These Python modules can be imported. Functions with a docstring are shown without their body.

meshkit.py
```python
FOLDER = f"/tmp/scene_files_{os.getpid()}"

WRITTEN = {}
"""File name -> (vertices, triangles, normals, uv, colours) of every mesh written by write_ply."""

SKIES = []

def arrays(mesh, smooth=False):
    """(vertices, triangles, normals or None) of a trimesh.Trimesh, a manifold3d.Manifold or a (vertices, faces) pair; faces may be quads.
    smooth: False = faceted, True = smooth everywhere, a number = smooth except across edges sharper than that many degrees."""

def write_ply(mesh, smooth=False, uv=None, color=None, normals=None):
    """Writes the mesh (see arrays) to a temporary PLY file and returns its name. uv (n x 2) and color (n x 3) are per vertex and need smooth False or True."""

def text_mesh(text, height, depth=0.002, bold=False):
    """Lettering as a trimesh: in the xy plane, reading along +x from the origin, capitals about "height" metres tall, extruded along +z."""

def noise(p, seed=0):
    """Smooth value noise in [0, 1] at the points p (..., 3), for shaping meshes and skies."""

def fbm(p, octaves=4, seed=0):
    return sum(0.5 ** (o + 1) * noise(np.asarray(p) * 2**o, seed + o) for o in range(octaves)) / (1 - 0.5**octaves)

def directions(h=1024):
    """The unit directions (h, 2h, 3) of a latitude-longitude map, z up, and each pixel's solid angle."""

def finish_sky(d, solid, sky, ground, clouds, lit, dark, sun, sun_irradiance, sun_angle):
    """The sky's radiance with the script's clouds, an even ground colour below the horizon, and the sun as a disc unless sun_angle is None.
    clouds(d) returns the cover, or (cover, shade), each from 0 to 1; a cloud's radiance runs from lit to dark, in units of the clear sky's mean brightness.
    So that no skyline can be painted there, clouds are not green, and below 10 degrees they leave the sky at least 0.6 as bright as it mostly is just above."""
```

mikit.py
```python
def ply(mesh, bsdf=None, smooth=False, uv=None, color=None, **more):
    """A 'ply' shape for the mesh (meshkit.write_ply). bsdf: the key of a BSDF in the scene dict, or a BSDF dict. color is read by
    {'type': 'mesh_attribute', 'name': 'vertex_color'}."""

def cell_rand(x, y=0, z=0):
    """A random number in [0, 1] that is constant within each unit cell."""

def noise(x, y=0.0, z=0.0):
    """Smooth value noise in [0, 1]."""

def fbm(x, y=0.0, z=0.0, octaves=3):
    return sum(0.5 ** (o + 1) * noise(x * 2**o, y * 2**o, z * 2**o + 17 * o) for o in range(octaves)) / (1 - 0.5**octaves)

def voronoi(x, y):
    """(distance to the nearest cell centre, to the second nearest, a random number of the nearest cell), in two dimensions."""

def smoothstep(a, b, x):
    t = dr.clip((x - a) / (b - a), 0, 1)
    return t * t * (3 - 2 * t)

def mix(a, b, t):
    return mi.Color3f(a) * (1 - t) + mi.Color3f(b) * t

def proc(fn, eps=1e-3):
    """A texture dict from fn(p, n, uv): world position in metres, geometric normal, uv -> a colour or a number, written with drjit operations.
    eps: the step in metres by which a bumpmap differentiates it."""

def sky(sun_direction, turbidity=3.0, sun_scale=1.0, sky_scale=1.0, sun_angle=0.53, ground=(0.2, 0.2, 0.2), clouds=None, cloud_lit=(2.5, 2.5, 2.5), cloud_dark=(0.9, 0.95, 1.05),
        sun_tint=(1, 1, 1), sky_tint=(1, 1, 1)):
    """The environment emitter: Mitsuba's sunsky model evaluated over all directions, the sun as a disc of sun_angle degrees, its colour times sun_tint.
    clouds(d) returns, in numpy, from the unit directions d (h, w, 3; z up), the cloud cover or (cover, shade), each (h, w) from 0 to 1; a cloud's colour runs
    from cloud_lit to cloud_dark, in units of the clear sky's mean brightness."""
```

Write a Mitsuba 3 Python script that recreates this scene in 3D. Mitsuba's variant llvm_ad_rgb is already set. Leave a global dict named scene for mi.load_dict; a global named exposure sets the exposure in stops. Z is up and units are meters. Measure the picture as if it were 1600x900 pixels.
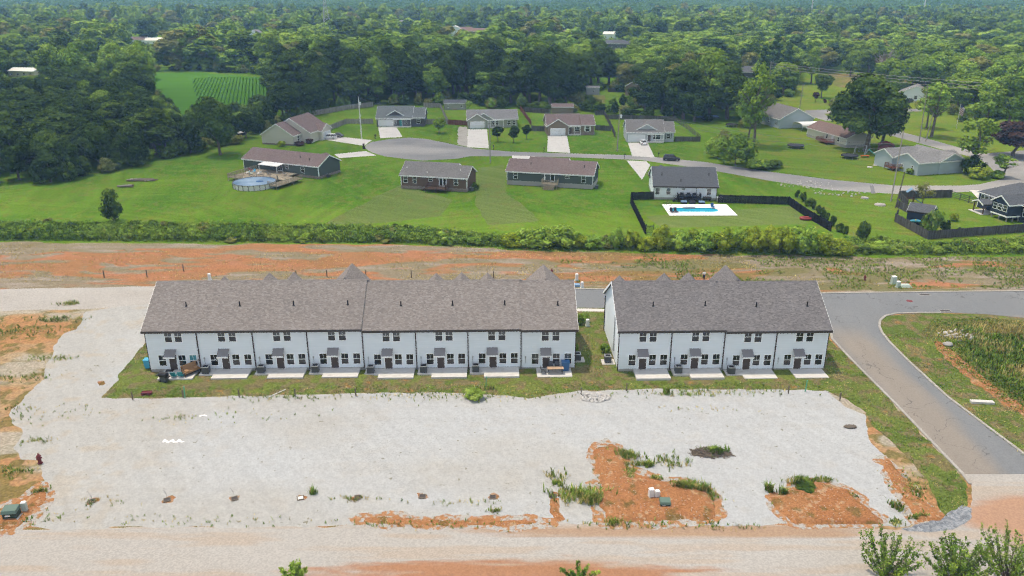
import math, random
import numpy as np, trimesh, shapely, manifold3d
import drjit as dr, mitsuba as mi
import mikit, meshkit
from shapely.geometry import Polygon, Point, LineString
from scipy.spatial import Delaunay, cKDTree
from mikit import noise, fbm, voronoi, cell_rand, smoothstep, mix

T = mi.ScalarTransform4f
scene, labels, used = {}, {}, {}
rng = np.random.default_rng(11)

# ---------------------------------------------------------------- camera, sky, exposure
PITCH = math.radians(20.6)
scene['camera'] = {'type': 'perspective', 'fov': 65.24, 'fov_axis': 'x', 'near_clip': 0.5, 'far_clip': 9000.0,
                   'to_world': T().look_at(origin=[0, 0, 46], target=[0, math.cos(PITCH) * 10, 46 - math.sin(PITCH) * 10], up=[0, 0, 1])}
exposure = 1.62


def clouds(d):
    q = d / np.maximum(d[..., 2:3], 0.08)
    c = meshkit.fbm(q * 1.3 + 4.0, 5, 3)
    return np.clip((c - 0.36) * 5, 0, 1) * 0.9, np.clip((c - 0.62) * 3, 0, 1) * 0.4


scene['sky'] = mikit.sky((-0.26, 0.20, 1.0), turbidity=3, sun_angle=1.5, sun_scale=0.74, sun_tint=(0.98, 1.0, 1.02), clouds=clouds, cloud_lit=(3.3, 3.45, 3.7), cloud_dark=(1.6, 1.65, 1.75))


# ---------------------------------------------------------------- the air
AIR = {'type': 'homogeneous', 'albedo': {'type': 'rgb', 'value': [0.84, 0.94, 0.99]}, 'sigma_t': {'type': 'rgb', 'value': [0.00010, 0.00016, 0.00028]}}
scene['air'] = AIR
scene['camera']['medium'] = {'type': 'ref', 'id': 'air'}
scene['haze'] = {'type': 'cube', 'to_world': T().translate([0, 2300, 89]).scale([5300, 5300, 101]), 'bsdf': {'type': 'null'}, 'interior': {'type': 'ref', 'id': 'air'}}
labels['haze'] = {'label': 'thin summer haze lying over the whole landscape', 'category': 'haze', 'kind': 'stuff'}


# a thin cloud drifting over the subdivision and the left woods, its shade on the ground below
scene['cloud_air'] = {'type': 'homogeneous', 'albedo': {'type': 'rgb', 'value': [0.995, 0.995, 0.995]}, 'sigma_t': {'type': 'rgb', 'value': [0.0085] * 3}}


def cloud_mesh():
    m = trimesh.creation.icosphere(4); v = m.vertices
    r = 1 + 0.5 * (meshkit.fbm(v * 1.6 + 5, 4, 7) - 0.5)
    v = v * r[:, None] * [190, 150, 34] + [-45 - 0.27 * 520, 290 + 0.23 * 520, 520]
    return v, m.faces


scene['cloud'] = {**mikit.ply(cloud_mesh(), None, True), 'bsdf': {'type': 'null'}, 'interior': {'type': 'ref', 'id': 'cloud_air'}}
labels['cloud'] = {'label': 'thin white cloud high above the subdivision', 'category': 'cloud', 'kind': 'stuff'}


# ---------------------------------------------------------------- helpers
def lin(r, g, b):
    return [round(((c / 255 + 0.055) / 1.055) ** 2.4 if c > 10 else c / 3294.6, 4) for c in (r, g, b)]


def numbered(name):
    n = used.get(name, -1) + 1
    used[name] = n
    return name if n == 0 else f'{name}_{n:03d}'


def add(name, shape, parent=None, label=None, kind=None):
    key = numbered((parent + '__' if parent else '') + name)
    scene[key] = shape
    if label or kind:
        e = labels.setdefault(key, {})
        if label: e['label'] = label
        if kind: e['kind'] = kind
    return key


def thing(name, label, cat, group=None):
    key = numbered(name)
    labels[key] = {'label': label, 'category': cat}
    if group: labels[key]['group'] = group
    return key


def single(name, shape, label, cat, group=None):
    key = thing(name, label, cat, group)
    scene[key] = shape
    return key


def moved(shape, m):
    return {**shape, 'to_world': T(np.asarray(m, float).tolist())}


class MB:
    """Collects boxes, tubes and polygons into one mesh."""
    def __init__(s): s.v, s.f, s.n = [], [], 0
    def raw(s, v, f):
        v = np.asarray(v, float).reshape(-1, 3); f = np.asarray(f, int)
        if f.shape[1] == 4: f = np.vstack([f[:, [0, 1, 2]], f[:, [0, 2, 3]]])
        s.v.append(v); s.f.append(f + s.n); s.n += len(v); return s
    def box(s, x0, x1, y0, y1, z0, z1):
        v = [(x, y, z) for z in (z0, z1) for x, y in ((x0, y0), (x1, y0), (x1, y1), (x0, y1))]
        return s.raw(v, [(0, 3, 2, 1), (4, 5, 6, 7), (0, 1, 5, 4), (1, 2, 6, 5), (2, 3, 7, 6), (3, 0, 4, 7)])
    def hexa(s, b, t):
        return s.raw(list(b) + list(t), [(0, 3, 2, 1), (4, 5, 6, 7), (0, 1, 5, 4), (1, 2, 6, 5), (2, 3, 7, 6), (3, 0, 4, 7)])
    def ext(s, prof, x0, x1, axis='x'):
        """polygon profile (a, z) extruded along an axis; a is the other horizontal axis"""
        p = Polygon(prof)
        pv, pf = trimesh.creation.triangulate_polygon(p, engine='earcut')
        prof = list(p.exterior.coords)[:-1]
        if not p.exterior.is_ccw: prof = prof[::-1]
        n, k = len(pv), len(prof)
        if axis == 'x': mk = lambda x, q: [(x, a, z) for a, z in q]
        elif axis == 'y': mk = lambda x, q: [(a, x, z) for a, z in q]
        else: mk = lambda x, q: [(a, z, x) for a, z in q]
        s.raw(mk(x0, pv), pf[:, ::-1]); s.raw(mk(x1, pv), pf)
        v = mk(x0, prof) + mk(x1, prof)
        return s.raw(v, [(i, (i + 1) % k, k + (i + 1) % k, k + i) for i in range(k)])
    def tube(s, pts, r, n=6):
        pts = np.asarray(pts, float); m = len(pts)
        r = np.broadcast_to(np.asarray(r, float), (m,))
        t = np.gradient(pts, axis=0); t /= np.linalg.norm(t, axis=1, keepdims=True) + 1e-12
        up = np.where(np.abs(t[:, 2:]) < 0.9, [[0, 0, 1.0]], [[1.0, 0, 0]])
        a = np.cross(t, up); a /= np.linalg.norm(a, axis=1, keepdims=True) + 1e-12
        b = np.cross(t, a); ang = np.arange(n) * 2 * np.pi / n
        v = pts[:, None] + r[:, None, None] * (np.cos(ang)[None, :, None] * a[:, None] + np.sin(ang)[None, :, None] * b[:, None])
        f = [(i * n + j, i * n + (j + 1) % n, (i + 1) * n + (j + 1) % n, (i + 1) * n + j) for i in range(m - 1) for j in range(n)]
        s.raw(v.reshape(-1, 3), f)
        s.raw(np.vstack([v[0], pts[:1]]), [(j, n, (j + 1) % n) for j in range(n)])
        s.raw(np.vstack([v[-1], pts[-1:]]), [(j, (j + 1) % n, n) for j in range(n)])
        return s
    def disk(s, x, y, z0, z1, r0, r1=None, n=20, ry=None):
        r1 = r0 if r1 is None else r1; k = 1 if ry is None else ry / r0
        a = np.arange(n) * 2 * np.pi / n
        b = np.stack([x + r0 * np.cos(a), y + r0 * k * np.sin(a), a * 0 + z0], 1); t = np.stack([x + r1 * np.cos(a), y + r1 * k * np.sin(a), a * 0 + z1], 1)
        s.raw(np.vstack([b, t]), [(i, (i + 1) % n, n + (i + 1) % n, n + i) for i in range(n)])
        s.raw(np.vstack([b, [[x, y, z0]]]), [((i + 1) % n, i, n) for i in range(n)])
        return s.raw(np.vstack([t, [[x, y, z1]]]), [(i, (i + 1) % n, n) for i in range(n)])
    def mesh(s, m=None):
        v = np.vstack(s.v)
        if m is not None: v = v @ np.asarray(m)[:3, :3].T + np.asarray(m)[:3, 3]
        return v, np.vstack(s.f)
    def ply(s, bsdf, m=None, smooth=False):
        return mikit.ply(s.mesh(m), bsdf, smooth)


def frame(A, B=None, ang=0.0, z=0.0):
    if B is not None: ang = math.atan2(B[1] - A[1], B[0] - A[0])
    c, s = math.cos(ang), math.sin(ang)
    return np.array([[c, -s, 0, A[0]], [s, c, 0, A[1]], [0, 0, 1, z], [0, 0, 0, 1.0]])


def tr(x=0, y=0, z=0, sx=1, sy=None, sz=None):
    m = np.diag([sx, sx if sy is None else sy, sx if sz is None else sz, 1.0]); m[:3, 3] = x, y, z
    return m


def dist2(a, b):
    return math.hypot(a[0] - b[0], a[1] - b[1])


# ---------------------------------------------------------------- materials
def tex(fn, eps=1e-3): return mikit.proc(fn, eps)
def diffuse(fn): return {'type': 'twosided', 'b': {'type': 'diffuse', 'reflectance': tex(fn)}}
def plain(name, rgb, rough=0.6, metal=0.0, spec=0.4):
    scene[name] = {'type': 'twosided', 'b': {'type': 'principled', 'base_color': {'type': 'rgb', 'value': list(rgb)}, 'roughness': rough, 'metallic': metal, 'specular': spec}}
    return name
def C(r, g, b): return mi.Color3f(r, g, b)


def m_grass(p, n, uv):
    a, b = fbm(p.x * 0.05, p.y * 0.05, 1.0), fbm(p.x * 0.5, p.y * 0.35, 2.0)
    g = noise(p.x * 4, p.y * 3, 3.0)
    s = noise((p.x * 0.97 + p.y * 0.22) * 0.55, (p.y * 0.97 - p.x * 0.22) * 0.02, 5.0)
    c = mix((0.083, 0.182, 0.016), (0.125, 0.220, 0.022), smoothstep(0.3, 0.7, a))
    c = mix(c, (0.162, 0.203, 0.032), 0.6 * smoothstep(0.5, 0.8, b))
    d = fbm(p.x * 0.9 + 40, p.y * 0.7, 12.0)
    c = mix(c, (0.185, 0.172, 0.048), smoothstep(0.56, 0.80, d) * 0.5)
    lot = cell_rand(dr.floor(p.x * 0.045 + 0.2 * noise(p.x * 0.02, p.y * 0.02)), dr.floor(p.y * 0.028))
    m = noise((p.x * dr.cos(lot * 3.0) + p.y * dr.sin(lot * 3.0)) * 0.9, (p.y * dr.cos(lot * 3.0) - p.x * dr.sin(lot * 3.0)) * 0.03, 5.0)
    return c * (0.70 + 0.28 * g + 0.14 * s + 0.22 * m + 0.1 * (lot - .5))
def m_lawn_right(p, n, uv):  # drier, yellower grass; the sunlit look of these lawns is also in the colour
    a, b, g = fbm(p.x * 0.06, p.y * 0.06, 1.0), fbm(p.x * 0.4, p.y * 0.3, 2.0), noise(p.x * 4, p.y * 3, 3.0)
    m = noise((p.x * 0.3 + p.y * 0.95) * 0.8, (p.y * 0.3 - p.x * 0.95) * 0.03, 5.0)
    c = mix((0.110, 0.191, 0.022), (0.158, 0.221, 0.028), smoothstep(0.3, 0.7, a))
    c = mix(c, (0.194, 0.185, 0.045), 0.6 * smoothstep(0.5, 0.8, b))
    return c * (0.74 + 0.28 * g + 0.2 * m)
def m_mown(p, n, uv):
    s = noise((p.x * 0.62 + p.y * 0.78) * 1.3, (p.y * 0.62 - p.x * 0.78) * 0.03, 5.0)
    s2 = noise((p.x * 0.2 + p.y * 0.98) * 1.6, (p.y * 0.2 - p.x * 0.98) * 0.03, 15.0)
    b = fbm(p.x * 0.3, p.y * 0.3, 2.0)
    c = mix((0.115, 0.180, 0.037), (0.184, 0.228, 0.073), 0.6 * s + 0.3 * s2)
    return mix(c, (0.200, 0.165, 0.061), 0.35 * smoothstep(0.62, 0.85, b)) * (0.8 + 0.3 * noise(p.x * 5, p.y * 4, 1.0))
def m_yard(p, n, uv):
    a, b, g = fbm(p.x * 0.18, p.y * 0.3, 7.0), fbm(p.x * 0.9, p.y * 0.9, 8.0), noise(p.x * 7, p.y * 7, 9.0)
    c = mix((0.103, 0.145, 0.033), (0.148, 0.185, 0.044), smoothstep(0.3, 0.7, a))
    c = mix(c, (0.185, 0.150, 0.080), smoothstep(0.42, 0.66, b) * 0.85)
    c = mix(c, (0.274, 0.167, 0.063), smoothstep(0.77, 0.83, b))
    return c * (0.6 + 0.7 * g)
def m_bare(p, n, uv):
    """red clay, tan dead grass and green patches on the unbuilt ground"""
    q = 3.0 * fbm(p.x * 0.06, p.y * 0.15, 30.0)
    a = fbm(p.x * 0.055 + q * .25, p.y * 0.30 + q, 3.0, 4)
    b = fbm(p.x * 0.16 + 9, p.y * 0.9, 5.0, 4)
    w = fbm(p.x * 1.3, p.y * 2.6, 6.0)
    g = noise(p.x * 6, p.y * 6, 8.0)
    c = mix((0.285, 0.240, 0.180), (0.225, 0.190, 0.120), w)
    c = mix(c, (0.33, 0.285, 0.24), smoothstep(0.50, 0.66, b) * 0.8)
    east = smoothstep(-15.0, 40.0, p.x)
    red = smoothstep(0.485, 0.555, a + 0.22 * (b - 0.5) - 0.13 * east)
    c = mix(c, mix((0.435, 0.185, 0.085), (0.36, 0.150, 0.070), w), 0.82 * red)
    gr = smoothstep(0.47, 0.62, fbm(p.x * 0.13 + 31, p.y * 0.45, 2.0, 4) + 0.07 * east)
    c = mix(c, mix((0.115, 0.135, 0.038), (0.195, 0.170, 0.065), w), gr * (0.2 + 0.55 * east))
    return c * (0.72 + 0.45 * g)
def m_verge(p, n, uv):
    a, w, g = fbm(p.x * 0.11, p.y * 0.2, 13.0, 4), fbm(p.x * 0.8, p.y * 0.8, 6.0), noise(p.x * 5, p.y * 5, 8.0)
    c = mix((0.405, 0.221, 0.106), (0.377, 0.279, 0.166), smoothstep(0.35, 0.6, a))
    c = mix(c, (0.156, 0.144, 0.047), smoothstep(0.48, 0.62, w) * 0.75)
    c = mix(c, (0.405, 0.369, 0.306), smoothstep(0.53, 0.63, a) * 0.8)
    return c * (0.7 + 0.45 * g)
def m_gravel(p, n, uv):
    a, b = fbm(p.x * 0.06, p.y * 0.1, 1.0, 4), fbm(p.x * 0.55, p.y * 0.65, 4.0, 4)
    g, h = noise(p.x * 9, p.y * 9, 2.0), noise(p.x * 3.1, p.y * 3.1, 21.0)
    c = mix((0.397, 0.397, 0.384), (0.414, 0.430, 0.441), smoothstep(0.35, 0.65, a + 0.006 * p.x))
    tr_ = noise((p.x * 0.8 + p.y * 0.6) * 1.6, (p.y * 0.8 - p.x * 0.6) * 0.09, 11.0)
    rut = noise((p.y + 1.6 * fbm(p.x * 0.05, 2.0)) * 1.5, p.x * 0.025, 41.0)
    c = c * (0.93 + 0.06 * tr_ + 0.04 * rut)
    lft = smoothstep(-28.0, -50.0, p.x)
    c = mix(c, (0.401, 0.328, 0.230), smoothstep(0.52, 0.80, b) * (0.10 + 0.28 * lft))
    c = mix(c, (0.139, 0.124, 0.062), smoothstep(0.80, 0.90, fbm(p.x * 1.7, p.y * 1.7, 31.0)) * 0.6)
    return c * (0.84 + 0.22 * g + 0.10 * h)
def m_sand(p, n, uv):
    a, b = fbm(p.x * 0.07 + 3, p.y * 0.22, 2.0, 4), fbm(p.x * 0.12, p.y * 1.2, 5.0, 4)
    g = noise(p.x * 8, p.y * 8, 2.0)
    c = mix((0.386, 0.360, 0.327), (0.421, 0.413, 0.400), a)
    c = mix(c, (0.41, 0.325, 0.245), smoothstep(0.48, 0.72, b) * 0.5)
    q = dr.square((p.x - 1.5) / 17) + dr.square((p.y - 53.8) / 2.3)
    c = mix(c, (0.359, 0.174, 0.086), 0.9 * smoothstep(1.5, 0.35, q + 2.0 * (b - 0.5) + 1.2 * (a - .5) + 0.6 * (fbm(p.x * 0.6, p.y * 2.4, 8.0) - .5)))
    q = dr.square((p.x - 49.0) / 6.5) + dr.square((p.y - 61.0) / 4.5)
    c = mix(c, (0.406, 0.231, 0.142), 0.85 * smoothstep(1.5, 0.4, q + 1.3 * (b - 0.5) + 1.0 * (a - .5)))
    q = dr.square((p.x - 17.0) / 20) + dr.square((p.y - 60.0) / 1.2)
    c = mix(c, (0.351, 0.203, 0.103), 0.7 * smoothstep(1.3, 0.3, q + 1.6 * (b - 0.45)))
    return c * (0.86 + 0.22 * g)
def m_palegravel(p, n, uv):
    a, g = fbm(p.x * 0.2, p.y * 0.5, 2.0), noise(p.x * 7, p.y * 7, 2.0)
    return mix((0.383, 0.361, 0.330), (0.442, 0.426, 0.405), a) * (0.84 + 0.24 * g)
def m_clay(p, n, uv):
    a, w, g = fbm(p.x * 0.45, p.y * 0.45, 3.0), fbm(p.x * 1.6, p.y * 1.6, 5.0), noise(p.x * 8, p.y * 8, 8.0)
    c = mix((0.332, 0.144, 0.062), (0.370, 0.188, 0.087), a)
    c = mix(c, (0.462, 0.336, 0.213), smoothstep(0.62, 0.75, w) * 0.6)
    c = mix(c, (0.084, 0.096, 0.027), smoothstep(0.55, 0.80, fbm(p.x * 1.1 + 7, p.y * 1.1, 1.0)) * 0.6)
    d1, d2, r = voronoi(p.x * 3.2, p.y * 3.2)
    c = mix(c, (0.420, 0.376, 0.327), smoothstep(0.20, 0.14, d1) * smoothstep(0.72, 0.77, r) * 0.8)
    return c * (0.7 + 0.45 * g)
def m_asphalt(p, n, uv):
    a, b, g = fbm(p.x * 0.1, p.y * 0.1, 2.0), fbm(p.x * 0.5, p.y * 0.12, 7.0), noise(p.x * 9, p.y * 9, 1.0)
    c = mix((0.185, 0.197, 0.211), (0.217, 0.226, 0.237), a)
    # clay tracked along the side street and its mouth
    t = p.x - 47.2 - 0.015 * (p.y - 76.0)
    side = smoothstep(4.0, 1.0, dr.abs(t + 2.5 * (b - .5))) * smoothstep(109.0, 100.0, p.y)
    main = smoothstep(2.6, 0.8, dr.abs(p.y - 108.5 + 2.0 * (b - .5))) * smoothstep(52.0, 62.0, p.x)
    c = mix(c, (0.286, 0.252, 0.216), 0.85 * dr.maximum(side, 0.6 * main))
    tyre = noise((p.x - 0.05 * p.y) * 1.1, p.y * 0.04, 3.0)
    k = dr.abs(fbm(p.x * 0.22, p.y * 0.22, 7.0, 4) - 0.5)
    c = mix(c, (0.095, 0.095, 0.098), smoothstep(0.006, 0.002, k) * 0.6)
    return c * (0.87 + 0.16 * g + 0.06 * tyre)
def m_oldroad(p, n, uv):
    a, b, g = fbm(p.x * 0.15, p.y * 0.15, 2.0), fbm(p.x * 0.08, p.y * 0.9, 7.0), noise(p.x * 5, p.y * 5, 1.0)
    c = mix((0.219, 0.225, 0.233), (0.292, 0.289, 0.289), a)
    c = mix(c, (0.346, 0.339, 0.331), smoothstep(0.5, 0.7, fbm(p.x * 0.03, p.y * 0.05, 9.0)))
    return c * (0.84 + 0.18 * g + 0.14 * (b - 0.3))
def m_concrete(p, n, uv):
    a, b, g = fbm(p.x * 0.4, p.y * 0.4, 2.0), fbm(p.x * 1.7, p.y * 1.7, 7.0), noise(p.x * 9, p.y * 9, 1.0)
    c = mix((0.57, 0.555, 0.53), (0.63, 0.615, 0.59), a)
    return mix(c, (0.46, 0.44, 0.40), smoothstep(0.58, 0.8, b) * 0.5) * (0.93 + 0.10 * g)
def m_kerb(p, n, uv):
    a, g = fbm(p.x * 0.8, p.y * 0.8, 2.0), noise(p.x * 5, p.y * 5, 1.0)
    return mix((0.340, 0.323, 0.286), (0.442, 0.425, 0.395), a) * (0.85 + 0.2 * g)
def m_crushed(p, n, uv):
    d1, d2, r = voronoi(p.x * 6, p.y * 6)
    return mix((0.17, 0.19, 0.22), (0.34, 0.36, 0.39), r) * (0.7 + 0.4 * noise(p.x * 3, p.y * 3))
def m_rock(p, n, uv):
    g, r = noise(p.x * 5, p.y * 5, p.z * 5), cell_rand(dr.floor(p.x * 2), dr.floor(p.y * 2))
    return mix((0.44, 0.42, 0.39), (0.62, 0.61, 0.60), 0.6 * g + 0.4 * r)
def m_weedfloor(p, n, uv):
    a, w, g = fbm(p.x * 0.12, p.y * 0.2, 3.0, 4), fbm(p.x * 0.9, p.y * 0.9, 5.0), noise(p.x * 4, p.y * 4, 8.0)
    c = mix((0.085, 0.110, 0.030), (0.150, 0.155, 0.050), a)
    return mix(c, (0.20, 0.14, 0.075), smoothstep(0.55, 0.75, w) * 0.7) * (0.6 + 0.6 * g)
def m_corn(p, n, uv):
    r = noise(p.x * 1.1 + p.y * 0.25, p.y * 0.02, 2.0)
    return mix((0.060, 0.165, 0.022), (0.085, 0.215, 0.034), r) * (0.8 + 0.4 * noise(p.x * 2, p.y * 2, p.z * 2))
def m_cropgrass(p, n, uv):
    a, s = fbm(p.x * 0.05, p.y * 0.05, 2.0), noise(p.x * 0.03, p.y * 0.35, 2.0)
    return mix((0.061, 0.167, 0.018), (0.086, 0.207, 0.025), 0.5 * a + 0.5 * s)
def m_dryfield(p, n, uv):
    a, g = fbm(p.x * 0.06, p.y * 0.06, 2.0), noise(p.x, p.y, 1.0)
    return mix((0.211, 0.171, 0.068), (0.153, 0.171, 0.044), smoothstep(0.35, 0.65, a)) * (0.8 + 0.3 * g)
def m_forestfloor(p, n, uv):
    a = fbm(p.x * 0.03, p.y * 0.03, 2.0)
    return mix((0.035, 0.05, 0.015), (0.065, 0.10, 0.025), a)
def shingle(c0, c1, c2):
    def fn(p, n, uv):
        row = dr.floor(p.z * 14.0)
        q = dr.select(dr.abs(n.x) > dr.abs(n.y), p.y, p.x) * 3.6 + 9.7 * cell_rand(row, 3)
        r = cell_rand(dr.floor(q), row, 5)
        r2 = noise(p.x * 5.5, p.y * 5.5, p.z * 10.0)
        r3 = fbm(p.x * 0.25, p.y * 0.25, p.z * 0.5)
        c = mix(c0, c1, smoothstep(0.2, 0.8, 0.55 * r + 0.45 * r2) * 0.8)
        c = mix(c, c2, smoothstep(0.72, 0.8, r) * 0.8)
        return c * (0.92 + 0.14 * r3) * (0.93 + 0.14 * noise(p.x * 11, p.y * 11, p.z * 11))
    return fn
def siding(rgb):
    rgb = [float(v) for v in rgb]
    def fn(p, n, uv):
        return mi.Color3f(rgb) * (0.95 + 0.07 * noise(p.x * 0.7, p.y * 0.7, p.z * 9.0) + 0.03 * noise(p.x * 4, p.y * 4, p.z * 4))
    return fn
def laps(p, n, uv):
    t = p.z / 0.18 - dr.floor(p.z / 0.18)
    return 0.014 * (1 - t) * smoothstep(0.0, 0.12, t)
def m_brick(p, n, uv):
    row = dr.floor(p.z / 0.075); q = (p.x + p.y) / 0.22 + 0.5 * row
    return mix((0.22, 0.17, 0.14), (0.33, 0.28, 0.25), cell_rand(dr.floor(q), row)) * (0.85 + 0.3 * noise(p.x * 9, p.y * 9, p.z * 9))
def fencewood(c0, c1):
    def fn(p, n, uv):
        q = dr.floor((p.x * 0.8 + p.y * 0.6) / 0.15)
        return mix(c0, c1, cell_rand(q, 2)) * (0.75 + 0.4 * noise(p.x * 4, p.y * 4, p.z * 0.8))
    return fn
def m_bark(p, n, uv):
    return mix((0.10, 0.08, 0.06), (0.23, 0.20, 0.17), noise(p.x * 6, p.y * 6, p.z * 1.5))
def leafcol(c0, c1, c2):
    def fn(p, n, uv):
        a = noise(p.x * 0.11, p.y * 0.11, p.z * 0.04)
        b = noise(p.x * 1.3, p.y * 1.3, p.z * 1.3)
        c = mix(c0, c1, smoothstep(0.25, 0.75, a))
        return mix(c, c2, smoothstep(0.5, 0.9, b) * 0.9) * (0.35 + 1.1 * noise(p.x * 1.9, p.y * 1.9, p.z * 1.9))
    return fn
def m_canopy(p, n, uv):
    r = noise(p.x * 0.07, p.y * 0.07, 2.0)
    a = fbm(p.x * 0.008, p.y * 0.004, 2.0)
    c = mix((0.030, 0.079, 0.025), (0.072, 0.146, 0.046), smoothstep(0.2, 0.8, 0.6 * r + 0.4 * a))
    return c * (0.55 + 0.8 * noise(p.x * 0.4, p.y * 0.4, p.z * 0.4))

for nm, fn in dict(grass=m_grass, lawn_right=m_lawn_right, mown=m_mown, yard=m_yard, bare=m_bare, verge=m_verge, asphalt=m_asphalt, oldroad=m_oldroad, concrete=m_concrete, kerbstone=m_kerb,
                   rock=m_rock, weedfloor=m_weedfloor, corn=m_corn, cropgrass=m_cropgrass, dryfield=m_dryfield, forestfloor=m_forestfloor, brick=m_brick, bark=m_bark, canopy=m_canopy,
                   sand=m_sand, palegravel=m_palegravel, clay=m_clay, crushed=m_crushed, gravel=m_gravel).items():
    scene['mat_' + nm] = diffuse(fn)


def bump(name, height, eps, scale=1.0):
    scene[name] = {'type': 'twosided', 'b': {'type': 'bumpmap', 'arbitrary': tex(height, eps), 'scale': scale, 'bsdf': scene[name]['b']}}


def h_rough(p, n, uv): return 0.05 * noise(p.x * 3.5, p.y * 3.5, 3.0) + 0.02 * noise(p.x * 8, p.y * 8, 4.0)
for nm in ('gravel', 'yard', 'bare', 'verge', 'clay', 'sand'): bump('mat_' + nm, h_rough, 0.03, 1.2 if nm in ('yard', 'bare') else 0.8)

for nm, cs in dict(taupe=((0.252, 0.228, 0.217), (0.164, 0.150, 0.144), (0.311, 0.286, 0.273)), charcoal=((0.189, 0.181, 0.185), (0.113, 0.109, 0.116), (0.239, 0.228, 0.231)),
                   plum=((0.215, 0.165, 0.16), (0.145, 0.115, 0.115), (0.24, 0.195, 0.19)), grey=((0.205, 0.200, 0.20), (0.15, 0.145, 0.145), (0.24, 0.235, 0.23)),
                   slate=((0.115, 0.125, 0.142), (0.08, 0.087, 0.10), (0.135, 0.145, 0.16)), weathered=((0.165, 0.185, 0.195), (0.095, 0.11, 0.115), (0.20, 0.225, 0.23)),
                   maroon=((0.225, 0.16, 0.145), (0.16, 0.115, 0.105), (0.25, 0.185, 0.17)), ashen=((0.245, 0.245, 0.25), (0.16, 0.165, 0.17), (0.29, 0.29, 0.30))).items():
    scene['roof_' + nm] = diffuse(shingle(*cs))
for nm, c in dict(white=(0.80, 0.855, 0.905), greygreen=(0.105, 0.125, 0.115), brown=(0.165, 0.115, 0.085), beige=(0.62, 0.59, 0.52), darkgrey=(0.115, 0.115, 0.125), sage=(0.33, 0.345, 0.285),
                  tan=(0.245, 0.20, 0.155), palegrey=(0.47, 0.50, 0.53), skygrey=(0.42, 0.49, 0.53), navy=(0.045, 0.058, 0.085), cream=(0.60, 0.56, 0.47)).items():
    scene['side_' + nm] = {'type': 'twosided', 'b': {'type': 'bumpmap', 'arbitrary': tex(laps, 0.01), 'scale': 1.0, 'bsdf': {'type': 'diffuse', 'reflectance': tex(siding(c))}}}
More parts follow.
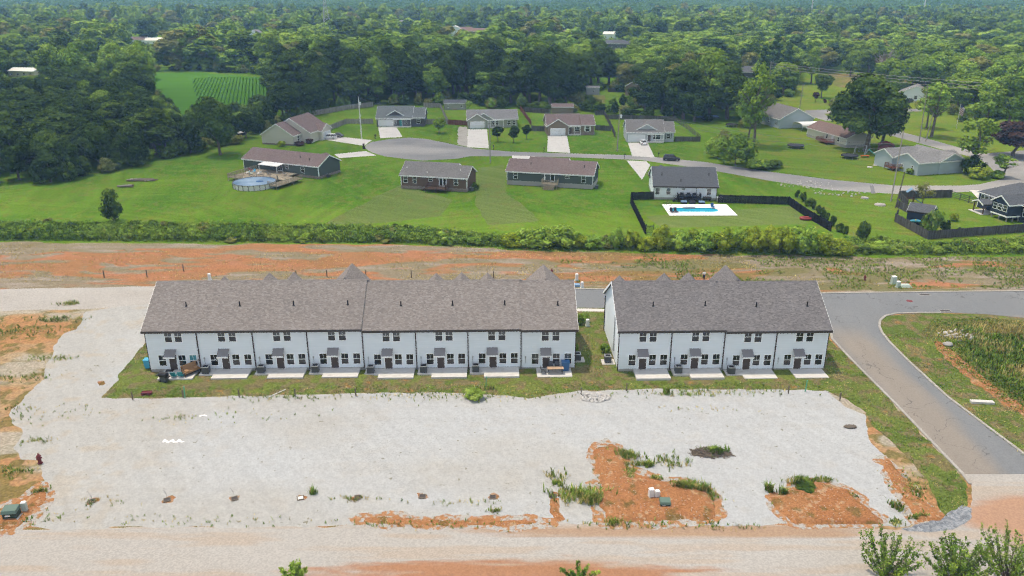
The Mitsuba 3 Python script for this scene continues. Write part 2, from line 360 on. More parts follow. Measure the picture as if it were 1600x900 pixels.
for nm, cs in dict(grey=((0.25, 0.235, 0.21), (0.40, 0.38, 0.35)), dark=((0.085, 0.082, 0.082), (0.15, 0.145, 0.14)), red=((0.17, 0.07, 0.05), (0.24, 0.11, 0.08)), deck=((0.30, 0.25, 0.18), (0.44, 0.39, 0.31)),
                   brown=((0.11, 0.07, 0.05), (0.17, 0.11, 0.085)), black=((0.016, 0.016, 0.018), (0.032, 0.032, 0.036))).items():
    scene['wood_' + nm] = diffuse(fencewood(*cs))
plain('trim_white', (0.88, 0.89, 0.89), 0.5); plain('trim_brown', (0.055, 0.045, 0.04), 0.45); plain('door_brown', (0.075, 0.055, 0.045), 0.5)
plain('metal_bronze', (0.23, 0.22, 0.225), 0.42, 0.35); plain('metal_grey', (0.42, 0.43, 0.45), 0.4, 0.6); plain('metal_dark', (0.10, 0.105, 0.115), 0.45, 0.3)
plain('black', (0.02, 0.02, 0.022), 0.5); plain('teal', (0.02, 0.24, 0.28), 0.5); plain('sky_blue', (0.07, 0.36, 0.55), 0.4); plain('blue', (0.035, 0.12, 0.28), 0.45)
plain('red', (0.30, 0.05, 0.05), 0.5); plain('dark_red', (0.16, 0.03, 0.035), 0.5); plain('box_green', (0.10, 0.165, 0.135), 0.6); plain('box_dark', (0.028, 0.06, 0.045), 0.45); plain('pale_green', (0.42, 0.50, 0.45), 0.5)
plain('off_white', (0.70, 0.70, 0.68), 0.5); plain('pole_wood', (0.30, 0.275, 0.24), 0.8); plain('pole_dark', (0.14, 0.115, 0.09), 0.8); plain('tan_cloth', (0.33, 0.19, 0.09), 0.8); plain('table_wood', (0.46, 0.32, 0.21), 0.6)
plain('yellow', (0.55, 0.38, 0.05), 0.5); plain('orange', (0.5, 0.13, 0.03), 0.5); plain('car_white', (0.75, 0.76, 0.78), 0.25, 0, 0.6); plain('car_dark', (0.03, 0.035, 0.045), 0.22, 0.2, 0.7); plain('car_silver', (0.5, 0.52, 0.54), 0.25, 0.5, 0.6)
plain('rubber', (0.02, 0.02, 0.02), 0.8); plain('skin', (0.42, 0.26, 0.19), 0.6); plain('fabric_white', (0.75, 0.75, 0.74), 0.8); plain('fabric_dark', (0.03, 0.035, 0.045), 0.8); plain('hair', (0.03, 0.022, 0.016), 0.7)
plain('door_white', (0.72, 0.75, 0.78), 0.4); plain('door_teal', (0.03, 0.25, 0.26), 0.4); plain('liner', (0.05, 0.10, 0.19), 0.5); plain('pool_tile', (0.0, 0.20, 0.42), 0.4); plain('cover_blue', (0.18, 0.30, 0.46), 0.4)
plain('cinder', (0.36, 0.35, 0.33), 0.9); plain('green_marker', (0.10, 0.35, 0.22), 0.5); plain('paint_white', (0.82, 0.82, 0.82), 0.7); plain('wire', (0.18, 0.18, 0.18), 0.5, 0.5); plain('steel', (0.55, 0.57, 0.60), 0.4, 0.7)
plain('glass_dark', (0.010, 0.011, 0.013), 0.08, 0, 0.7); plain('glass_pale', (0.075, 0.08, 0.085), 0.12, 0, 0.7); plain('glass_blue', (0.06, 0.25, 0.30), 0.15, 0, 0.7); plain('car_glass', (0.012, 0.014, 0.017), 0.06, 0, 0.8)
plain('tar_patch', (0.17, 0.17, 0.175), 0.85); plain('pale_concrete', (0.78, 0.77, 0.76), 0.8); plain('dead_wood', (0.30, 0.27, 0.24), 0.9); plain('brush_wood', (0.16, 0.13, 0.10), 0.9); plain('flag_cloth', (0.62, 0.58, 0.60), 0.8); plain('flag_blue', (0.05, 0.07, 0.25), 0.8)
scene['pool_water'] = {'type': 'roughplastic', 'diffuse_reflectance': {'type': 'rgb', 'value': [0.02, 0.42, 0.62]}, 'alpha': 0.04, 'int_ior': 1.33}
scene['tub_water'] = {'type': 'roughplastic', 'diffuse_reflectance': tex(lambda p, n, uv: mix((0.07, 0.16, 0.30), (0.30, 0.42, 0.55), fbm(p.x * 0.5, p.y * 0.6, 1.0))), 'alpha': 0.06, 'int_ior': 1.33}

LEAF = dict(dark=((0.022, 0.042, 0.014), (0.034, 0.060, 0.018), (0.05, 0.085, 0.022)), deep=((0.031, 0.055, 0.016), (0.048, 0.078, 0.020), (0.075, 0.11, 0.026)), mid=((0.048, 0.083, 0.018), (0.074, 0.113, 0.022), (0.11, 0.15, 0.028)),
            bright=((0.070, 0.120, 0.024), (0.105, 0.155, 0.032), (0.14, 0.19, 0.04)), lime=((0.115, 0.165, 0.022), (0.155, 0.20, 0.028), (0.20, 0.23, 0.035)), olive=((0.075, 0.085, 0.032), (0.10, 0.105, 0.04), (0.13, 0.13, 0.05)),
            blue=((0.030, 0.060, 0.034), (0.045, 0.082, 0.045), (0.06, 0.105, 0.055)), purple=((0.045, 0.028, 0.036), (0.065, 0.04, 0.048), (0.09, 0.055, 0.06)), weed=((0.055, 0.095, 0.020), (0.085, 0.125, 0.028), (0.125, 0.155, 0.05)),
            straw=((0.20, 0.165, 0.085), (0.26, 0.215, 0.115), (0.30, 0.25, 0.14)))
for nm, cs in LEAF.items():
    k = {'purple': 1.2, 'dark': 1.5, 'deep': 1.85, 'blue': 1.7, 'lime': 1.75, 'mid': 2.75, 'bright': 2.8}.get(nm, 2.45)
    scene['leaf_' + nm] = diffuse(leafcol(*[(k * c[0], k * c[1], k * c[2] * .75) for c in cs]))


# ---------------------------------------------------------------- the setting: ground, fields, roads
def hill(x, y):
    r = np.hypot(x, y)
    s = np.clip((r - 1150) / 900, 0, 1); s = s * s * (3 - 2 * s)
    t = np.clip((r - 2300) / 1300, 0, 1); t = t * t * (3 - 2 * t)
    p = np.stack([x, y, x * 0], -1)
    return s * 34 * (meshkit.fbm(p / 620.0, 3, 2) - 0.35) + t * (52 + 60 * meshkit.fbm(p / 900.0 + 7, 3, 5))


def polar(r0, r1, a, na, nr):
    rr = r0 * (r1 / r0) ** np.linspace(0, 1, nr); aa = np.linspace(-a, a, na)
    R, A = np.meshgrid(rr, aa, indexing='ij')
    i, j = np.meshgrid(np.arange(nr - 1), np.arange(na - 1), indexing='ij')
    k = (i * na + j).ravel()
    return R * np.sin(A), R * np.cos(A), np.stack([k, k + na, k + na + 1, k + 1], 1)


gx, gy, gf = polar(9, 5200, 1.5, 90, 110)
gf = gf[:, ::-1]
scene['ground'] = mikit.ply((np.stack([gx, gy, hill(gx, gy)], -1).reshape(-1, 3), gf), 'mat_grass', True); labels['ground'] = {'kind': 'structure'}; used['ground'] = 0


def ragged(pts, amp, step=0.5, scale=1.0, seed=0):
    ring = LineString(list(pts) + [pts[0]])
    n = max(12, int(ring.length / step))
    q = np.array([ring.interpolate(i / n, normalized=True).coords[0] for i in range(n)])
    o = np.concatenate([q / scale, np.zeros((n, 1))], 1)
    d = np.stack([meshkit.fbm(o + 3.1, 4, seed) - 0.5, meshkit.fbm(o + 57.7, 4, seed + 9) - 0.5], 1) * 2
    return Polygon(q + d * amp).buffer(0)


def flat(poly, z):
    parts, n = [], 0
    for g in getattr(poly, 'geoms', [poly]):
        v, f = trimesh.creation.triangulate_polygon(g, engine='earcut')
        parts.append((np.column_stack([v, np.full(len(v), z)]), f + n)); n += len(v)
    v, f = np.vstack([p[0] for p in parts]), np.vstack([p[1] for p in parts])
    a = v[f]; up = np.cross(a[:, 1] - a[:, 0], a[:, 2] - a[:, 0])[:, 2]
    f[up < 0] = f[up < 0][:, ::-1]
    return v, f


def struct(name, shape):
    key = numbered(name); scene[key] = shape; labels[key] = {'kind': 'structure'}
    return key


ZONE = {}
def sheet(name, pts, z, mat, amp=0.0, scale=2.0, step=0.5, cut=None, seed=0):
    poly = ragged(pts, amp, step, scale, seed) if amp else Polygon(pts).buffer(0)
    if cut is not None: poly = poly.difference(cut).buffer(0)
    ZONE[name] = ZONE.get(name, Polygon()).union(poly)
    return struct(name, mikit.ply(flat(poly, z), mat))


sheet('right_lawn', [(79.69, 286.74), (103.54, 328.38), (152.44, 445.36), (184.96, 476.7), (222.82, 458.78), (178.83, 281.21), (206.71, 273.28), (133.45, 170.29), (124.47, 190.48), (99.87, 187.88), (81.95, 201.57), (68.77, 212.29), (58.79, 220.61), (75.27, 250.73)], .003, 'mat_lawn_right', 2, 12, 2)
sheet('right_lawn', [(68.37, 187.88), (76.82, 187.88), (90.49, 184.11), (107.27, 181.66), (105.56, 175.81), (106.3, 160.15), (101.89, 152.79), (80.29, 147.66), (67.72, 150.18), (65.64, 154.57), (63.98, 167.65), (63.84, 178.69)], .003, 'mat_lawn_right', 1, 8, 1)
sheet('crop_field', [(-210.54, 465.79), (-184.96, 476.7), (-135.38, 448.64), (-107.63, 369.09), (-109.3, 347.6), (-106.31, 324.78), (-116.74, 314.4), (-123.55, 303.07), (-147.01, 347.6), (-173.7, 393.26)], .004, 'mat_cropgrass', 2, 12, 3)
sheet('dry_field', [(180.76, 469.37), (208.56, 458.78), (211.81, 438.92), (187.99, 401.11), (160.82, 403.8), (165.78, 432.67)], .004, 'mat_dryfield', 3, 12, 3)
sheet('dry_field', [(29.22, 380.81), (42.2, 371.37), (39.4, 345.58), (28.69, 347.6)], .004, 'mat_dryfield', 1.5, 6, 2)
sheet('mown_grass', [(-39.65, 159.19), (-34.5, 174.68), (-26.05, 200.12), (-18.42, 221.48), (-14.65, 215.55), (-23.34, 190.48), (-14.07, 180.46), (-15.11, 166.1), (-26.72, 161.11)], .004, 'mat_mown', 1.0, 8, 1)
sheet('mown_grass', [(-9.42, 215.55), (-1.77, 218.9), (-1.38, 187.88), (6.06, 162.58), (-5.3, 159.67), (-8.89, 180.46)], .004, 'mat_mown', 1.0, 8, 1)
sheet('mown_grass', [(28.84, 166.1), (63.25, 174.68), (61.39, 160.15), (30.07, 157.31)], .004, 'mat_mown', 1.0, 8, 1)
sheet('bare_strip', [(-117.94, 148.49), (-98.57, 147.24), (-73.74, 146.83), (-49.04, 146.42), (-24.52, 146.42), (-12.14, 144.81), (0.0, 142.83), (23.69, 140.9), (46.93, 139.39), (69.9, 138.27), (93.42, 138.64), (111.2, 139.01), (94.34, 115.32), (-94.34, 115.32)], .004, 'mat_bare', 1.6, 5, 0.6)
sheet('bare_ground', [(-105.34, 116.68), (95.31, 116.68), (50.48, 53.67), (-55.79, 53.67)], .008, 'mat_verge')
sheet('pale_gravel_road', [(-103.93, 121.49), (-83.32, 121.79), (-59.47, 123.28), (-40.17, 123.88), (-37.81, 115.59), (-55.66, 114.26), (-65.48, 113.21), (-77.72, 112.44), (-96.58, 111.68)], .014, 'mat_palegravel', 0.5, 3)
sheet('dirt_road', [(-60.79, 60.02), (-44.58, 60.02), (-29.15, 60.57), (-11.69, 60.75), (5.88, 61.22), (17.64, 61.22), (29.15, 60.57), (34.74, 60.02), (37.27, 60.48), (42.01, 62.17), (44.36, 64.76), (45.59, 67.73), (45.66, 69.19), (61.52, 69.19), (36.76, 34.39), (-46.44, 34.39)], .012, 'mat_sand', 0.5, 2.5)
sheet('gravel_lot', [(-54.73, 115.59), (-59.23, 114.53), (-64.48, 112.18), (-63.53, 108.95), (-62.66, 105.41), (-63.72, 104.27), (-62.21, 98.89), (-59.89, 93.03), (-58.51, 88.58), (-58.37, 85.27), (-58.09, 82.16), (-56.02, 79.24), (-54.34, 77.56), (-53.45, 75.16), (-53.1, 73.62), (-51.15, 71.65), (-48.89, 71.17), (-47.16, 68.51), (-46.0, 66.86), (-45.63, 65.27), (-45.51, 63.74), (-45.19, 61.6), (-44.74, 60.29), (-29.12, 60.48), (-17.51, 60.66), (0.0, 60.85), (7.33, 61.03), (18.48, 61.03), (23.35, 60.66), (30.94, 60.66), (33.86, 60.66), (36.49, 60.29), (37.4, 62.75), (37.57, 66.32), (38.08, 69.65), (38.65, 72.01), (39.32, 76.48), (39.76, 79.24), (40.28, 81.42), (39.02, 82.92), (38.7, 86.08), (38.48, 87.57), (-47.11, 87.57), (-47.46, 95.88)], .018, 'mat_gravel', 0.9, 3, 0.3)
sheet('grass_yard', [(-50.84, 101.41), (-49.0, 84.95), (-42.11, 84.95), (-30.77, 85.43), (-19.38, 86.24), (-7.75, 86.24), (2.3, 84.95), (7.78, 86.57), (15.65, 87.23), (27.39, 87.23), (38.23, 86.9), (39.32, 85.27), (40.59, 82.16), (40.5, 78.95), (40.98, 75.16), (41.24, 70.81), (41.35, 67.4), (40.17, 63.74), (40.1, 61.69), (42.26, 62.75), (44.02, 65.27), (45.28, 68.85), (45.03, 82.92), (44.42, 102.06), (48.56, 115.06), (-49.55, 115.06), (-53.88, 108.95)], .022, 'mat_yard', 0.55, 1.6, 0.25)
sheet('weed_lot_floor', [(62.16, 109.43), (70.5, 109.93), (75.19, 108.22), (87.78, 106.1), (57.29, 63.25), (58.52, 80.39), (58.02, 90.32), (58.29, 98.89), (58.26, 104.27)], .024, 'mat_weedfloor', 0.8, 3, 0.4)
sheet('roadside_grass', [(54.25, 108.7), (55.76, 110.42), (61.81, 111.68), (71.19, 111.17), (76.06, 109.68), (88.78, 107.51), (54.61, 59.48), (53.57, 72.13), (52.06, 84.95), (51.92, 94.53), (52.62, 104.27)], .018, 'mat_yard', 0.1, 2, 0.5)
sheet('red_clay_verge', [(58.99, 102.06), (59.69, 99.93), (59.44, 89.97), (59.95, 82.16), (58.52, 80.39), (57.27, 88.92), (57.59, 98.89)], .028, 'mat_clay', 0.5, 1.2, 0.25)
sheet('asphalt_street', [(-25.0, 121.79), (10.1, 121.79), (49.77, 119.76), (66.99, 120.33), (98.52, 121.2), (88.78, 107.51), (76.06, 109.68), (71.19, 111.17), (66.64, 111.68), (61.81, 111.68), (57.83, 111.42), (55.76, 110.42), (54.25, 108.7), (53.24, 106.56), (52.62, 104.27), (52.26, 100.98), (52.1, 94.92), (52.23, 85.27), (53.87, 72.62), (54.25, 68.96), (45.54, 68.96), (45.23, 83.38), (44.76, 95.5), (44.69, 102.06), (46.7, 108.95), (47.3, 112.96), (9.81, 113.74), (-23.55, 113.74)], .03, 'mat_asphalt')
sheet('sidewalk', [(-23.5, 113.47), (9.5, 113.47), (14.17, 113.21), (47.41, 112.44), (47.04, 111.42), (14.06, 112.18), (9.41, 112.31), (-23.32, 112.44)], .034, 'mat_concrete')
sheet('subdivision_road', [(-45.25, 244.32), (-45.38, 249.64), (-44.7, 254.06), (-39.42, 259.79), (-33.48, 262.15), (-28.01, 259.79), (-20.15, 251.83), (-11.71, 243.28), (0.0, 238.21), (18.91, 235.26), (37.39, 232.38), (54.03, 223.23), (68.29, 210.69), (81.67, 200.84), (95.16, 194.51), (111.02, 194.51), (116.53, 195.88), (127.87, 203.04), (129.06, 187.88), (117.88, 189.83), (98.94, 185.98), (91.33, 185.98), (77.55, 189.83), (65.12, 200.12), (51.94, 213.91), (36.42, 225.9), (18.49, 229.56), (1.86, 231.43), (-12.11, 231.43), (-15.6, 227.72), (-25.4, 225.0), (-31.37, 227.72), (-37.25, 231.43), (-41.93, 237.22)], .008, 'mat_oldroad')
sheet('subdivision_road', [(128.44, 282.57), (131.21, 277.19), (134.5, 263.34), (137.14, 244.32), (139.95, 235.26), (154.27, 240.22), (185.37, 243.28), (141.54, 181.66), (126.47, 193.82), (126.24, 204.53), (130.42, 215.55), (133.94, 227.72), (130.61, 239.21), (128.01, 254.06), (125.08, 268.22)], .012, 'mat_oldroad')
sheet('subdivision_road', [(117.06, 324.78), (131.32, 326.57), (165.67, 328.38), (162.25, 321.25), (127.97, 317.79), (121.21, 314.4), (118.22, 298.45), (115.3, 296.93), (113.61, 311.08)], .012, 'mat_oldroad')
sheet('road_patch', [(88.66, 194.51), (89.61, 194.51), (86.59, 186.29), (85.53, 186.29)], .016, 'tar_patch')
sheet('gravel_strip', [(-18.95, 283.95), (-15.68, 283.95), (-13.72, 246.42), (-16.99, 249.64)], .012, 'mat_kerbstone', 0.5, 2, 0.5)
sheet('crushed_stone_fan', [(35.32, 60.29), (38.22, 61.22), (40.07, 61.98), (41.51, 63.05), (42.77, 63.84), (43.35, 63.34), (42.68, 61.98), (41.25, 60.85), (39.37, 60.02), (37.5, 59.75), (35.85, 59.93)], .034, 'mat_crushed', 0.3, 1, 0.15)


def slab(name, pts, h, mat):
    mb = MB().ext(pts, 0.0, h, 'z')
    return struct(name, mb.ply(mat))


for pts in ([(-46.93, 282.57), (-40.83, 283.95), (-35.94, 263.34), (-42.92, 260.96)], [(-62.25, 259.79), (-55.69, 263.34), (-45.06, 257.47), (-45.8, 247.49)], [(-52.37, 234.29), (-43.79, 239.21), (-39.64, 232.38), (-49.72, 228.64)], [(-15.28, 278.52), (-8.64, 278.52), (-7.02, 243.28), (-13.77, 245.37)], [(11.87, 265.76), (18.23, 265.76), (17.28, 236.24), (10.52, 238.21)],
            [(36.63, 252.94), (42.9, 252.94), (41.22, 229.56), (35.02, 231.43)], [(32.48, 225.0), (37.96, 224.11), (38.2, 218.9), (33.16, 200.84), (33.11, 203.78)], [(0.0, 232.38), (6.71, 231.43), (6.33, 224.11), (0.0, 224.11)], [(110.9, 189.83), (117.88, 189.83), (110.99, 181.66), (108.1, 180.46)]):
    slab('driveway', pts, .02, 'mat_concrete')


def strip(name, pts, w, z0, z1, mat):
    p = LineString(pts).buffer(w / 2, cap_style='flat', join_style='mitre')
    mb = MB()
    for g in getattr(p, 'geoms', [p]): mb.ext(list(g.exterior.coords)[:-1], z0, z1, 'z')
    return struct(name, mb.ply(mat))


strip('kerb', [(47.42, 111.93), (46.0, 106.56), (44.69, 102.06), (44.76, 95.5), (45.23, 83.38), (45.47, 68.96), (45.29, 67.18)], .32, .0, .12, 'mat_kerbstone')
strip('kerb', [(64.71, 111.68), (61.81, 111.68), (57.83, 111.42), (55.76, 110.42), (54.25, 108.7), (53.24, 106.56), (52.62, 104.27), (52.26, 100.98), (52.1, 94.92), (52.23, 85.27), (53.87, 72.62), (54.25, 68.96)], .32, .0, .12, 'mat_kerbstone')
strip('kerb', [(49.83, 119.9), (67.06, 120.48), (98.63, 121.35)], .4, .0, .12, 'mat_kerbstone')
strip('kerb', [(-25.02, 121.94), (10.11, 121.94), (49.83, 119.9)], .4, .0, .12, 'mat_kerbstone')


def mound(name, pts, h, mat, amp=0.5, step=0.3, edge=0.8, rough=0.12, seed=1, kind=True):
    poly = ragged(pts, amp * 1.5, 0.15, 1.3, seed)
    if poly.geom_type != 'Polygon': poly = max(poly.geoms, key=lambda g: g.area)
    x0, y0, x1, y1 = poly.bounds
    X, Y = np.meshgrid(np.arange(x0, x1, step), np.arange(y0, y1, step))
    q = np.column_stack([X.ravel(), Y.ravel()]) + rng.uniform(-.3, .3, (X.size, 2)) * step
    q = q[shapely.contains_xy(poly.buffer(-step * .4), q[:, 0], q[:, 1])]
    b = np.array(poly.exterior.coords)[:-1]
    dd = shapely.distance(shapely.points(q), poly.exterior)
    z = h * np.clip(dd / edge, 0, 1) ** 0.6 + rough * (meshkit.fbm(np.column_stack([q * 1.1, q[:, :1] * 0]), 4, seed) - 0.4) * np.clip(dd / 0.4, 0, 1)
    v = np.vstack([np.column_stack([q, z + .02]), np.column_stack([b, b[:, :1] * 0 + .0])])
    f = Delaunay(v[:, :2]).simplices
    c = v[f].mean(1); f = f[shapely.contains_xy(poly.buffer(.02), c[:, 0], c[:, 1])]
    a = v[f]; up = np.cross(a[:, 1] - a[:, 0], a[:, 2] - a[:, 0])[:, 2]
    f[up < 0] = f[up < 0][:, ::-1]
    return mikit.ply((v, f), mat, 60)


def m_fringe(p, n, uv):
    g, h = noise(p.x * 9, p.y * 9, 2.0), fbm(p.x * 1.5, p.y * 1.5, 5.0)
    k = smoothstep(0.42, 0.56, 0.55 * fbm(p.x * 3.1, p.y * 3.1, 9.0) + 0.45 * h)
    return mix((0.385, 0.37, 0.345), (0.37, 0.195, 0.095), k) * (0.78 + 0.36 * g)
scene['mat_fringe'] = diffuse(m_fringe)
FR = 0
for pts, w in (([(8.53, 73.87), (10.34, 74.77), (11.47, 73.87), (11.62, 71.41), (12.04, 69.65), (13.49, 68.51), (15.28, 67.73), (17.19, 67.73), (18.78, 66.32), (19.35, 64.76), (19.06, 62.75), (18.31, 61.6), (14.73, 61.41), (11.77, 61.32), (8.51, 61.13), (8.5, 63.74), (8.62, 67.95), (8.58, 70.81)], .8), ([(24.76, 64.96), (27.55, 66.32), (29.92, 67.73), (31.63, 67.18), (32.98, 65.79), (33.37, 63.74), (34.26, 61.6), (33.55, 61.03), (29.26, 60.85), (25.81, 61.03), (24.88, 62.75)], .7), ([(38.6, 71.89), (39.22, 71.17), (39.17, 68.17), (39.07, 65.27), (39.65, 63.54), (40.34, 62.17), (39.44, 61.32), (37.04, 61.22), (37.32, 63.74), (37.44, 66.32), (37.77, 69.07)], .5), ([(-48.25, 63.25), (-46.69, 64.76), (-46.01, 66.64), (-44.84, 64.96), (-44.68, 62.27), (-44.95, 60.66), (-48.12, 59.21), (-49.74, 61.79)], .9), ([(-14.59, 61.6), (-11.9, 62.17), (-8.28, 61.69), (-4.14, 61.6), (0.3, 61.6), (3.53, 61.32), (0.0, 60.57), (-5.84, 60.66), (-12.89, 60.94)], .6)):
    FR += 1
    q = list(Polygon(pts).buffer(w).exterior.coords)[:-1]
    struct('clay_gravel_fringe', mikit.ply(flat(ragged(q, 1.0, .2, 1.3, 60 + FR), .0205), 'mat_fringe'))
struct('red_clay_patch', mound('m', [(8.53, 73.87), (10.34, 74.77), (11.47, 73.87), (11.62, 71.41), (12.04, 69.65), (13.49, 68.51), (15.28, 67.73), (17.19, 67.73), (18.78, 66.32), (19.35, 64.76), (19.06, 62.75), (18.31, 61.6), (14.73, 61.41), (11.77, 61.32), (8.51, 61.13), (8.5, 63.74), (8.62, 67.95), (8.58, 70.81)], .30, 'mat_clay', 0.45))
struct('red_clay_patch', mound('m', [(24.76, 64.96), (27.55, 66.32), (29.92, 67.73), (31.63, 67.18), (32.98, 65.79), (33.37, 63.74), (34.26, 61.6), (33.55, 61.03), (29.26, 60.85), (25.81, 61.03), (24.88, 62.75)], .34, 'mat_clay', 0.4, seed=4))
struct('red_clay_patch', mound('m', [(38.6, 71.89), (39.22, 71.17), (39.17, 68.17), (39.07, 65.27), (39.65, 63.54), (40.34, 62.17), (39.44, 61.32), (37.04, 61.22), (37.32, 63.74), (37.44, 66.32), (37.77, 69.07)], .16, 'mat_clay', 0.35, seed=7))
struct('red_clay_patch', mound('m', [(-48.25, 63.25), (-46.69, 64.76), (-46.01, 66.64), (-44.84, 64.96), (-44.68, 62.27), (-44.95, 60.66), (-48.12, 59.21), (-49.74, 61.79)], .12, 'mat_clay', 0.4, seed=9))
struct('red_clay_patch', mound('m', [(-14.59, 61.6), (-11.9, 62.17), (-8.28, 61.69), (-4.14, 61.6), (0.3, 61.6), (3.53, 61.32), (0.0, 60.57), (-5.84, 60.66), (-12.89, 60.94)], .10, 'mat_clay', 0.5, seed=12))
struct('red_clay_patch', mound('m', [(3.56, 64.76), (4.43, 64.96), (4.56, 62.75), (5.02, 61.6), (4.12, 61.32), (3.72, 62.75)], .10, 'mat_clay', 0.3, seed=13))
struct('red_clay_patch', mound('m', [(-51.78, 89.1), (-50.84, 89.62), (-50.11, 88.58), (-50.73, 87.9)], .05, 'mat_clay', 0.2, seed=15))


# ---------------------------------------------------------------- building kit
def V3(prof, x0, x1, axis):
    return MB().ext(prof, x0, x1, axis)


def block(t, M, x0, x1, y0, y1, wh, pitch, axis, wall, roof, trim, z0=0.0, oh=0.4, rake=0.3, base=0.0, gutter=None, walls=True, n0=True, n1=True):
    """a gabled volume: wall, roof, trim parts; n0, n1: whether the low and high gable end shows"""
    a0, a1 = (y0, y1) if axis == 'x' else (x0, x1)
    b0, b1 = (x0, x1) if axis == 'x' else (y0, y1)
    m, half = (a0 + a1) / 2, (a1 - a0) / 2
    zr = wh + half * pitch
    if walls:
        add('wall', V3([(a0, base), (a1, base), (a1, wh), (m, zr), (a0, wh)], b0, b1, axis).ply(wall, M), t)
    e = oh * pitch
    th = 0.17
    prof = [(a0 - oh, wh - e + .003), (m, zr + .003), (a1 + oh, wh - e + .003), (a1 + oh, wh - e + th), (m, zr + th), (a0 - oh, wh - e + th)]
    r0, r1 = b0 - rake * n0, b1 + rake * n1
    rk = add('roof', V3(prof, r0, r1, axis).ply(roof, M), t)
    d = 0.20
    mb = MB()
    pr = [(a0 - oh - .01, wh - e - d + .05), (m, zr - d + .05), (a1 + oh + .01, wh - e - d + .05), (a1 + oh + .01, wh - e + th - .02), (m, zr + th - .02), (a0 - oh - .01, wh - e + th - .02)]
    rb = MB()
    if n0: rb.ext(pr, r0 - .035, r0, axis)
    if n1: rb.ext(pr, r1, r1 + .035, axis)
    if rb.v: add('rake_board', rb.ply('trim_white' if wall in ('side_white', 'side_navy') else trim, M), t)
    for s, a in ((-1, a0 - oh), (1, a1 + oh)):
        aa = sorted((a, a + s * .05))
        zf0, zf1 = wh - e - .14, wh - e + th - .03
        mb.ext([(aa[0], zf0), (aa[1], zf0), (aa[1], zf1), (aa[0], zf1)], r0, r1, axis)
    add('fascia' if trim != 'trim_brown' else 'gutter', mb.ply(trim, M), t)
    return rk


def hip(t, M, x0, x1, y0, y1, wh, pitch, roof, oh=0.4, trim=None):
    x0, x1, y0, y1 = x0 - oh, x1 + oh, y0 - oh, y1 + oh
    z0 = wh - oh * pitch
    if x1 - x0 >= y1 - y0:
        h = (y1 - y0) / 2; r = [(x0 + h, y0 + h), (x1 - h, y0 + h)]
    else:
        h = (x1 - x0) / 2; r = [(x0 + h, y0 + h), (x0 + h, y1 - h)]
    zr = z0 + h * pitch
    v = [(x0, y0, z0), (x1, y0, z0), (x1, y1, z0), (x0, y1, z0), (r[0][0], r[0][1], zr), (r[1][0], r[1][1], zr)]
    if x1 - x0 >= y1 - y0: f = [(0, 1, 5), (0, 5, 4), (1, 2, 5), (2, 3, 4), (2, 4, 5), (3, 0, 4)]
    else: f = [(0, 1, 4), (1, 2, 5), (1, 5, 4), (2, 3, 5), (3, 0, 4), (3, 4, 5)]
    f += [(0, 2, 1), (0, 3, 2)]
    add('roof', mikit.ply(MB().raw(v, f).mesh(M), roof), t)
    if trim:
        mb = MB()
        for a, b in (((x0, x1), (y0 - .04, y0)), ((x0, x1), (y1, y1 + .04)), ((x0 - .04, x0), (y0, y1)), ((x1, x1 + .04), (y0, y1))):
            mb.box(*a, *b, z0 - .15, z0 + .05)
        add('fascia', mb.ply(trim, M), t)


SHAPES_MADE = {}
def window_shapes(w, h, frame_mat='trim_white', muntin=True):
    key = (w, h, frame_mat, muntin)
    if key not in SHAPES_MADE:
        f = MB(); e = .09; y0, y1 = -.06, .0
        f.box(-w / 2 - e, -w / 2, y0, y1, -e, h + e); f.box(w / 2, w / 2 + e, y0, y1, -e, h + e)
        f.box(-w / 2, w / 2, y0, y1, -e, 0); f.box(-w / 2, w / 2, y0, y1, h, h + e); f.box(-w / 2, w / 2, y0 + .004, y1, h / 2 - .035, h / 2 + .035)
        if muntin:
            f.box(-.016, .016, -.042, -.03, h / 2 + .035, h)
        SHAPES_MADE[key] = (f.ply(frame_mat), MB().box(-w / 2, w / 2, -.03, -.012, h / 2 + .035, h).ply('glass_pale'), MB().box(-w / 2, w / 2, -.03, -.012, 0, h / 2 - .035).ply('glass_dark'))
    return SHAPES_MADE[key]


def window(t, M, x, y, z, w, h, rot=0.0, muntin=True, fm='trim_white', label=None, upper=None):
    m = np.asarray(M) @ frame((x, y), ang=rot, z=z)
    a, b, c = window_shapes(w, h, fm, muntin)
    k = add('window', moved(a, m), t, label)
    up = moved(b, m)
    if upper: up['bsdf'] = {'type': 'ref', 'id': upper}
    add('pane', up, k); add('pane', moved(c, m), k)


def plate(t, name, M, x0, x1, z0, z1, y, d, mat, rot=0.0, label=None):
    """a flat panel on a front wall (facing -y at y)"""
    return add(name, MB().box(x0, x1, y - d, y, z0, z1).ply(mat, M), t, label)


def garage_door(t, M, x0, x1, z0, z1, y, mat='door_white', rows=4):
    add('door_frame', MB().box(x0 - .12, x0, y - .05, y, z0, z1 + .12).box(x1, x1 + .12, y - .05, y, z0, z1 + .12).box(x0, x1, y - .05, y, z1, z1 + .12).ply('trim_white', M), t)
    g = numbered(t + '__garage_door')
    hh = (z1 - z0) / rows
    mb = MB()
    for i in range(rows): mb.box(x0 + .01, x1 - .01, y - .035, y, z0 + i * hh + .012, z0 + (i + 1) * hh - .012)
    scene[g] = mb.ply(mat, M)
    labels[g] = {'label': 'closed white sectional garage door'}


def corner_boards(t, M, x0, x1, y0, y1, h, mat='trim_white', base=0.0):
    for x, s in ((x0, -1), (x1, 1)):
        xa = sorted((x + s * .03, x - s * .14)); mb = MB().box(*xa, y0 - .03, y0, base, h)
        xb = sorted((x, x + s * .03)); mb.box(*xb, y0, y0 + .14, base, h)
        add('corner_board', mb.ply(mat, M), t)


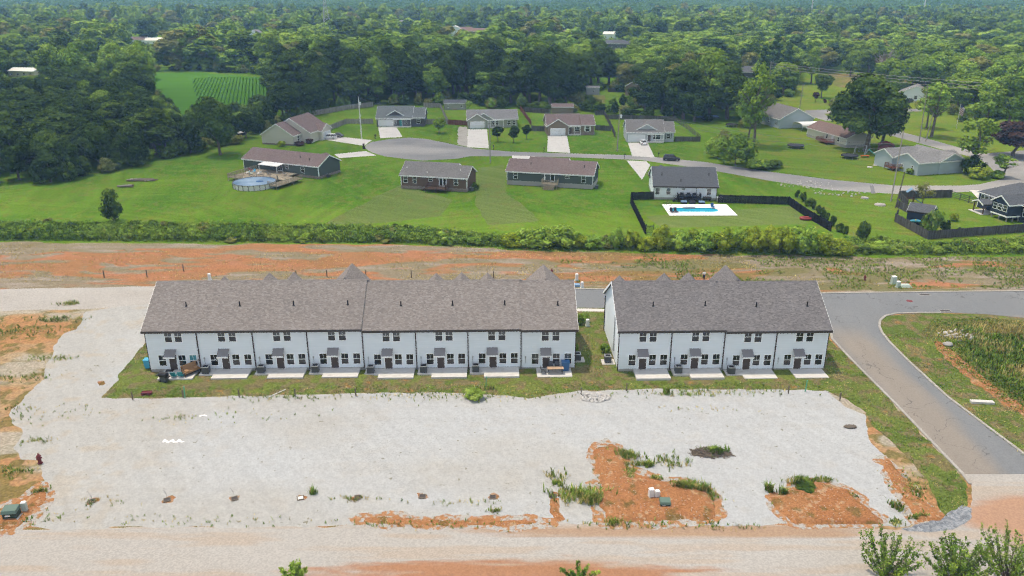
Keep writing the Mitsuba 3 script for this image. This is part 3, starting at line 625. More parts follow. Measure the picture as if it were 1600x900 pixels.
def vent_pipe(t, M, x, y, z, r=.085, h=.55, mat='black'):
    add('vent_pipe', MB().disk(x, y, z - .1, z + h, r, n=8).disk(x, y, z - .06, z + .06, r * 2.2, r * 1.2, n=8).ply(mat, M), t)


# ---------------------------------------------------------------- town house rows
def ac_unit(M, x, y, label, group='air conditioners behind the town houses', s=0.86, h=.92, name='air_conditioner'):
    t = thing(name, label, 'air conditioner', group)
    m = M @ tr(x, y, .1)
    a = s / 2
    mb = MB().box(-a, a, -a, a, .03, h - .08)
    for k in range(9):
        for sx in (-1, 1):
            zz = .08 + k * (h - .22) / 9
            mb.box(-a * .92, a * .92, sx * a if sx > 0 else -a - .012, a + .012 if sx > 0 else -a, zz, zz + .035)
    add('casing', mb.ply('metal_dark', m), t)
    add('top_rim', MB().box(-a - .02, a + .02, -a - .02, -a + .12, h - .08, h).box(-a - .02, a + .02, a - .12, a + .02, h - .08, h).box(-a - .02, -a + .12, -a + .12, a - .12, h - .08, h).box(a - .12, a + .02, -a + .12, a - .12, h - .08, h).ply('metal_grey', m), t)
    f = MB()
    for r in (.1, .2, .3): 
        ang = np.linspace(0, 2 * np.pi, 17)
        f.tube(np.column_stack([r * np.cos(ang), r * np.sin(ang), ang * 0 + h - .03]), .012, 4)
    f.box(-a + .12, a - .12, -.012, .012, h - .05, h - .034).box(-.012, .012, -a + .12, a - .12, h - .06, h - .05).disk(0, 0, h - .06, h - .045, .08, n=10)
    add('fan_grille', f.ply('black', m), t)
    add('fan_well', MB().box(-a + .12, a - .12, -a + .12, a - .12, h - .079, h - .07).ply('black', m), t)
    return t


def awning_shapes():
    s = SHAPES_MADE.get('awning')
    if not s:
        w, o, z0, z1, t = .70, .92, -.75, 0.0, .03
        mb = MB()
        mb.hexa([(-w, -o, z0), (w, -o, z0), (w, 0, z1 - t), (-w, 0, z1 - t)], [(-w, -o, z0 + t), (w, -o, z0 + t), (w, 0, z1), (-w, 0, z1)])
        seams = MB()
        for x in np.linspace(-w + .02, w - .02, 7):
            seams.hexa([(x - .014, -o, z0 + t), (x + .014, -o, z0 + t), (x + .014, -.0, z1), (x - .014, -.0, z1)], [(x - .014, -o, z0 + t + .045), (x + .014, -o, z0 + t + .045), (x + .014, -.0, z1 + .045), (x - .014, 0, z1 + .045)])
        rim = MB().box(-w - .02, w + .02, -o - .035, -o, z0 - .14, z0 + .06)
        br = MB()
        for x in (-w + .05, w - .05): br.tube([(x, -o + .03, z0 - .02), (x, -.02, z0 - .28)], .022, 5)
        s = SHAPES_MADE['awning'] = (mb.ply('metal_bronze'), seams.ply('metal_bronze'), rim.ply('trim_white'), br.ply('trim_brown'))
    return s


DOOR = (MB().box(-.46, .46, -.05, 0, .05, 2.13).box(-.36, .36, -.062, -.05, .25, 1.0).box(-.36, .36, -.062, -.05, 1.15, 1.95).ply('door_brown'),
        MB().box(-.56, -.46, -.06, 0, .05, 2.23).box(.46, .56, -.06, 0, .05, 2.23).box(-.46, .46, -.06, 0, 2.13, 2.23).ply('trim_white'),
        MB().box(.34, .42, -.10, -.062, .98, 1.1).ply('steel'))


def town_row(key_label, A, ang, widths, steps, roofs, wall, depth=13.1, eave=5.62, pitch=.6, gables=(), lamp=True, upper=None, bins=()):
    t = thing('townhouse_row', key_label, 'townhouse row', 'white townhouse rows on the gravel lot')
    M0 = frame(A, ang=math.radians(ang))
    x = 0.0
    units = []
    for (n, off), roof in zip(steps, roofs):
        ws = widths[len(units):len(units) + n]; x1 = x + sum(ws)
        M = M0 @ tr(0, 0, off)
        first, last = x == 0, len(units) + n == len(widths)
        block(t, M, x, x1, 0, depth, eave, pitch, 'x', wall, roof, 'trim_brown', oh=.38, rake=.32, n0=first, n1=last)
        zr = eave + depth / 2 * pitch + .17
        add('ridge_cap', MB().ext([(depth / 2 - .16, zr - .07), (depth / 2, zr + .035), (depth / 2 + .16, zr - .07), (depth / 2, zr - .01)], x - .3, x1 + .3).ply(roof, M), t)
        add('foundation', MB().box(x + .03, x1 - .03, -.012, depth - .03, -.4, .16).ply('cinder', M), t)
        for w in ws:
            units.append((x, w, off)); x += w
    tot = x
    for i, (ux, w, off) in enumerate(units):
        M = M0 @ tr(0, 0, off)
        for fx in (.445, .64): window(t, M, ux + fx * w, 0, 3.93, .84, 1.42, upper=upper(i, 1) if upper else None)
        for j, fx in enumerate((.262, .655, .872)):
            window(t, M, ux + fx * w, 0, .66, .84, 1.42, upper=(upper(i, j + 2) if upper else None))
        md = M @ tr(ux + .468 * w, 0, 0)
        k = add('door', moved(DOOR[0], md), t); add('door_frame', moved(DOOR[1], md), k); add('door_handle', moved(DOOR[2], md), k)
        s = awning_shapes(); ma = M @ tr(ux + .455 * w, 0, 2.9)
        k = add('awning', moved(s[0], ma), t); add('seam', moved(s[1], ma), k); add('rim', moved(s[2], ma), k); add('bracket', moved(s[3], ma), k)
        if i == 0 or True:
            dx = ux + w - .06 if i < len(units) - 1 else None
            if dx is not None:
                mb = MB().box(dx, dx + .12, -.11, -.01, .12, eave - .45).tube([(dx + .06, -.06, eave - .45), (dx + .06, -.3, eave - .16)], .055, 6).box(dx, dx + .12, -.34, -.11, .06, .12)
                add('downspout', mb.ply('trim_brown', M), t)
        vy = 3.0
        if i != 99: vent_pipe(t, M, ux + w * .70, vy, eave + vy * pitch + .17)
        add('wall_vent', MB().box(ux + .22 * w - .05, ux + .22 * w + .05, -.05, 0, 2.95, 3.05).box(ux + .12 * w - .05, ux + .12 * w + .05, -.05, 0, 2.93, 3.03).ply('trim_white', M), t)
        if i: add('wall_pipe', MB().tube([(ux + .085 * w, -.05, .8), (ux + .085 * w, -.05, 1.55)], .03, 5).box(ux + .085 * w - .07, ux + .085 * w + .07, -.09, 0, 1.5, 1.75).ply('metal_grey', M), t)
    for x_, lastp in ((.0, 0), (tot, 1)):
        o = units[-1 if lastp else 0][2]
        xx = sorted((x_, x_ + (.11 if lastp else -.11)))
        add('downspout', MB().box(*xx, .02, .13, .12, eave - .1).ply('trim_brown', M0), t)
    for gx, hw, ridge, gp in gables:
        Mg = M0
        e = ridge - hw * gp
        block(t, Mg, gx - hw, gx + hw, depth / 2 + 1.2, depth + .35, e, gp, 'y', wall, roofs[0], 'trim_white', oh=.3, rake=.25, base=2.8, n0=False)
    return t, M0, units


def upper_left(i, j):
    if i == 0 and j == 4: return 'glass_blue'
    return 'glass_dark' if (j > 1 and i != 7) else None


ROW1 = ((-45.93, 91.64), 1.45)
row1, M1, U1 = town_row('long white row of eight townhouses with brown grey shingle roof, left of the two rows', ROW1[0], ROW1[1], [6.35, 6.95, 6.8, 6.95, 6.7, 6.6, 6.75, 6.9],
                        [(4, .36), (3, .16), (1, .02)], ['roof_taupe'] * 3, 'side_white',
                        gables=[(6.0, 1.4, 8.0, 1.0), (12.3, 1.7, 8.45, 1.0), (15.7, 1.7, 8.5, 1.0), (23.9, 3.4, 9.75, 1.0), (35.6, 1.6, 8.2, 1.0), (39.2, 1.6, 8.3, 1.0), (42.8, 1.5, 8.2, 1.0), (50.7, 3.3, 9.35, .95)], upper=upper_left)
row2, M2, U2 = town_row('shorter white row of four two storey townhouses with charcoal shingle roof beside the side street', (13.54, 92.03), 1.5, [6.6, 6.75, 6.6, 6.6], [(2, .22), (2, .02)], ['roof_charcoal'] * 2, 'side_white',
                        gables=[(1.9, 1.4, 8.0, 1.0), (8.2, 1.6, 8.3, 1.0), (11.6, 1.6, 8.35, 1.0), (16.8, 3.3, 9.4, 1.0)], upper=lambda i, j: 'glass_dark')
# flues and fronts rising behind the ridges
add('electric_meter', MB().box(-.16, -.002, 3.6, 4.0, 1.2, 2.2).box(-.13, -.002, 3.75, 3.85, 2.2, 6.2).ply('metal_grey', M2), row2)
add('downspout', MB().box(-.13, -.02, 12.9, 13.02, .1, 5.4).ply('trim_brown', M2), row2)

patio_names = []
def patio(M, x0, x1, y0, pad=None):
    mb = MB().box(x0, x1, y0, -.02, -.35, .10)
    k = slab_key = struct('patio', mb.ply('mat_concrete', M))
    if pad: struct('patio', MB().box(pad[0], pad[1], pad[2], -.02, -.35, .096).ply('mat_concrete', M))


bank = [tuple((M1 @ np.array([x, y, 0, 1]))[:2]) for x, y in ((-3.0, 13), (-3.2, -3.0), (-2.0, -4.6), (12, -4.7), (26.5, -4.6), (28.6, -3.0), (28.4, .3), (.2, .3), (.2, 13))]
struct('grass_bank', mound('m', bank, .25, 'mat_yard', .3, .35, 1.5, .06, seed=31))
ORD = ['first', 'second', 'third', 'fourth', 'fifth', 'sixth', 'seventh', 'eighth']
for i, (ux, w, off) in enumerate(U1):
    M = M1 @ tr(0, 0, off)
    if i == 0: patio(M, ux + 1.75, ux + 6.1, -2.65)
    elif i == 7: patio(M, ux + 1.95, ux + 6.4, -2.6)
    else:
        patio(M, ux + 2.0, ux + 6.45, -2.62, (ux + .2, ux + 2.0 - .004, -1.62))
        ac_unit(M, ux + .95, -1.0, f'grey air conditioner on the {ORD[i]} patio from the left end of the long townhouse row')
for i, (ux, w, off) in enumerate(U2):
    M = M2 @ tr(0, 0, off)
    if i == 0: patio(M, ux + 1.95, ux + 6.25, -2.65)
    elif i == 3: patio(M, ux + 2.1, ux + 6.3, -2.6)
    else:
        patio(M, ux + 2.2, ux + 6.4, -2.6, (ux + .2, ux + 2.2 - .004, -1.62))
        ac_unit(M, ux + .9, -1.0, f'grey air conditioner on the {ORD[i]} patio from the left end of the short townhouse row')
Ma = M1; xe = sum(w for _, w, _ in U1)
struct('patio', MB().box(xe + .05, xe + 1.55, 1.6, 3.1, 0, .1).ply('mat_concrete', Ma))
ac_unit(Ma, xe + .62, 2.35, 'grey air conditioner on a slab beside the right end wall of the long townhouse row', None)
struct('patio', MB().box(-1.75, -.05, 1.9, 3.5, 0, .1).ply('mat_concrete', M2))
ac_unit(M2, -.95, 2.7, 'grey air conditioner on a slab by the left end wall of the short townhouse row', None)


# ---------------------------------------------------------------- the houses of the subdivision
def deck(name, label, M, x0, x1, y0, y1, h, mat='wood_deck', rail=True, cat='deck', steps=None, open_sides=()):
    t = thing(name, label, cat)
    n = max(3, int((x1 - x0) / .28))
    w = (x1 - x0) / n
    mb = MB()
    for i in range(n): mb.box(x0 + i * w + .008, x0 + (i + 1) * w - .008, y0, y1, h - .05, h)
    k = add('floor', MB().box(x0, x1, y0 + .03, y1 - .03, h - .22, h - .06).ply(mat, M), t)
    add('deck_board', mb.ply(mat, M), t, kind='stuff')
    for x in np.linspace(x0 + .1, x1 - .1, max(2, int((x1 - x0) / 2.2) + 1)):
        add('post', MB().box(x - .06, x + .06, y0 - .01, y0 + .11, 0, h + (.95 if rail else -.2)).ply(mat, M), t)
    if rail:
        for side in ('f', 'l', 'r'):
            if side in open_sides: continue
            if side == 'f': a, b = (x0, y0 + .05), (x1, y0 + .05)
            else:
                xx = x0 + .05 if side == 'l' else x1 - .05; a, b = (xx, y0 + .1), (xx, y1)
            L = dist2(a, b)
            mm = frame(a, b)
            q = MB().box(0, L, -.05, .05, h + .88, h + .94).box(0, L, -.03, .03, h + .12, h + .18)
            for x in np.arange(.1, L, .16): q.box(x - .02, x + .02, -.02, .02, h + .18, h + .88)
            add('railing', q.ply(mat, np.asarray(M) @ mm), t)
    if steps:
        sx0, sx1, sy, d = steps
        mb = MB(); n = max(2, int(h / .2))
        for i in range(n):
            z = h * (n - i) / (n + 1); q = i * .27
            if d == 'f': mb.box(sx0, sx1, sy - q - .27, sy - q, z - .05, z)
            elif d == 'l': mb.box(sx0 - q - .27, sx0 - q, sy, sy + 1.1, z - .05, z)
        if d == 'l':
            for yy in (sy, sy + 1.1):
                mb.hexa([(sx0 - n * .27, yy - .02, 0), (sx0, yy - .02, h - .2), (sx0, yy + .02, h - .2), (sx0 - n * .27, yy + .02, 0)], [(sx0 - n * .27, yy - .02, .2), (sx0, yy - .02, h), (sx0, yy + .02, h), (sx0 - n * .27, yy + .02, .2)])
                mb.hexa([(sx0 - n * .27, yy - .03, .85), (sx0, yy - .03, h + .85), (sx0, yy + .03, h + .85), (sx0 - n * .27, yy + .03, .85)], [(sx0 - n * .27, yy - .03, .93), (sx0, yy - .03, h + .93), (sx0, yy + .03, h + .93), (sx0 - n * .27, yy + .03, .93)])
        add('steps', mb.ply(mat, M), t)
    return t


def found(t, M, x0, x1, y0, y1, h, mat='mat_brick'):
    add('foundation', MB().box(x0 - .012, x1 + .012, y0 - .012, y1 + .012, -.1, h).ply(mat, M), t)


def cond(M, x, y, label): ac_unit(M, x, y, label, None, .8, .8)


def side_window(t, M, X, y, z, w, h, left=True, **k):
    window(t, M, X, y, z, w, h, rot=-math.pi / 2 if left else math.pi / 2, **k)


# H1 long grey green house, deck and round pool
A, B = (-71.9, 212.3), (-49.44, 201.86)
L1 = dist2(A, B); M = frame(A, B)
t = thing('house', 'long grey green house with plum shingle roof, behind the round pool and its deck', 'house')
block(t, M, 0, L1, 0, 9.0, 3.25, .46, 'x', 'side_greygreen', 'roof_plum', 'trim_white', base=.55)
block(t, M, L1 - 8.0, L1 - 3.2, 6, 10.6, 3.2, .46, 'y', 'side_greygreen', 'roof_plum', 'trim_white', n0=False, base=.1)
found(t, M, 0, L1, 0, 9.0, .62); corner_boards(t, M, 0, L1, 0, 9, 3.0, base=.62)
for x, z, w, h in ((9.6, 1.9, .9, .8), (14.6, 1.75, .95, 1.1), (19.7, 1.15, 1.0, 1.75)): window(t, M, x, 0, z, w, h, muntin=False)
k = add('door', MB().box(11.6, 13.1, -.05, 0, .95, 3.0).ply('door_white', M), t); add('pane', MB().box(11.75, 12.3, -.065, -.05, 1.15, 2.85).box(12.42, 12.95, -.065, -.05, 1.15, 2.85).ply('glass_dark', M), k)
k = add('porch_cover', MB().hexa([(7.6, -3.0, 2.75), (14.0, -3.0, 2.75), (14.0, -.35, 3.02), (7.6, -.35, 3.02)], [(7.6, -3.0, 2.86), (14.0, -3.0, 2.86), (14.0, -.35, 3.13), (7.6, -.35, 3.13)]).ply('off_white', M), t)
for x in (7.9, 13.7): add('post', MB().box(x - .06, x + .06, -2.95, -2.83, .9, 2.75).ply('trim_white', M), k)
for x, y in ((17.5, 2.2), (20.8, 1.7)): vent_pipe(t, M, x, y, 3.25 + .46 * y + .17)
cond(frame(A, B), L1 + 1.0, 2.6, 'grey air conditioner beside the right end of the long grey green house')
deck('deck', 'pale timber deck between the round pool and the long grey green house', M, 4.6, 18.0, -7.9, -.05, .9, open_sides=('f', 'r'))
deck('deck', 'timber deck corner between the main pool deck and the walkway', M, 18.05, 22.9, -7.9, -4.15, .9, open_sides=('f', 'l'))
deck('deck', 'timber walkway with railing at the right edge of the round pool', M @ frame((20.1, -7.95), ang=0), 0, 2.8, -6.0, 0, .9, open_sides=('l',))
pc = np.array((-63.5, 193.85))
t = thing('round_pool', 'round above ground pool with blue water and pale panelled wall', 'pool')
R = 5.15
ang = np.linspace(0, 2 * np.pi, 25)[:-1]
for i in range(24):
    a0, a1 = ang[i] + .012, ang[i] + 2 * np.pi / 24 - .012
    q = [(pc[0] + r * math.cos(a), pc[1] + r * math.sin(a)) for r, a in ((R, a0), (R, a1), (R - .05, a1), (R - .05, a0))]
    add('wall_panel', MB().ext(q, 0, 1.22, 'z').ply('off_white'), t)
mb = MB()
for a in ang: mb.box(-.07, .07, -.06, .09, 0, 1.3) if False else mb.disk(pc[0] + (R + .02) * math.cos(a), pc[1] + (R + .02) * math.sin(a), 0, 1.28, .09, n=8)
add('upright', mb.ply('metal_dark'), t, kind='stuff')
rim = MB()
for i in range(48):
    a0, a1 = i * np.pi / 24, (i + 1) * np.pi / 24
    q = [(pc[0] + r * math.cos(a), pc[1] + r * math.sin(a)) for r, a in ((R + .12, a0), (R + .12, a1), (R - .14, a1), (R - .14, a0))]
    rim.ext(q, 1.23, 1.29, 'z')
add('top_rail', rim.ply('metal_dark'), t)
add('liner', MB().disk(pc[0], pc[1], .9, 1.22, R - .06, R - .055, 40).ply('liner'), t)
add('water', MB().disk(pc[0], pc[1], .95, 1.06, R - .2, n=40).disk(pc[0], pc[1], 1.06, 1.226, R - .06, R - .06, 40).ply('tub_water'), t)
single('pool_float', MB().disk(pc[0] + 1.3, pc[1] - .1, 1.23, 1.36, .9, .8, 18, ry=.75).ply('blue'), 'dark blue float lying on the water of the round pool', 'pool float')
for (x, y, m, s, l) in ((6.8, -6.0, 'off_white', .8, 'white'), (8.4, -6.6, 'pale_green', .8, 'pale green'), (10.2, -5.6, 'fabric_white', .85, 'cream'), (12.6, -4.6, 'metal_dark', .8, 'dark grey'), (5.4, -3.4, 'red', .6, 'red'), (16.6, -3.3, 'metal_grey', .75, 'grey'), (7.4, -4.4, 'sky_blue', .6, 'blue')):
    tt = thing('deck_chair', f'{l} chair on the deck of the long grey green house', 'chair')
    mm = M @ tr(x, y, .9) @ frame((0, 0), ang=x * 1.7)
    add('seat', MB().box(-s / 2, s / 2, -s / 2, s / 2, .36, .44).ply(m, mm), tt); add('backrest', MB().hexa([(-s / 2, s / 2 - .08, .44), (s / 2, s / 2 - .08, .44), (s / 2, s / 2, .44), (-s / 2, s / 2, .44)], [(-s / 2, s / 2 + .1, .95), (s / 2, s / 2 + .1, .95), (s / 2, s / 2 + .16, .95), (-s / 2, s / 2 + .16, .95)]).ply(m, mm), tt)
    for sx in (-1, 1):
        for sy in (-1, 1): add('leg', MB().box(sx * (s / 2 - .03) - .025, sx * (s / 2 - .03) + .025, sy * (s / 2 - .03) - .025, sy * (s / 2 - .03) + .025, 0, .36).ply(m, mm), tt)
# steps of boards at the pool's left: a low fence screen
deck('deck', 'low railed timber landing at the left edge of the round pool', M, 4.6, 9.6, -11.0, -7.95, .9, open_sides=('r',))

# H2 brown house
A, B = (-27.07, 191.67), (-10.76, 187.88); L2 = dist2(A, B); M = frame(A, B)
t = thing('house', 'brown sided house with grey roof and a dark wooden back deck', 'house')
block(t, M, 0, L2 - 3.4, 0, 9.2, 3.45, .5, 'x', 'side_brown', 'roof_grey', 'trim_white', base=.7, n1=True)
block(t, M, L2 - 3.4, L2, 0, 7.8, 3.45, .5, 'x', 'side_brown', 'roof_grey', 'trim_white', base=.7, n0=False)
found(t, M, 0, L2, 0, 7.8, .75); corner_boards(t, M, 0, L2, 0, 7.8, 3.3, base=.75)
for x, z, w, h in ((1.2, 1.55, .85, 1.45), (3.6, 1.55, .85, 1.45), (7.6, 2.2, .85, .85), (14.0, 1.5, .9, 1.5)): window(t, M, x, 0, z, w, h, muntin=False)
k = add('door', MB().box(9.7, 11.7, -.05, 0, 1.05, 3.1).ply('door_white', M), t)
add('pane', MB().box(9.95, 10.55, -.065, -.05, 1.3, 2.95).ply('glass_dark', M), k); add('pane', MB().box(10.85, 11.45, -.065, -.05, 1.3, 2.95).ply('glass_dark', M), k)
deck('deck', 'dark brown back deck with steps behind the brown house', M, 7.0, 12.2, -2.6, -.03, 1.0, 'wood_brown', steps=(7.0, 8.2, -1.3, 'l'))
for x, y in ((.9, 2.2), (6.5, 1.0), (14.6, 2.2)): vent_pipe(t, M, x, y, 3.45 + .5 * y + .17, mat='off_white', h=.3)
cond(M, L2 + .8, 1.2, 'white grey air conditioner at the right end of the brown house')

# H3 grey house, red brown roof
A, B = (-1.28, 195.88), (19.62, 190.68); L3 = dist2(A, B); M = frame(A, B)
t = thing('house', 'long grey house with red brown roof and a small back deck with umbrella', 'house')
block(t, M, 0, 5.0, 0, 8.4, 3.5, .5, 'x', 'side_greygreen', 'roof_plum', 'trim_white', base=1.0, n1=False)
block(t, M, 5.0, 14.5, 0, 10.4, 3.5, .5, 'x', 'side_greygreen', 'roof_plum', 'trim_white', base=1.0)
block(t, M, 14.5, L3, 0, 9.0, 3.5, .5, 'x', 'side_greygreen', 'roof_plum', 'trim_white', base=1.0, n0=False)
found(t, M, 0, L3, 0, 8.4, 1.1, 'cinder'); corner_boards(t, M, 0, L3, 0, 8.4, 3.4, base=1.1)
for x, z, w, h in ((2.2, 1.6, .8, 1.4), (15.2, 2.3, .85, .95), (19.2, 1.5, .9, 1.6)): window(t, M, x, 0, z, w, h, muntin=False)
k = add('door', MB().box(11.0, 12.1, -.05, 0, 1.3, 3.2).ply('door_white', M), t); add('pane', MB().box(11.15, 11.95, -.065, -.05, 1.5, 3.05).ply('glass_dark', M), k)
deck('deck', 'small timber back deck with front steps behind the long grey house', M, 9.2, 13.2, -2.4, -.03, 1.2, 'wood_deck', steps=(9.9, 12.6, -2.4, 'f'))
for x, y in ((5.6, 2.4), (19.0, 2.2)): vent_pipe(t, M, x, y, 3.5 + .5 * y + .17)
tt = thing('patio_umbrella', 'closed cream umbrella on the deck of the long grey house', 'umbrella'); add('pole', MB().disk(9.9, -1.6, 1.2, 3.9, .03, n=6).ply('metal_grey', M), tt); add('canopy', MB().disk(9.9, -1.6, 2.0, 3.8, .22, .05, 10).ply('fabric_white', M), tt)
cond(M, L3 + .8, 1.0, 'grey air conditioner at the right end of the long grey house')

# H4 white house with pool
A, B = (32.73, 180.94), (47.1, 179.8); L4 = dist2(A, B); M = frame(A, B)
t = thing('house', 'white house with slate roof beside the in ground pool', 'house')
block(t, M, 0, L4, 0, 12.2, 3.25, .5, 'x', 'side_white', 'roof_slate', 'trim_brown', base=.4, oh=.4)
block(t, M, .2, 5.5, 9.0, 14.8, 3.2, .6, 'y', 'side_white', 'roof_slate', 'trim_brown', n0=False)
block(t, M, 8.0, 11.4, 9.0, 13.4, 3.2, .6, 'y', 'side_white', 'roof_slate', 'trim_brown', n0=False)
found(t, M, 0, L4, 0, 12.2, .5, 'cinder')
for x, z, w, h in ((.9, 1.2, .9, 1.45), (3.4, 1.2, .9, 1.45), (12.6, 1.2, .9, 1.5)): window(t, M, x, 0, z, w, h, upper='glass_pale', muntin=False)
window(t, M, 6.8, 0, 2.3, .75, .35, muntin=False)
side_window(t, M, 0, 8.0, 1.3, .8, 1.3, muntin=False)
add('door', MB().box(8.6, 9.6, -.05, 0, .75, 2.9).ply('door_white', M), t)
for x in (.06, L4 - .06, 9.75): add('downspout', MB().box(x - .05, x + .05, -.1, -.0, .1, 3.05).ply('trim_brown', M), t)
for x, y in ((2.0, 3.2), (6.2, 1.2), (12.8, 3.4)): vent_pipe(t, M, x, y, 3.25 + .5 * y + .17)
deck('deck', 'black back deck with stairs beside the in ground pool', M, 5.4, 10.6, -2.4, -.03, .9, 'wood_black', steps=(5.4, 6.0, -2.2, 'l'))
for x, y, l in ((6.4, -1.0, 'left'), (7.9, -.9, 'middle'), (9.2, -1.1, 'right')):
    tt = thing('cushioned_chair', f'black cushioned seat on the black deck, {l} of three', 'seat'); mm = M @ tr(x, y, .9)
    add('seat', MB().box(-.4, .4, -.4, .4, .1, .45).ply('fabric_dark', mm), tt); add('backrest', MB().box(-.4, .4, .28, .42, .45, .95).ply('fabric_dark', mm), tt); add('armrest', MB().box(-.5, -.4, -.4, .4, .1, .65).ply('black', mm), tt); add('armrest', MB().box(.4, .5, -.4, .4, .1, .65).ply('black', mm), tt)
for x, m, l in ((7.0, 'cover_blue', 'left pale blue lounge bed'), (8.9, 'fabric_dark', 'middle dark lounge bed'), (11.0, 'cover_blue', 'right rounded blue lounge bed')):
    tt = thing('poolside_bed', f'{l} in the line behind the in ground pool', 'lounge bed'); mm = M @ tr(x - .4, -3.4, .05)
    add('base', MB().box(-.7, .7, -.4, .5, .0, .3).ply('black', mm), tt); add('cushion', MB().box(-.66, .66, -.36, .46, .3, .55).ply(m, mm), tt)
tt = thing('barrel_grill', 'black cylinder grill lying by the wall of the white house', 'grill'); add('barrel', MB().tube([(11.2, -.9, .7), (11.3, -.9, .7), (13.0, -.9, .7), (13.1, -.9, .7)], [.2, .42, .42, .2], 12).ply('black', M), tt)
for x in (11.6, 12.7): add('leg', MB().box(x - .05, x + .05, -1.1, -.7, 0, .4).ply('black', M), tt)
tt = thing('storage_bin', 'tan boxy storage bin at the right corner of the white house', 'storage bin'); add('body', MB().box(14.4, 15.9, -1.2, 0.1, 0, .8).ply('cinder', M), tt); add('lid', MB().box(14.35, 15.95, -1.25, .15, .8, .92).ply('off_white', M), tt)
# pool in its white slab
pd = [(33.89, 176.09), (48.51, 176.09), (48.54, 166.61), (33.85, 166.46)]
pw = Polygon(LineString([(36.67, 171.04), (43.7, 170.94)]).buffer(1.75).exterior)
struct('pool_deck', mikit.ply(flat(Polygon(pd).difference(pw), .10), 'pale_concrete')); 
mb = MB(); e = list(Polygon(pd).exterior.coords)
for a, b in zip(e[:-1], e[1:]): mb.raw([(*a, 0), (*b, 0), (*b, .10), (*a, .10)], [(0, 1, 2, 3)])
struct('pool_deck_edge', mb.ply('pale_concrete'))
t = thing('swimming_pool', 'in ground swimming pool with rounded ends and bright blue water', 'pool')
add('coping', MB().raw(*[x for x in flat(pw.buffer(.16).difference(pw.buffer(-.10)), .125)]).ply('trim_white'), t)
add('water', mikit.ply(flat(pw.buffer(-.05), .04), 'pool_water'), t)
k = thing('pool_steps', 'grey step platform at the back edge of the in ground pool', 'pool steps'); q = (39.36, 172.46); add('platform', MB().box(q[0] - 1.3, q[0] + 1.3, q[1] - .3, q[1] + .5, .1, .32).ply('metal_grey'), k); add('handrail', MB().tube([(q[0], q[1] - .2, .3), (q[0], q[1] - .2, .9), (q[0], q[1] - .6, .9), (q[0], q[1] - .9, .2)], .03, 5).ply('steel'), k)
for q, l, m in (((34.82, 168.69), 'left dark poolside chair at the corner of the white slab', 'fabric_dark'), ((35.69, 168.91), 'right dark poolside chair at the corner of the white slab', 'fabric_dark'), ((44.68, 172.73), 'blue poolside chair behind the right end of the pool', 'blue')):
    tt = thing('poolside_chair', l, 'chair'); mm = frame(q, ang=.3, z=.1)
    add('seat', MB().box(-.35, .35, -.5, .4, .25, .33).ply(m, mm), tt); add('backrest', MB().hexa([(-.35, .35, .33), (.35, .35, .33), (.35, .43, .33), (-.35, .43, .33)], [(-.35, .6, 1.0), (.35, .6, 1.0), (.35, .68, 1.0), (-.35, .68, 1.0)]).ply(m, mm), tt)
    for x in (-.3, .3):
        for y in (-.45, .35): add('leg', MB().box(x - .03, x + .03, y - .03, y + .03, 0, .25).ply('metal_grey', mm), tt)
q = (34.98, 174.96)
tt = thing('parked_bicycle', 'dark bicycle parked on the left corner of the pool slab', 'bicycle'); mm = frame(q, ang=-.4, z=.1)
for x in (-.55, .55):
    a = np.linspace(0, 2 * np.pi, 17); add('wheel', MB().tube(np.column_stack([x + .33 * np.cos(a), a * 0, .34 + .33 * np.sin(a)]), .03, 5).ply('rubber', mm), tt)
add('bicycle_frame', MB().tube([(-.55, 0, .34), (-.15, 0, .8), (.4, 0, .8), (.55, 0, .34)], .03, 5).tube([(-.55, 0, .34), (0, 0, .36), (.4, 0, .8)], .03, 5).tube([(-.15, 0, .8), (0, 0, .36)], .03, 5).ply('black', mm), tt)
add('handlebar', MB().tube([(.38, -.25, 1.02), (.4, 0, .98), (.38, .25, 1.02)], .025, 5).ply('black', mm), tt); add('saddle', MB().box(-.3, -.05, -.08, .08, .88, .95).ply('black', mm), tt)


# far row of small houses
def front_porch(t, M, x0, x1, y, h, n=2):
    add('porch_floor', MB().box(x0, x1, y - 1.4, y - .02, 0, .3).ply('mat_concrete', M), t)
    for x in np.linspace(x0 + .1, x1 - .1, n): add('porch_post', MB().box(x - .08, x + .08, y - 1.35, y - 1.19, .3, h).ply('trim_white', M), t)
    add('porch_beam', MB().box(x0, x1, y - 1.36, y - 1.18, h, h + .22).ply('trim_white', M), t)


# H7 beige house at the left of the cul de sac
A, B = (-78.28, 250.73), (-67.81, 248.02); W7 = dist2(A, B); M = frame(A, B)
t = thing('house', 'beige house with plum roof at the left end of the cul de sac', 'house')
block(t, M, 0, W7, 0, 5.2, 3.1, .62, 'y', 'side_beige', 'roof_plum', 'trim_white', base=.3)
block(t, M, .6, W7 + 3.2, 5.2, 17.5, 3.3, .62, 'y', 'side_beige', 'roof_plum', 'trim_white', oh=.3)
block(t, M, W7 - 1.0, W7 + 4.4, 10.5, 17.0, 3.1, .55, 'x', 'side_beige', 'roof_plum', 'trim_white', n0=False)
found(t, M, 0, W7, 0, 5.2, .4)
side_window(t, M, W7, 3.4, 1.0, 1.0, 1.5, left=False, muntin=False)
mg = M @ frame((W7 + 4.4, 10.9), ang=math.pi / 2)
garage_door(t, mg, .7, 5.5, .02, 2.35, 0)
for y in (6.0, 9.0): add('porch_post', MB().box(W7 + 3.0, W7 + 3.16, y, y + .16, 0, 3.1).ply('trim_white', M), t)

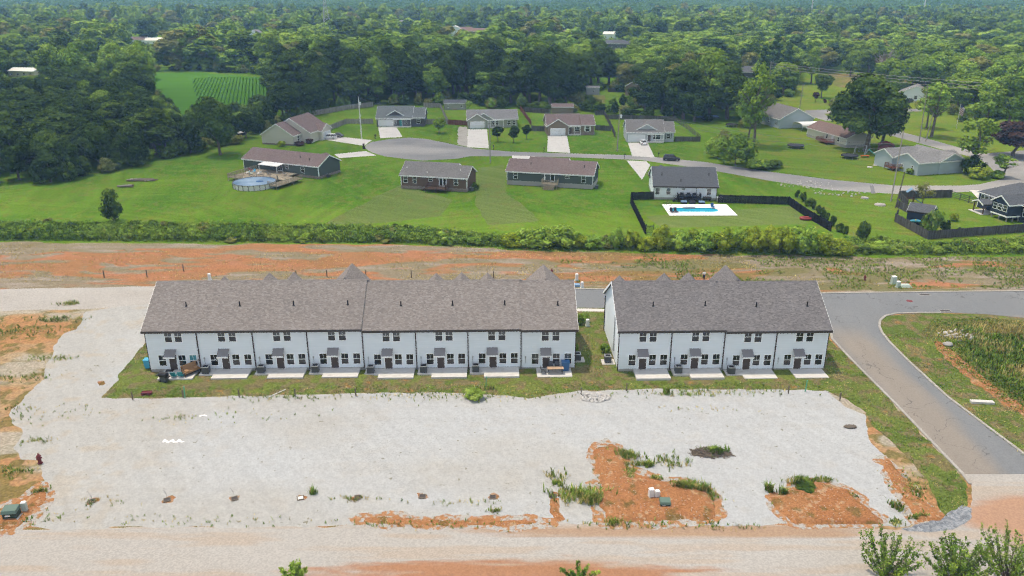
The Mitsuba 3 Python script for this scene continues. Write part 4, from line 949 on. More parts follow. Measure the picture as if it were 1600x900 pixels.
# H8 dark grey house with teal door
A, B = (-47.6, 283.95), (-30.9, 283.95); M = frame(A, B)
t = thing('house', 'dark grey house with teal front door and weathered blue grey roof', 'house')
block(t, M, 0, 12.4, 0, 11.5, 3.1, .56, 'x', 'side_darkgrey', 'roof_weathered', 'trim_white', oh=.5)
block(t, M, 12.4, 16.7, .6, 10.0, 3.2, .56, 'x', 'side_darkgrey', 'roof_weathered', 'trim_white', n0=False)
block(t, M, 3.4, 9.6, 1.2, 6.2, 3.75, .56, 'y', 'side_darkgrey', 'roof_weathered', 'trim_white', n1=False, base=2.9)
garage_door(t, M, .6, 5.6, .02, 2.3, -.0)
add('door', MB().box(8.0, 9.0, -.06, 0, .3, 2.4).ply('door_teal', M), t)
for x, w in ((6.6, .8), (10.2, .8), (14.7, 1.2)): window(t, M, x, .6 if x > 12 else 0, 1.0, w, 1.3, muntin=False)
add('shutter', MB().box(13.7, 13.98, .53, .6, .9, 2.4).ply('black', M), t); add('shutter', MB().box(15.45, 15.72, .53, .6, .9, 2.4).ply('black', M), t)
front_porch(t, M, 6.0, 12.2, -.0, 2.6, 3)
add('porch_rail', MB().box(6.1, 8.0, -1.36, -1.3, .9, 1.0).ply('black', M), t)

# H9 sage house
A, B = (-15.35, 279.86), (2.01, 281.2); M = frame(A, B)
t = thing('house', 'sage green house with white garage door, ashen roof and twin small round trees in front', 'house')
block(t, M, 0, 17.4, 1.6, 11.5, 3.0, .5, 'x', 'side_sage', 'roof_ashen', 'trim_white')
block(t, M, 0, 6.6, 0, 5.5, 2.95, .62, 'y', 'side_sage', 'roof_ashen', 'trim_white', n1=False)
block(t, M, 2.4, 8.8, 1.0, 6.0, 3.1, .62, 'y', 'side_sage', 'roof_ashen', 'trim_white', n1=False, base=2.6)
garage_door(t, M, .9, 5.7, .02, 2.3, 0)
for x, w in ((9.0, .8), (10.3, .8), (14.4, 1.0), (16.2, .9)): window(t, M, x, 1.6, 1.0, w, 1.35, muntin=False)
add('door', MB().box(7.2, 8.1, 1.54, 1.6, .2, 2.3).ply('door_white', M), t)
front_porch(t, M, 6.9, 12.6, 1.6, 2.6, 3)

# H10 tan house
A, B = (11.76, 265.77), (27.46, 267.0); M = frame(A, B)
t = thing('house', 'tan brown house with stepped gable over its white garage door', 'house')
block(t, M, 0, 11.2, 1.4, 11.5, 3.3, .55, 'x', 'side_tan', 'roof_plum', 'trim_white')
block(t, M, 11.2, 15.7, .4, 9.6, 3.4, .55, 'x', 'side_tan', 'roof_plum', 'trim_white', n0=False, base=.9)
found(t, M, 11.2, 15.7, .4, 9, .95)
block(t, M, 0, 6.9, 0, 5.0, 3.2, .62, 'y', 'side_tan', 'roof_plum', 'trim_white', n1=False)
garage_door(t, M, 1.0, 5.8, .02, 2.35, 0)
add('door', MB().box(7.3, 8.2, 1.34, 1.4, .3, 2.4).ply('door_brown', M), t)
window(t, M, 9.9, 1.4, 1.1, 1.7, 1.4); window(t, M, 13.4, .4, 1.3, 1.2, 1.5, muntin=False)
add('shutter', MB().box(12.35, 12.65, .33, .4, 1.2, 2.9).ply('trim_white', M), t); add('shutter', MB().box(14.15, 14.45, .33, .4, 1.2, 2.9).ply('trim_white', M), t)
front_porch(t, M, 7.0, 11.1, 1.4, 2.7, 3)

# H11 pale grey house
A, B = (36.4, 254.1), (51.2, 253.5); M = frame(A, B)
t = thing('house', 'pale grey house with wide white garage door and white car before it', 'house')
block(t, M, 0, 11.6, 0, 11.5, 3.2, .52, 'x', 'side_palegrey', 'roof_grey', 'trim_white')
block(t, M, 11.6, 14.9, .8, 10.0, 3.3, .52, 'x', 'side_palegrey', 'roof_grey', 'trim_white', n0=False)
block(t, M, 3.0, 9.4, 1.0, 5.6, 3.75, .55, 'y', 'side_palegrey', 'roof_grey', 'trim_white', n1=False, base=2.9)
garage_door(t, M, .5, 5.6, .02, 2.3, 0)
add('door', MB().box(6.6, 7.5, -.06, 0, .3, 2.3).ply('door_brown', M), t)
window(t, M, 9.4, 0, 1.0, 2.2, 1.4); window(t, M, 13.2, .8, 1.1, 1.1, 1.4, muntin=False)
add('shutter', MB().box(12.25, 12.5, .73, .8, 1.0, 2.6).ply('black', M), t); add('shutter', MB().box(13.9, 14.15, .73, .8, 1.0, 2.6).ply('black', M), t)
front_porch(t, M, 6.2, 11.5, -.0, 2.6, 3)
add('porch_rail', MB().box(8.2, 11.4, -1.36, -1.3, 1.0, 1.1).box(8.2, 11.4, -1.36, -1.3, .4, .5).ply('trim_white', M), t)

# H12 grey gabled house with carport
M = frame((92.8, 279.9), ang=math.radians(13))
t = thing('house', 'blue grey house showing its wide gable end, beside a cream carport', 'house')
block(t, M, 0, 13.0, 0, 15, 3.3, .52, 'y', 'side_skygrey', 'roof_grey', 'trim_white')
side_window(t, M, 0, 2.2, 1.2, .7, .9, muntin=False)
side_window(t, M, 0, 7.0, 1.2, .9, 1.2, muntin=False)
t = thing('carport', 'cream metal carport with curved roof between two houses', 'carport')
M = frame((100.5, 272.2), ang=math.radians(13))
pr = [(0, 1.5)] + [(3 - 3 * math.cos(a), 2.0 + .75 * math.sin(a)) for a in np.linspace(0, math.pi, 9)] + [(6, 1.5), (5.93, 1.5)] + [(3 + 2.93 * math.cos(a), 1.98 + .70 * math.sin(a)) for a in np.linspace(0, math.pi, 9)] + [(.07, 1.5)]
M2_ = frame((99.2, 272.0), ang=math.radians(-64))
add('roof', MB().ext(pr, 0, 7.5, 'x').ply('off_white', frame((98.6, 273.6), ang=math.radians(13))), t)
for x in (.1, 3.7, 7.4):
    for y in (.08, 5.92): add('post', MB().box(x - .05, x + .05, y - .05, y + .05, 0, 1.9).ply('metal_grey', frame((98.6, 273.6), ang=math.radians(13))), t)

# H13 beige house with brown roof
A, B = (97.1, 264.5), (102.2, 243.3); M = frame(A, B)
t = thing('house', 'small beige house with brown roof half hidden by the big dark tree', 'house')
block(t, M, 0, 21, 0, 8.5, 3.0, .45, 'x', 'side_beige', 'roof_maroon', 'off_white', base=.7)
found(t, M, 0, 21, 0, 8.5, .8, 'cinder'); corner_boards(t, M, 0, 21, 0, 8.5, 2.9, base=.8)
for x in (11.0, 17.0): window(t, M, x, 0, 1.3, .9, 1.3, muntin=False)
add('door', MB().box(13.4, 14.4, -.06, 0, .8, 2.8).ply('door_white', M), t)
deck('deck', 'red brown deck behind the small beige house', M, 9.4, 15.2, -2.8, -.03, .8, 'wood_red')

# H6 pale blue grey house
A, B = (105.6, 205.66), (119.6, 209.9); M = frame(A, B)
t = thing('house', 'pale blue grey house with two gables and bushes along its side', 'house')
block(t, M, 0, 14.6, 0, 8.4, 3.35, .42, 'x', 'side_skygrey', 'roof_ashen', 'trim_white', n1=True)
block(t, M, 6.6, 14.6, -.25, 12.5, 3.3, .48, 'y', 'side_skygrey', 'roof_ashen', 'trim_white')
block(t, M, -1.0, 9.0, 8.4, 15.0, 3.4, .5, 'x', 'side_skygrey', 'roof_ashen', 'trim_white')
side_window(t, M, 0, 2.0, 1.3, .6, .9, muntin=False); side_window(t, M, 0, 5.6, 1.0, .6, .9, muntin=False)
deck('deck', 'red stained side deck at the pale blue grey house', M @ frame((-.02, 9.4), ang=-math.pi / 2), 0, 3.4, -2.4, -.03, .9, 'wood_red')

# H5 navy house at the right edge
A, B = (102.39, 165.99), (103.3, 161.5); M = frame(A, B); W5 = dist2(A, B)
t = thing('house', 'navy blue house with raised sunroom on posts at the right edge', 'house')
block(t, M, 0, W5, 0, 3.2, 3.75, .6, 'y', 'side_navy', 'roof_slate', 'trim_white', base=1.25, oh=.3, n1=False)
add('roof', V3([(-.3, 3.57), (W5 / 2, 3.753 + W5 * .3), (W5 + .3, 3.57), (W5 + .3, 3.74), (W5 / 2, 3.92 + W5 * .3), (-.3, 3.74)], 3.2, 6.5, 'y').ply('roof_slate', M), t)
for i in range(3): window(t, M, W5 * (.2 + .3 * i), 0, 2.1, .95, 1.2, muntin=False)
add('skirt_board', MB().box(-.05, W5 + .05, -.05, -.01, .95, 1.25).box(W5 + .01, W5 + .05, -.01, 3.2, .95, 1.25).ply('trim_white', M), t)
for x, y in ((.3, .1), (W5 / 2, .1), (W5 - .2, .1), (W5 - .2, 1.6), (W5 - .2, 2.9)): add('post', MB().box(x - .1, x + .1, y, y + .2, 0, 1.2).ply('pole_wood', M), t)
add('wall', MB().box(-7.6, W5 + 2.2, 3.2, 13.5, 0, 3.7).ply('side_navy', M), t)
hip(t, M, -7.6, W5 + 2.2, 3.2, 13.5, 3.7, .55, 'roof_slate', .4, 'trim_white')
corner_boards(t, M, -7.6, W5 + 2.2, 3.2, 13.5, 3.5)
for x in (-6.4, -5.2, -4.0): window(t, M, x, 3.2, 1.5, .9, 1.5, muntin=False)
window(t, M, W5 + 1.2, 3.2, 1.3, 1.2, 1.6, muntin=False)
t = thing('gazebo', 'small dark roofed gazebo on posts beside the navy house', 'gazebo')
mz = frame((101.5, 170.83), (101.79, 167.65)); Lz = dist2((101.5, 170.83), (101.79, 167.65))
for x in (0, Lz):
    for y in (0, 2.9): add('post', MB().box(x - .09, x + .09, y - .09, y + .09, 0, 2.2).ply('wood_brown', mz), t)
block(t, mz, -.15, Lz + .15, -.2, 3.1, 2.2, .38, 'y', 'side_navy', 'roof_slate', 'trim_brown', walls=False, oh=.2)
struct('patio', MB().box(-.8, Lz + .4, -.7, 3.6, 0, .12).ply('mat_concrete', mz))

# sheds
def shed(label, A, ang, w, d, h, wall, roof, pitch=.5, axis='x', doors=(), wins=(), door_mat='trim_white'):
    M = frame(A, ang=math.radians(ang)); t = thing('shed', label, 'shed')
    block(t, M, 0, w, 0, d, h, pitch, axis, wall, roof, 'trim_white' if wall not in ('side_navy', 'red', 'dark_red') else 'trim_brown', oh=.2, rake=.15)
    for x0, x1 in doors: add('door', MB().box(x0, x1, -.04, 0, .1, min(2.0, h - .1)).ply(door_mat, M), t)
    for x in wins: window(t, M, x, 0, 1.1, .6, .8, muntin=False)
    return t, M
t, M = shed('sage shed with two windows behind the back fence', (-27.22, 325.67), 0, 8.6, 4, 2.6, 'side_sage', 'roof_slate', wins=(1.6, 6.9), doors=())
add('step', MB().box(3.4, 5.3, -.9, -.01, 0, .5).ply('wood_deck', M), t)
shed('pale shed with dark window beyond the back fences', (34.11, 373.69), 0, 5.8, 4, 3.2, 'side_palegrey', 'roof_ashen', .2, wins=(3.2,))
shed('brown roofed shed behind the tan house', (15.48, 316.09), 0, 8.4, 4, 2.4, 'side_tan', 'roof_plum')
shed('dark red shed with white door by the pale blue grey house', (108.18, 235.26), -20, 4.0, 4.0, 2.4, 'dark_red', 'dark_red', .35, 'y', doors=((2.3, 3.4),))
t, M = shed('navy shed with slate roof inside the right fenced yard', (82.05, 160.87), -36, 4.6, 4.6, 2.7, 'side_navy', 'roof_slate', .5, 'x')
tt = thing('kayak', 'bright turquoise kayak leaning on the navy shed', 'kayak')
b = MB().tube([(.6, -.35, .5), (1.0, -.5, .75), (1.9, -.55, .95), (2.8, -.5, .95), (3.3, -.35, .8)], [.04, .22, .3, .22, .04], 10)
add('hull', b.ply('sky_blue', M), tt); add('seat', MB().disk(1.9, -.62, 1.02, 1.22, .22, .16, 10).ply('yellow', M), tt)


# ---------------------------------------------------------------- fences
def fence(label, pts, h, mat, gap=2.4, style='picket', cat='fence', closed=False):
    t = thing('fence', label, cat)
    pk, rl = MB(), MB()
    posts = []
    for a, b in zip(pts[:-1], pts[1:]):
        L = dist2(a, b); m = frame(a, b); q = MB(); r = MB()
        if style == 'picket':
            n = max(1, int(L / .15)); w = L / n
            for i in range(n):
                hh = h + .03 * math.sin(i * 12.9898) ; q.box(i * w + .006, (i + 1) * w - .006, -.045, -.025, .04, hh)
            for z in (.35, h - .3): r.box(0, L, -.02, .03, z, z + .09)
        else:
            for z in np.linspace(.25, h - .15, 4): r.box(0, L, -.05, -.02, z, z + .14)
        if q.v: v, f = q.mesh(m); pk.raw(v, f)
        v, f = r.mesh(m); rl.raw(v, f)
        k = max(1, round(L / gap))
        for i in range(k + 1): posts.append((m @ np.array([min(L * i / k, L), 0.03, 0, 1]))[:2])
    if pk.v: add('picket', pk.ply(mat), t, kind='stuff')
    add('rail', rl.ply(mat), t, kind='stuff')
    done = []
    for x, y in posts:
        if all(abs(x - a) + abs(y - b) > .4 for a, b in done):
            done.append((x, y)); add('post', MB().box(x - .06, x + .06, y - .02, y + .10, 0, h + .06).ply(mat), t)
    return t


fence('long grey wooden back fence running up from the beige house behind the dark grey house', [(-76.34, 309.45), (-65.66, 326.57), (-57.23, 334.87)], 1.9, 'wood_grey')
fence('grey wooden fence curving between the beige house and the dark grey house', [(-63.02, 273.93), (-61.3, 282.57), (-59.66, 290.31), (-49.98, 290.31)], 1.8, 'wood_grey')
fence('grey wooden fence panel right of the dark grey house', [(-31.25, 289.59), (-22.98, 289.59)], 1.8, 'wood_grey')
fence('red brown fence panel between the dark grey and sage houses', [(-22.93, 288.87), (-15.9, 286.04)], 1.8, 'wood_red')
fence('grey wooden back fence at the upper right of the dark grey house', [(-36.1, 332.06), (-29.22, 331.13), (-23.43, 292.48)], 1.9, 'wood_grey')
fence('red fence beside the sage house, left of the tan house', [(3.33, 324.78), (4.87, 307.83), (6.83, 286.74)], 1.8, 'wood_red')
fence('dark wooden fence panel left of the tan house', [(6.57, 275.22), (11.99, 273.93)], 1.8, 'wood_dark')
fence('dark wooden back fence behind the tan house', [(4.54, 319.51), (14.9, 314.4)], 1.9, 'wood_dark')
fence('dark wooden fence to the right of the tan house', [(31.97, 311.08), (35.5, 311.91), (34.67, 285.34), (33.69, 262.15)], 1.8, 'wood_dark')
fence('short dark fence panel at the right wall of the tan house', [(28.6, 276.53), (33.66, 274.57)], 1.8, 'wood_dark')
fence('dark wooden back fence behind the pale grey house', [(34.86, 301.51), (47.29, 298.45), (59.86, 296.18)], 1.8, 'wood_dark')
fence('dark rail fence at the right of the pale grey house', [(59.86, 296.18), (60.64, 277.19), (60.49, 257.47)], 1.6, 'wood_dark', style='rail')
fence('dark fence panel in front of the yard right of the pale grey house', [(51.83, 255.18), (59.86, 254.62)], 1.6, 'wood_dark')
fence('black fence running down from the white house towards the hedge', [(32.65, 180.46), (27.46, 179.87), (26.91, 176.95), (26.49, 152.79)], 1.9, 'wood_black')
fence('black fence from the white house across to the right corner of the pool yard', [(46.98, 177.53), (62.47, 175.81), (62.92, 164.57), (64.09, 154.57)], 1.9, 'wood_black')
fence('grey picket fence along the front of the right fenced yard', [(80.22, 161.84), (80.88, 149.12), (90.99, 151.48), (104.5, 154.57)], 1.8, 'wood_dark')
fence('dark rear fence of the right fenced yard', [(87.93, 173.01), (90.0, 181.36), (102.52, 182.27)], 1.9, 'wood_dark')
fence('dark rail fence between the right yard and the navy house', [(102.52, 182.27), (104.82, 175.24)], 1.6, 'wood_dark', style='rail')
fence('short grey fence beside the navy shed', [(80.22, 161.84), (83.04, 166.61)], 1.8, 'wood_dark')
fence('grey fence from the pole to the navy shed', [(86.0, 174.12), (86.17, 167.13)], 1.7, 'wood_dark')
fence('dark fence beyond the clearing, behind the pale shed', [(44.99, 383.24), (55.83, 385.69)], 1.9, 'wood_dark')
t = thing('gate', 'black garden gate at the lower end of the black fence', 'gate')
q = frame((26.62, 152.79), ang=.1)
add('gate_frame', MB().box(0, .1, 0, .1, 0, 2.1).box(1.5, 1.6, 0, .1, 0, 2.1).box(.1, 1.5, .02, .08, 1.6, 1.7).box(.1, 1.5, .02, .08, .2, .3).ply('black', q), t)
for i in range(7): add('bar', MB().box(.22 + i * .18, .26 + i * .18, .03, .07, .3, 1.6).ply('black', q), t)


# ---------------------------------------------------------------- vehicles
def car(label, q, ang, paint, suv=True, L=4.7, W=1.85):
    t = thing('parked_car', label, 'car'); M = frame(q, ang=ang, z=.012)
    H = 1.72 if suv else 1.45
    bz = .98 if suv else .86
    st = [(-L/2, .42, .72, .62), (-L/2 + .12, .30, bz - .08, .80), (-L/2 + .7, .26, bz, .90), (-.2, .25, bz, .925), (L/2 - 1.35, .25, bz - .02, .92), (L/2 - .55, .27, bz - .12, .86), (L/2 - .1, .32, bz - .26, .74), (L/2, .42, .62, .58)]
    rings = []
    for x, zb, zt, hw in st:
        zm = (zb + zt) / 2
        rings.append([(x, -hw * .9, zb), (x, -hw, zm - .05), (x, -hw * .97, zt - .08), (x, -hw * .86, zt), (x, hw * .86, zt), (x, hw * .97, zt - .08), (x, hw, zm - .05), (x, hw * .9, zb)])
    v = np.array(rings).reshape(-1, 3); n = 8
    f = [(i * n + j, (i + 1) * n + j, (i + 1) * n + (j + 1) % n, i * n + (j + 1) % n) for i in range(len(st) - 1) for j in range(n)]
    mb = MB().raw(v, f); mb.raw(v[:8], [(0, 1, 2, 3), (0, 3, 4, 7), (4, 5, 6, 7)]); mb.raw(v[-8:], [(3, 2, 1, 0), (7, 4, 3, 0), (7, 6, 5, 4)])
    add('body', mb.ply(paint, M, 35), t)
    xr0, xr1, xf0, xf1 = -L/2 + .15, -L/2 + .55, L/2 - 1.9, L/2 - 1.15
    if not suv: xr0, xr1, xf0, xf1 = -L/2 + .55, -L/2 + 1.3, L/2 - 2.0, L/2 - 1.15
    b = [(xr0, -.80, bz), (xf1, -.78, bz - .03), (xf1, .78, bz - .03), (xr0, .80, bz)]; tp = [(xr1, -.62, H - .05), (xf0, -.62, H - .05), (xf0, .62, H - .05), (xr1, .62, H - .05)]
    add('window_glass', MB().hexa(b, tp).ply('car_glass', M), t)
    rf = MB().hexa([(xr1 - .06, -.65, H - .06), (xf0 + .06, -.65, H - .06), (xf0 + .06, .65, H - .06), (xr1 - .06, .65, H - .06)], [(xr1 + .05, -.56, H + .02), (xf0 - .05, -.56, H + .02), (xf0 - .05, .56, H + .02), (xr1 + .05, .56, H + .02)])
    add('roof', rf.ply(paint, M), t)
    pl_ = MB()
    for s in (-1, 1):
        for xa, xb in ((xr0, xr1), (xf1, xf0), ((xr0 + xf1) / 2, (xr1 + xf0) / 2)):
            pl_.tube([(xa, s * .80, bz), (xb, s * .635, H - .04)], .045, 4)
    add('pillar', pl_.ply(paint, M), t)
    for x in (-L/2 + .85, L/2 - .9):
        for s in (-1, 1):
            k = numbered(t + '__wheel'); ya = sorted((s * .68, s * .92))
            a = np.arange(16) * np.pi / 8
            scene[k] = MB().tube([(x, ya[0], .34), (x, ya[1], .34)], .34, 16).ply('rubber', M)
            add('rim', MB().tube([(x, s * .915, .34), (x, s * .935, .34)], .21, 10).ply('steel', M), k)
    for s in (-1, 1):
        add('headlight', MB().box(L/2 - .2, L/2 - .04, s * .62 - .12, s * .62 + .12, bz - .36, bz - .24).ply('glass_pale', M), t)
        add('tail_light', MB().box(-L/2 + .0, -L/2 + .1, s * .66 - .1, s * .66 + .1, bz - .3, bz - .08).ply('red', M), t)
        add('side_mirror', MB().box(xf1 - .35, xf1 - .15, s * .97 - .09, s * .97 + .09, bz, bz + .14).ply(paint, M), t)


car('white sport utility car parked before the beige house garage', (-59.08, 259.55), math.radians(173), 'car_white')
car('dark car parked behind the white car by the beige house', (-57.46, 262.74), math.radians(173), 'car_dark', False)
car('white sedan parked on the driveway of the pale grey house', (41.06, 250.19), math.radians(92), 'car_white', False, 4.5)
car('black sport utility car driving along the subdivision road', (45.18, 225.0), math.radians(-9), 'car_dark', True, 4.8)
car('dark car on the far drive behind the trees on the right', (32.07, 398.46), math.radians(5), 'car_silver', False)
car('dark pickup shaped car beside the gabled white house', (169.69, 347.6), math.radians(40), 'car_dark', True)

# boat on its trailer
t = thing('boat', 'white covered boat on a trailer at the edge of the left lawn', 'boat'); M = frame((-89.54, 262.74), ang=.35, z=.6)
st = [(-2.6, .85, 0, .75), (0, 1.0, -.1, .8), (1.6, .8, 0, .9), (2.8, .08, .5, 1.0)]
v = []
for x, hw, zb, zt in st: v += [(x, -hw, zt), (x, -hw * .8, (zb + zt) / 2 - .1), (x, 0, zb - .1), (x, hw * .8, (zb + zt) / 2 - .1), (x, hw, zt)]
f = [(i * 5 + j, (i + 1) * 5 + j, (i + 1) * 5 + j + 1, i * 5 + j + 1) for i in range(3) for j in range(4)]
add('hull', MB().raw(v, f).raw(v[:5], [(0, 1, 2, 2), (0, 2, 3, 3), (0, 3, 4, 4)]).ply('fabric_dark', M, 30), t)
v = []
for x, hw, zb, zt in st: v += [(x, -hw - .02, zt), (x, 0, zt + .55 * min(1, hw)), (x, hw + .02, zt)]
add('cover', MB().raw(v, [(i * 3 + j, (i + 1) * 3 + j, (i + 1) * 3 + j + 1, i * 3 + j + 1) for i in range(3) for j in range(2)]).ply('fabric_white', M, 50), t)
k = add('trailer', MB().box(-2.2, 3.4, -.05, .05, -.28, -.18).box(-1, -.9, -.95, .95, -.3, -.2).ply('metal_dark', M), t)
for s in (-1, 1): add('wheel', MB().tube([(-.95, s * .95 - .1, -.28), (-.95, s * .95 + .1, -.28)], .32, 12).ply('rubber', M), k)

# ---------------------------------------------------------------- poles and wires
def pole(label, q, h, lean=(0, 0), mat='pole_wood', arm=0.0, box=False, r=.16, armang=0.3):
    t = thing('utility_pole', label, 'utility pole'); q = np.array([*q, 0.0]); top = q + np.array([lean[0], lean[1], h])
    add('post', MB().tube([q - [0, 0, .2], top], [r, r * .72], 8).ply(mat), t)
    if arm:
        m = frame(top, ang=armang, z=top[2] - .5); add('crossarm', MB().box(-arm, arm, -.2, -.08, -.06, .06).ply(mat, m), t)
        for x in (-arm + .1, 0, arm - .1): add('insulator', MB().disk(x, -.14, .06, .28, .05, n=6).ply('metal_grey', m), t)
    if box:
        add('transformer', MB().disk(top[0] + .42, top[1] - .1, top[2] - 2.6, top[2] - 1.6, .28, n=10).ply('off_white'), t)
    return top


PA = pole('tall pale pole with transformer at the left of the cul de sac', (-48.72, 259.79), 13.4, (-.2, 0), 'off_white', 0, True, .2)
PB = pole('wooden pole on the road edge between the brown and long grey houses', (-6.08, 221.48), 11.6, (-.05, 0), 'pole_wood', .6, False)
PC = pole('pale pole with transformer between the tan and pale grey houses', (31.38, 238.21), 12.6, (.3, 0), 'pole_wood', 0, True)
PD = pole('tall leaning wooden pole left of the right fenced yard', (87.01, 178.99), 15.6, (1.6, 3.0), 'pole_wood', 0, False)
PE = pole('shorter dark wooden pole at the corner of the right fenced yard', (85.36, 173.01), 8.2, (.7, 0), 'pole_dark', 0, False, .14)
PF = pole('wooden pole on the meadow behind the blue grey gabled house', (115.62, 326.57), 10, (.3, 0), 'pole_wood', .7)
PG = pole('wooden pole beyond the pale blue grey house by the far road', (128.7, 252.94), 17.5, (.6, 2), 'pole_wood', 1.0)
PH = pole('thin wooden pole by the left grove near the far white shed', (-274.07, 496.02), 11, (-.8, 0), 'pole_wood', .8)
PI_ = pole('thin pole right of the far road near the flag', (131.27, 254.06), 9, (.8, 0), 'pole_wood')


def wire(label, a, b, sag=.8, r=.03):
    s = np.linspace(0, 1, 13)[:, None]; p = np.asarray(a) * (1 - s) + np.asarray(b) * s
    p[:, 2] -= (4 * sag * s * (1 - s))[:, 0]
    single('power_line', MB().tube(p, r, 4).ply('wire'), label, 'power line')


wire('power line from the pale cul de sac pole to the dark grey house', PA - [0, 0, .4], np.array([-38.0, 288.0, 6.0]), .6)
wire('long upper power line from the leaning pole across the meadow to the left', PD - [0, 0, 3.0], PC + np.array([14, 14, -4.0]), 1.8)
wire('lower of two thin power lines from the leaning pole', PD - [0, 0, 4.2], PC + np.array([14.5, 13, -5.6]), 1.8)
FAR_R = np.array([196.0, 262.0, 15.0])
for i, l in enumerate(('upper', 'middle', 'lower')):
    wire(f'{l} of three power lines sloping down at the right edge', FAR_R + [0, 0, -1.3 * i], np.array([108.0, 345.0, 16.5 - .9 * i]), 1.2, .05)
pole('wooden pole among the trees carrying the three right power lines', (108.0, 345.2), 17.2, (0, 0), 'pole_wood', 1.0)
pole('wooden pole just outside the sunny lawns on the far right', (196.0, 262.2), 16, (0, 0), 'pole_wood', 1.0)

# towers far away
t = thing('lattice_tower', 'tall three legged lattice radio tower rising from the far wood', 'tower')
M = frame((-164, 742)); mb = MB(); H = 74
for i in range(3):
    a = i * 2.094 + .3; mb.tube([(6.2 * math.cos(a), 6.2 * math.sin(a), 0), (1.0 * math.cos(a), 1.0 * math.sin(a), 34), (.8 * math.cos(a), .8 * math.sin(a), H)], [.28, .22, .18], 5)
add('leg', mb.ply('steel', M), t); mb = MB()
for z in np.arange(2, H, 3.2):
    r = 6.2 - (5.2 / 34) * z if z < 34 else 1.0
    r2 = max(1.0, r - .48)
    for i in range(3):
        a, b = i * 2.094 + .3, (i + 1) * 2.094 + .3
        mb.tube([(r * math.cos(a), r * math.sin(a), z), (r2 * math.cos(b), r2 * math.sin(b), z + 3.2)], .11, 4)
add('brace', mb.ply('steel', M), t, kind='stuff')
for l, q in (('left', (400, 1130)), ('right', (545, 1120))):
    t = thing('radio_mast', f'slender pale radio mast over the far wood, {l} of two at the top right', 'radio mast')
    add('mast', MB().tube([(*q, -2), (*q, 78)], [.9, .5], 8).ply('off_white'), t); add('antenna', MB().box(q[0] - 1.4, q[0] + 1.4, q[1] - .5, q[1] + .5, 70, 73).ply('off_white'), t)

t = thing('flag_pole', 'white pole with striped flag on the sunny lawn at the right', 'flag pole'); q = (154.43, 279.86)
add('pole', MB().tube([(*q, 0), (*q, 8.5)], .07, 6).ply('off_white'), t)
fl = add('flag', MB().hexa([(q[0] + .1, q[1], 5.0), (q[0] + 1.5, q[1] + .3, 4.2), (q[0] + 1.5, q[1] + .36, 4.2), (q[0] + .1, q[1] + .06, 5.0)], [(q[0] + .1, q[1], 8.0), (q[0] + 1.9, q[1] + .3, 6.8), (q[0] + 1.9, q[1] + .36, 6.8), (q[0] + .1, q[1] + .06, 8.0)]).ply('flag_cloth'), t)
for i in range(4):
    z = 5.2 + i * .6
    add('stripe', MB().hexa([(q[0] + .1, q[1] - .03, z), (q[0] + 1.65, q[1] + .27, z - .95), (q[0] + 1.65, q[1] + .29, z - .95), (q[0] + .1, q[1] - .01, z)], [(q[0] + .1, q[1] - .03, z + .25), (q[0] + 1.7, q[1] + .27, z - .72), (q[0] + 1.7, q[1] + .29, z - .72), (q[0] + .1, q[1] - .01, z + .25)]).ply('red'), fl)
add('canton', MB().box(q[0] + .1, q[0] + .8, q[1] - .06, q[1] - .03, 7.2, 7.9).ply('flag_blue'), fl)

for q, l, m in (((-44.4, 259.79), 'left black mailbox by the cul de sac driveways', 'black'), ((-44.05, 259.55), 'right black mailbox by the cul de sac driveways', 'black'), ((9.53, 237.22), 'black mailbox by the driveway of the tan house', 'black'), ((32.29, 227.72), 'black mailbox across from the pale grey house', 'black'), ((42.33, 229.56), 'black mailbox right of the driveway of the pale grey house', 'black'), ((-5.61, 241.23), 'black mailbox right of the driveway of the sage house', 'black')):
    t = thing('mailbox', l, 'mailbox'); M = frame(q)
    add('post', MB().box(-.07, .07, -.07, .07, 0, 1.1).ply('black', M), t); add('box', MB().box(-.13, .13, -.28, .28, 1.1, 1.4).ply(m, M), t)
single('basketball_bag', MB().disk(*(-45.21, 243.28), 0, 1.5, .35, .25, 9).disk((-45.21, 243.28)[0] + .3, (-45.21, 243.28)[1] - .5, 0, .5, .4, .3, 9).ply('black'), 'dark bundled cover standing at the left curb of the cul de sac', 'bundle')

# ---------------------------------------------------------------- play things and yard things
def trampoline(label, q, r):
    t = thing('trampoline', label, 'trampoline'); a = np.linspace(0, 2 * np.pi, 25)
    add('mat', MB().disk(q[0], q[1], .80, .83, r - .35, n=24).ply('fabric_dark'), t)
    add('pad', MB().tube(np.column_stack([q[0] + (r - .15) * np.cos(a), q[1] + (r - .15) * np.sin(a), a * 0 + .82]), .17, 6).ply('black'), t)
    for i in range(0, 24, 3): add('leg', MB().tube([(q[0] + (r - .1) * np.cos(a[i]), q[1] + (r - .1) * np.sin(a[i]), z) for z in (0, .8)], .05, 5).ply('steel'), t)


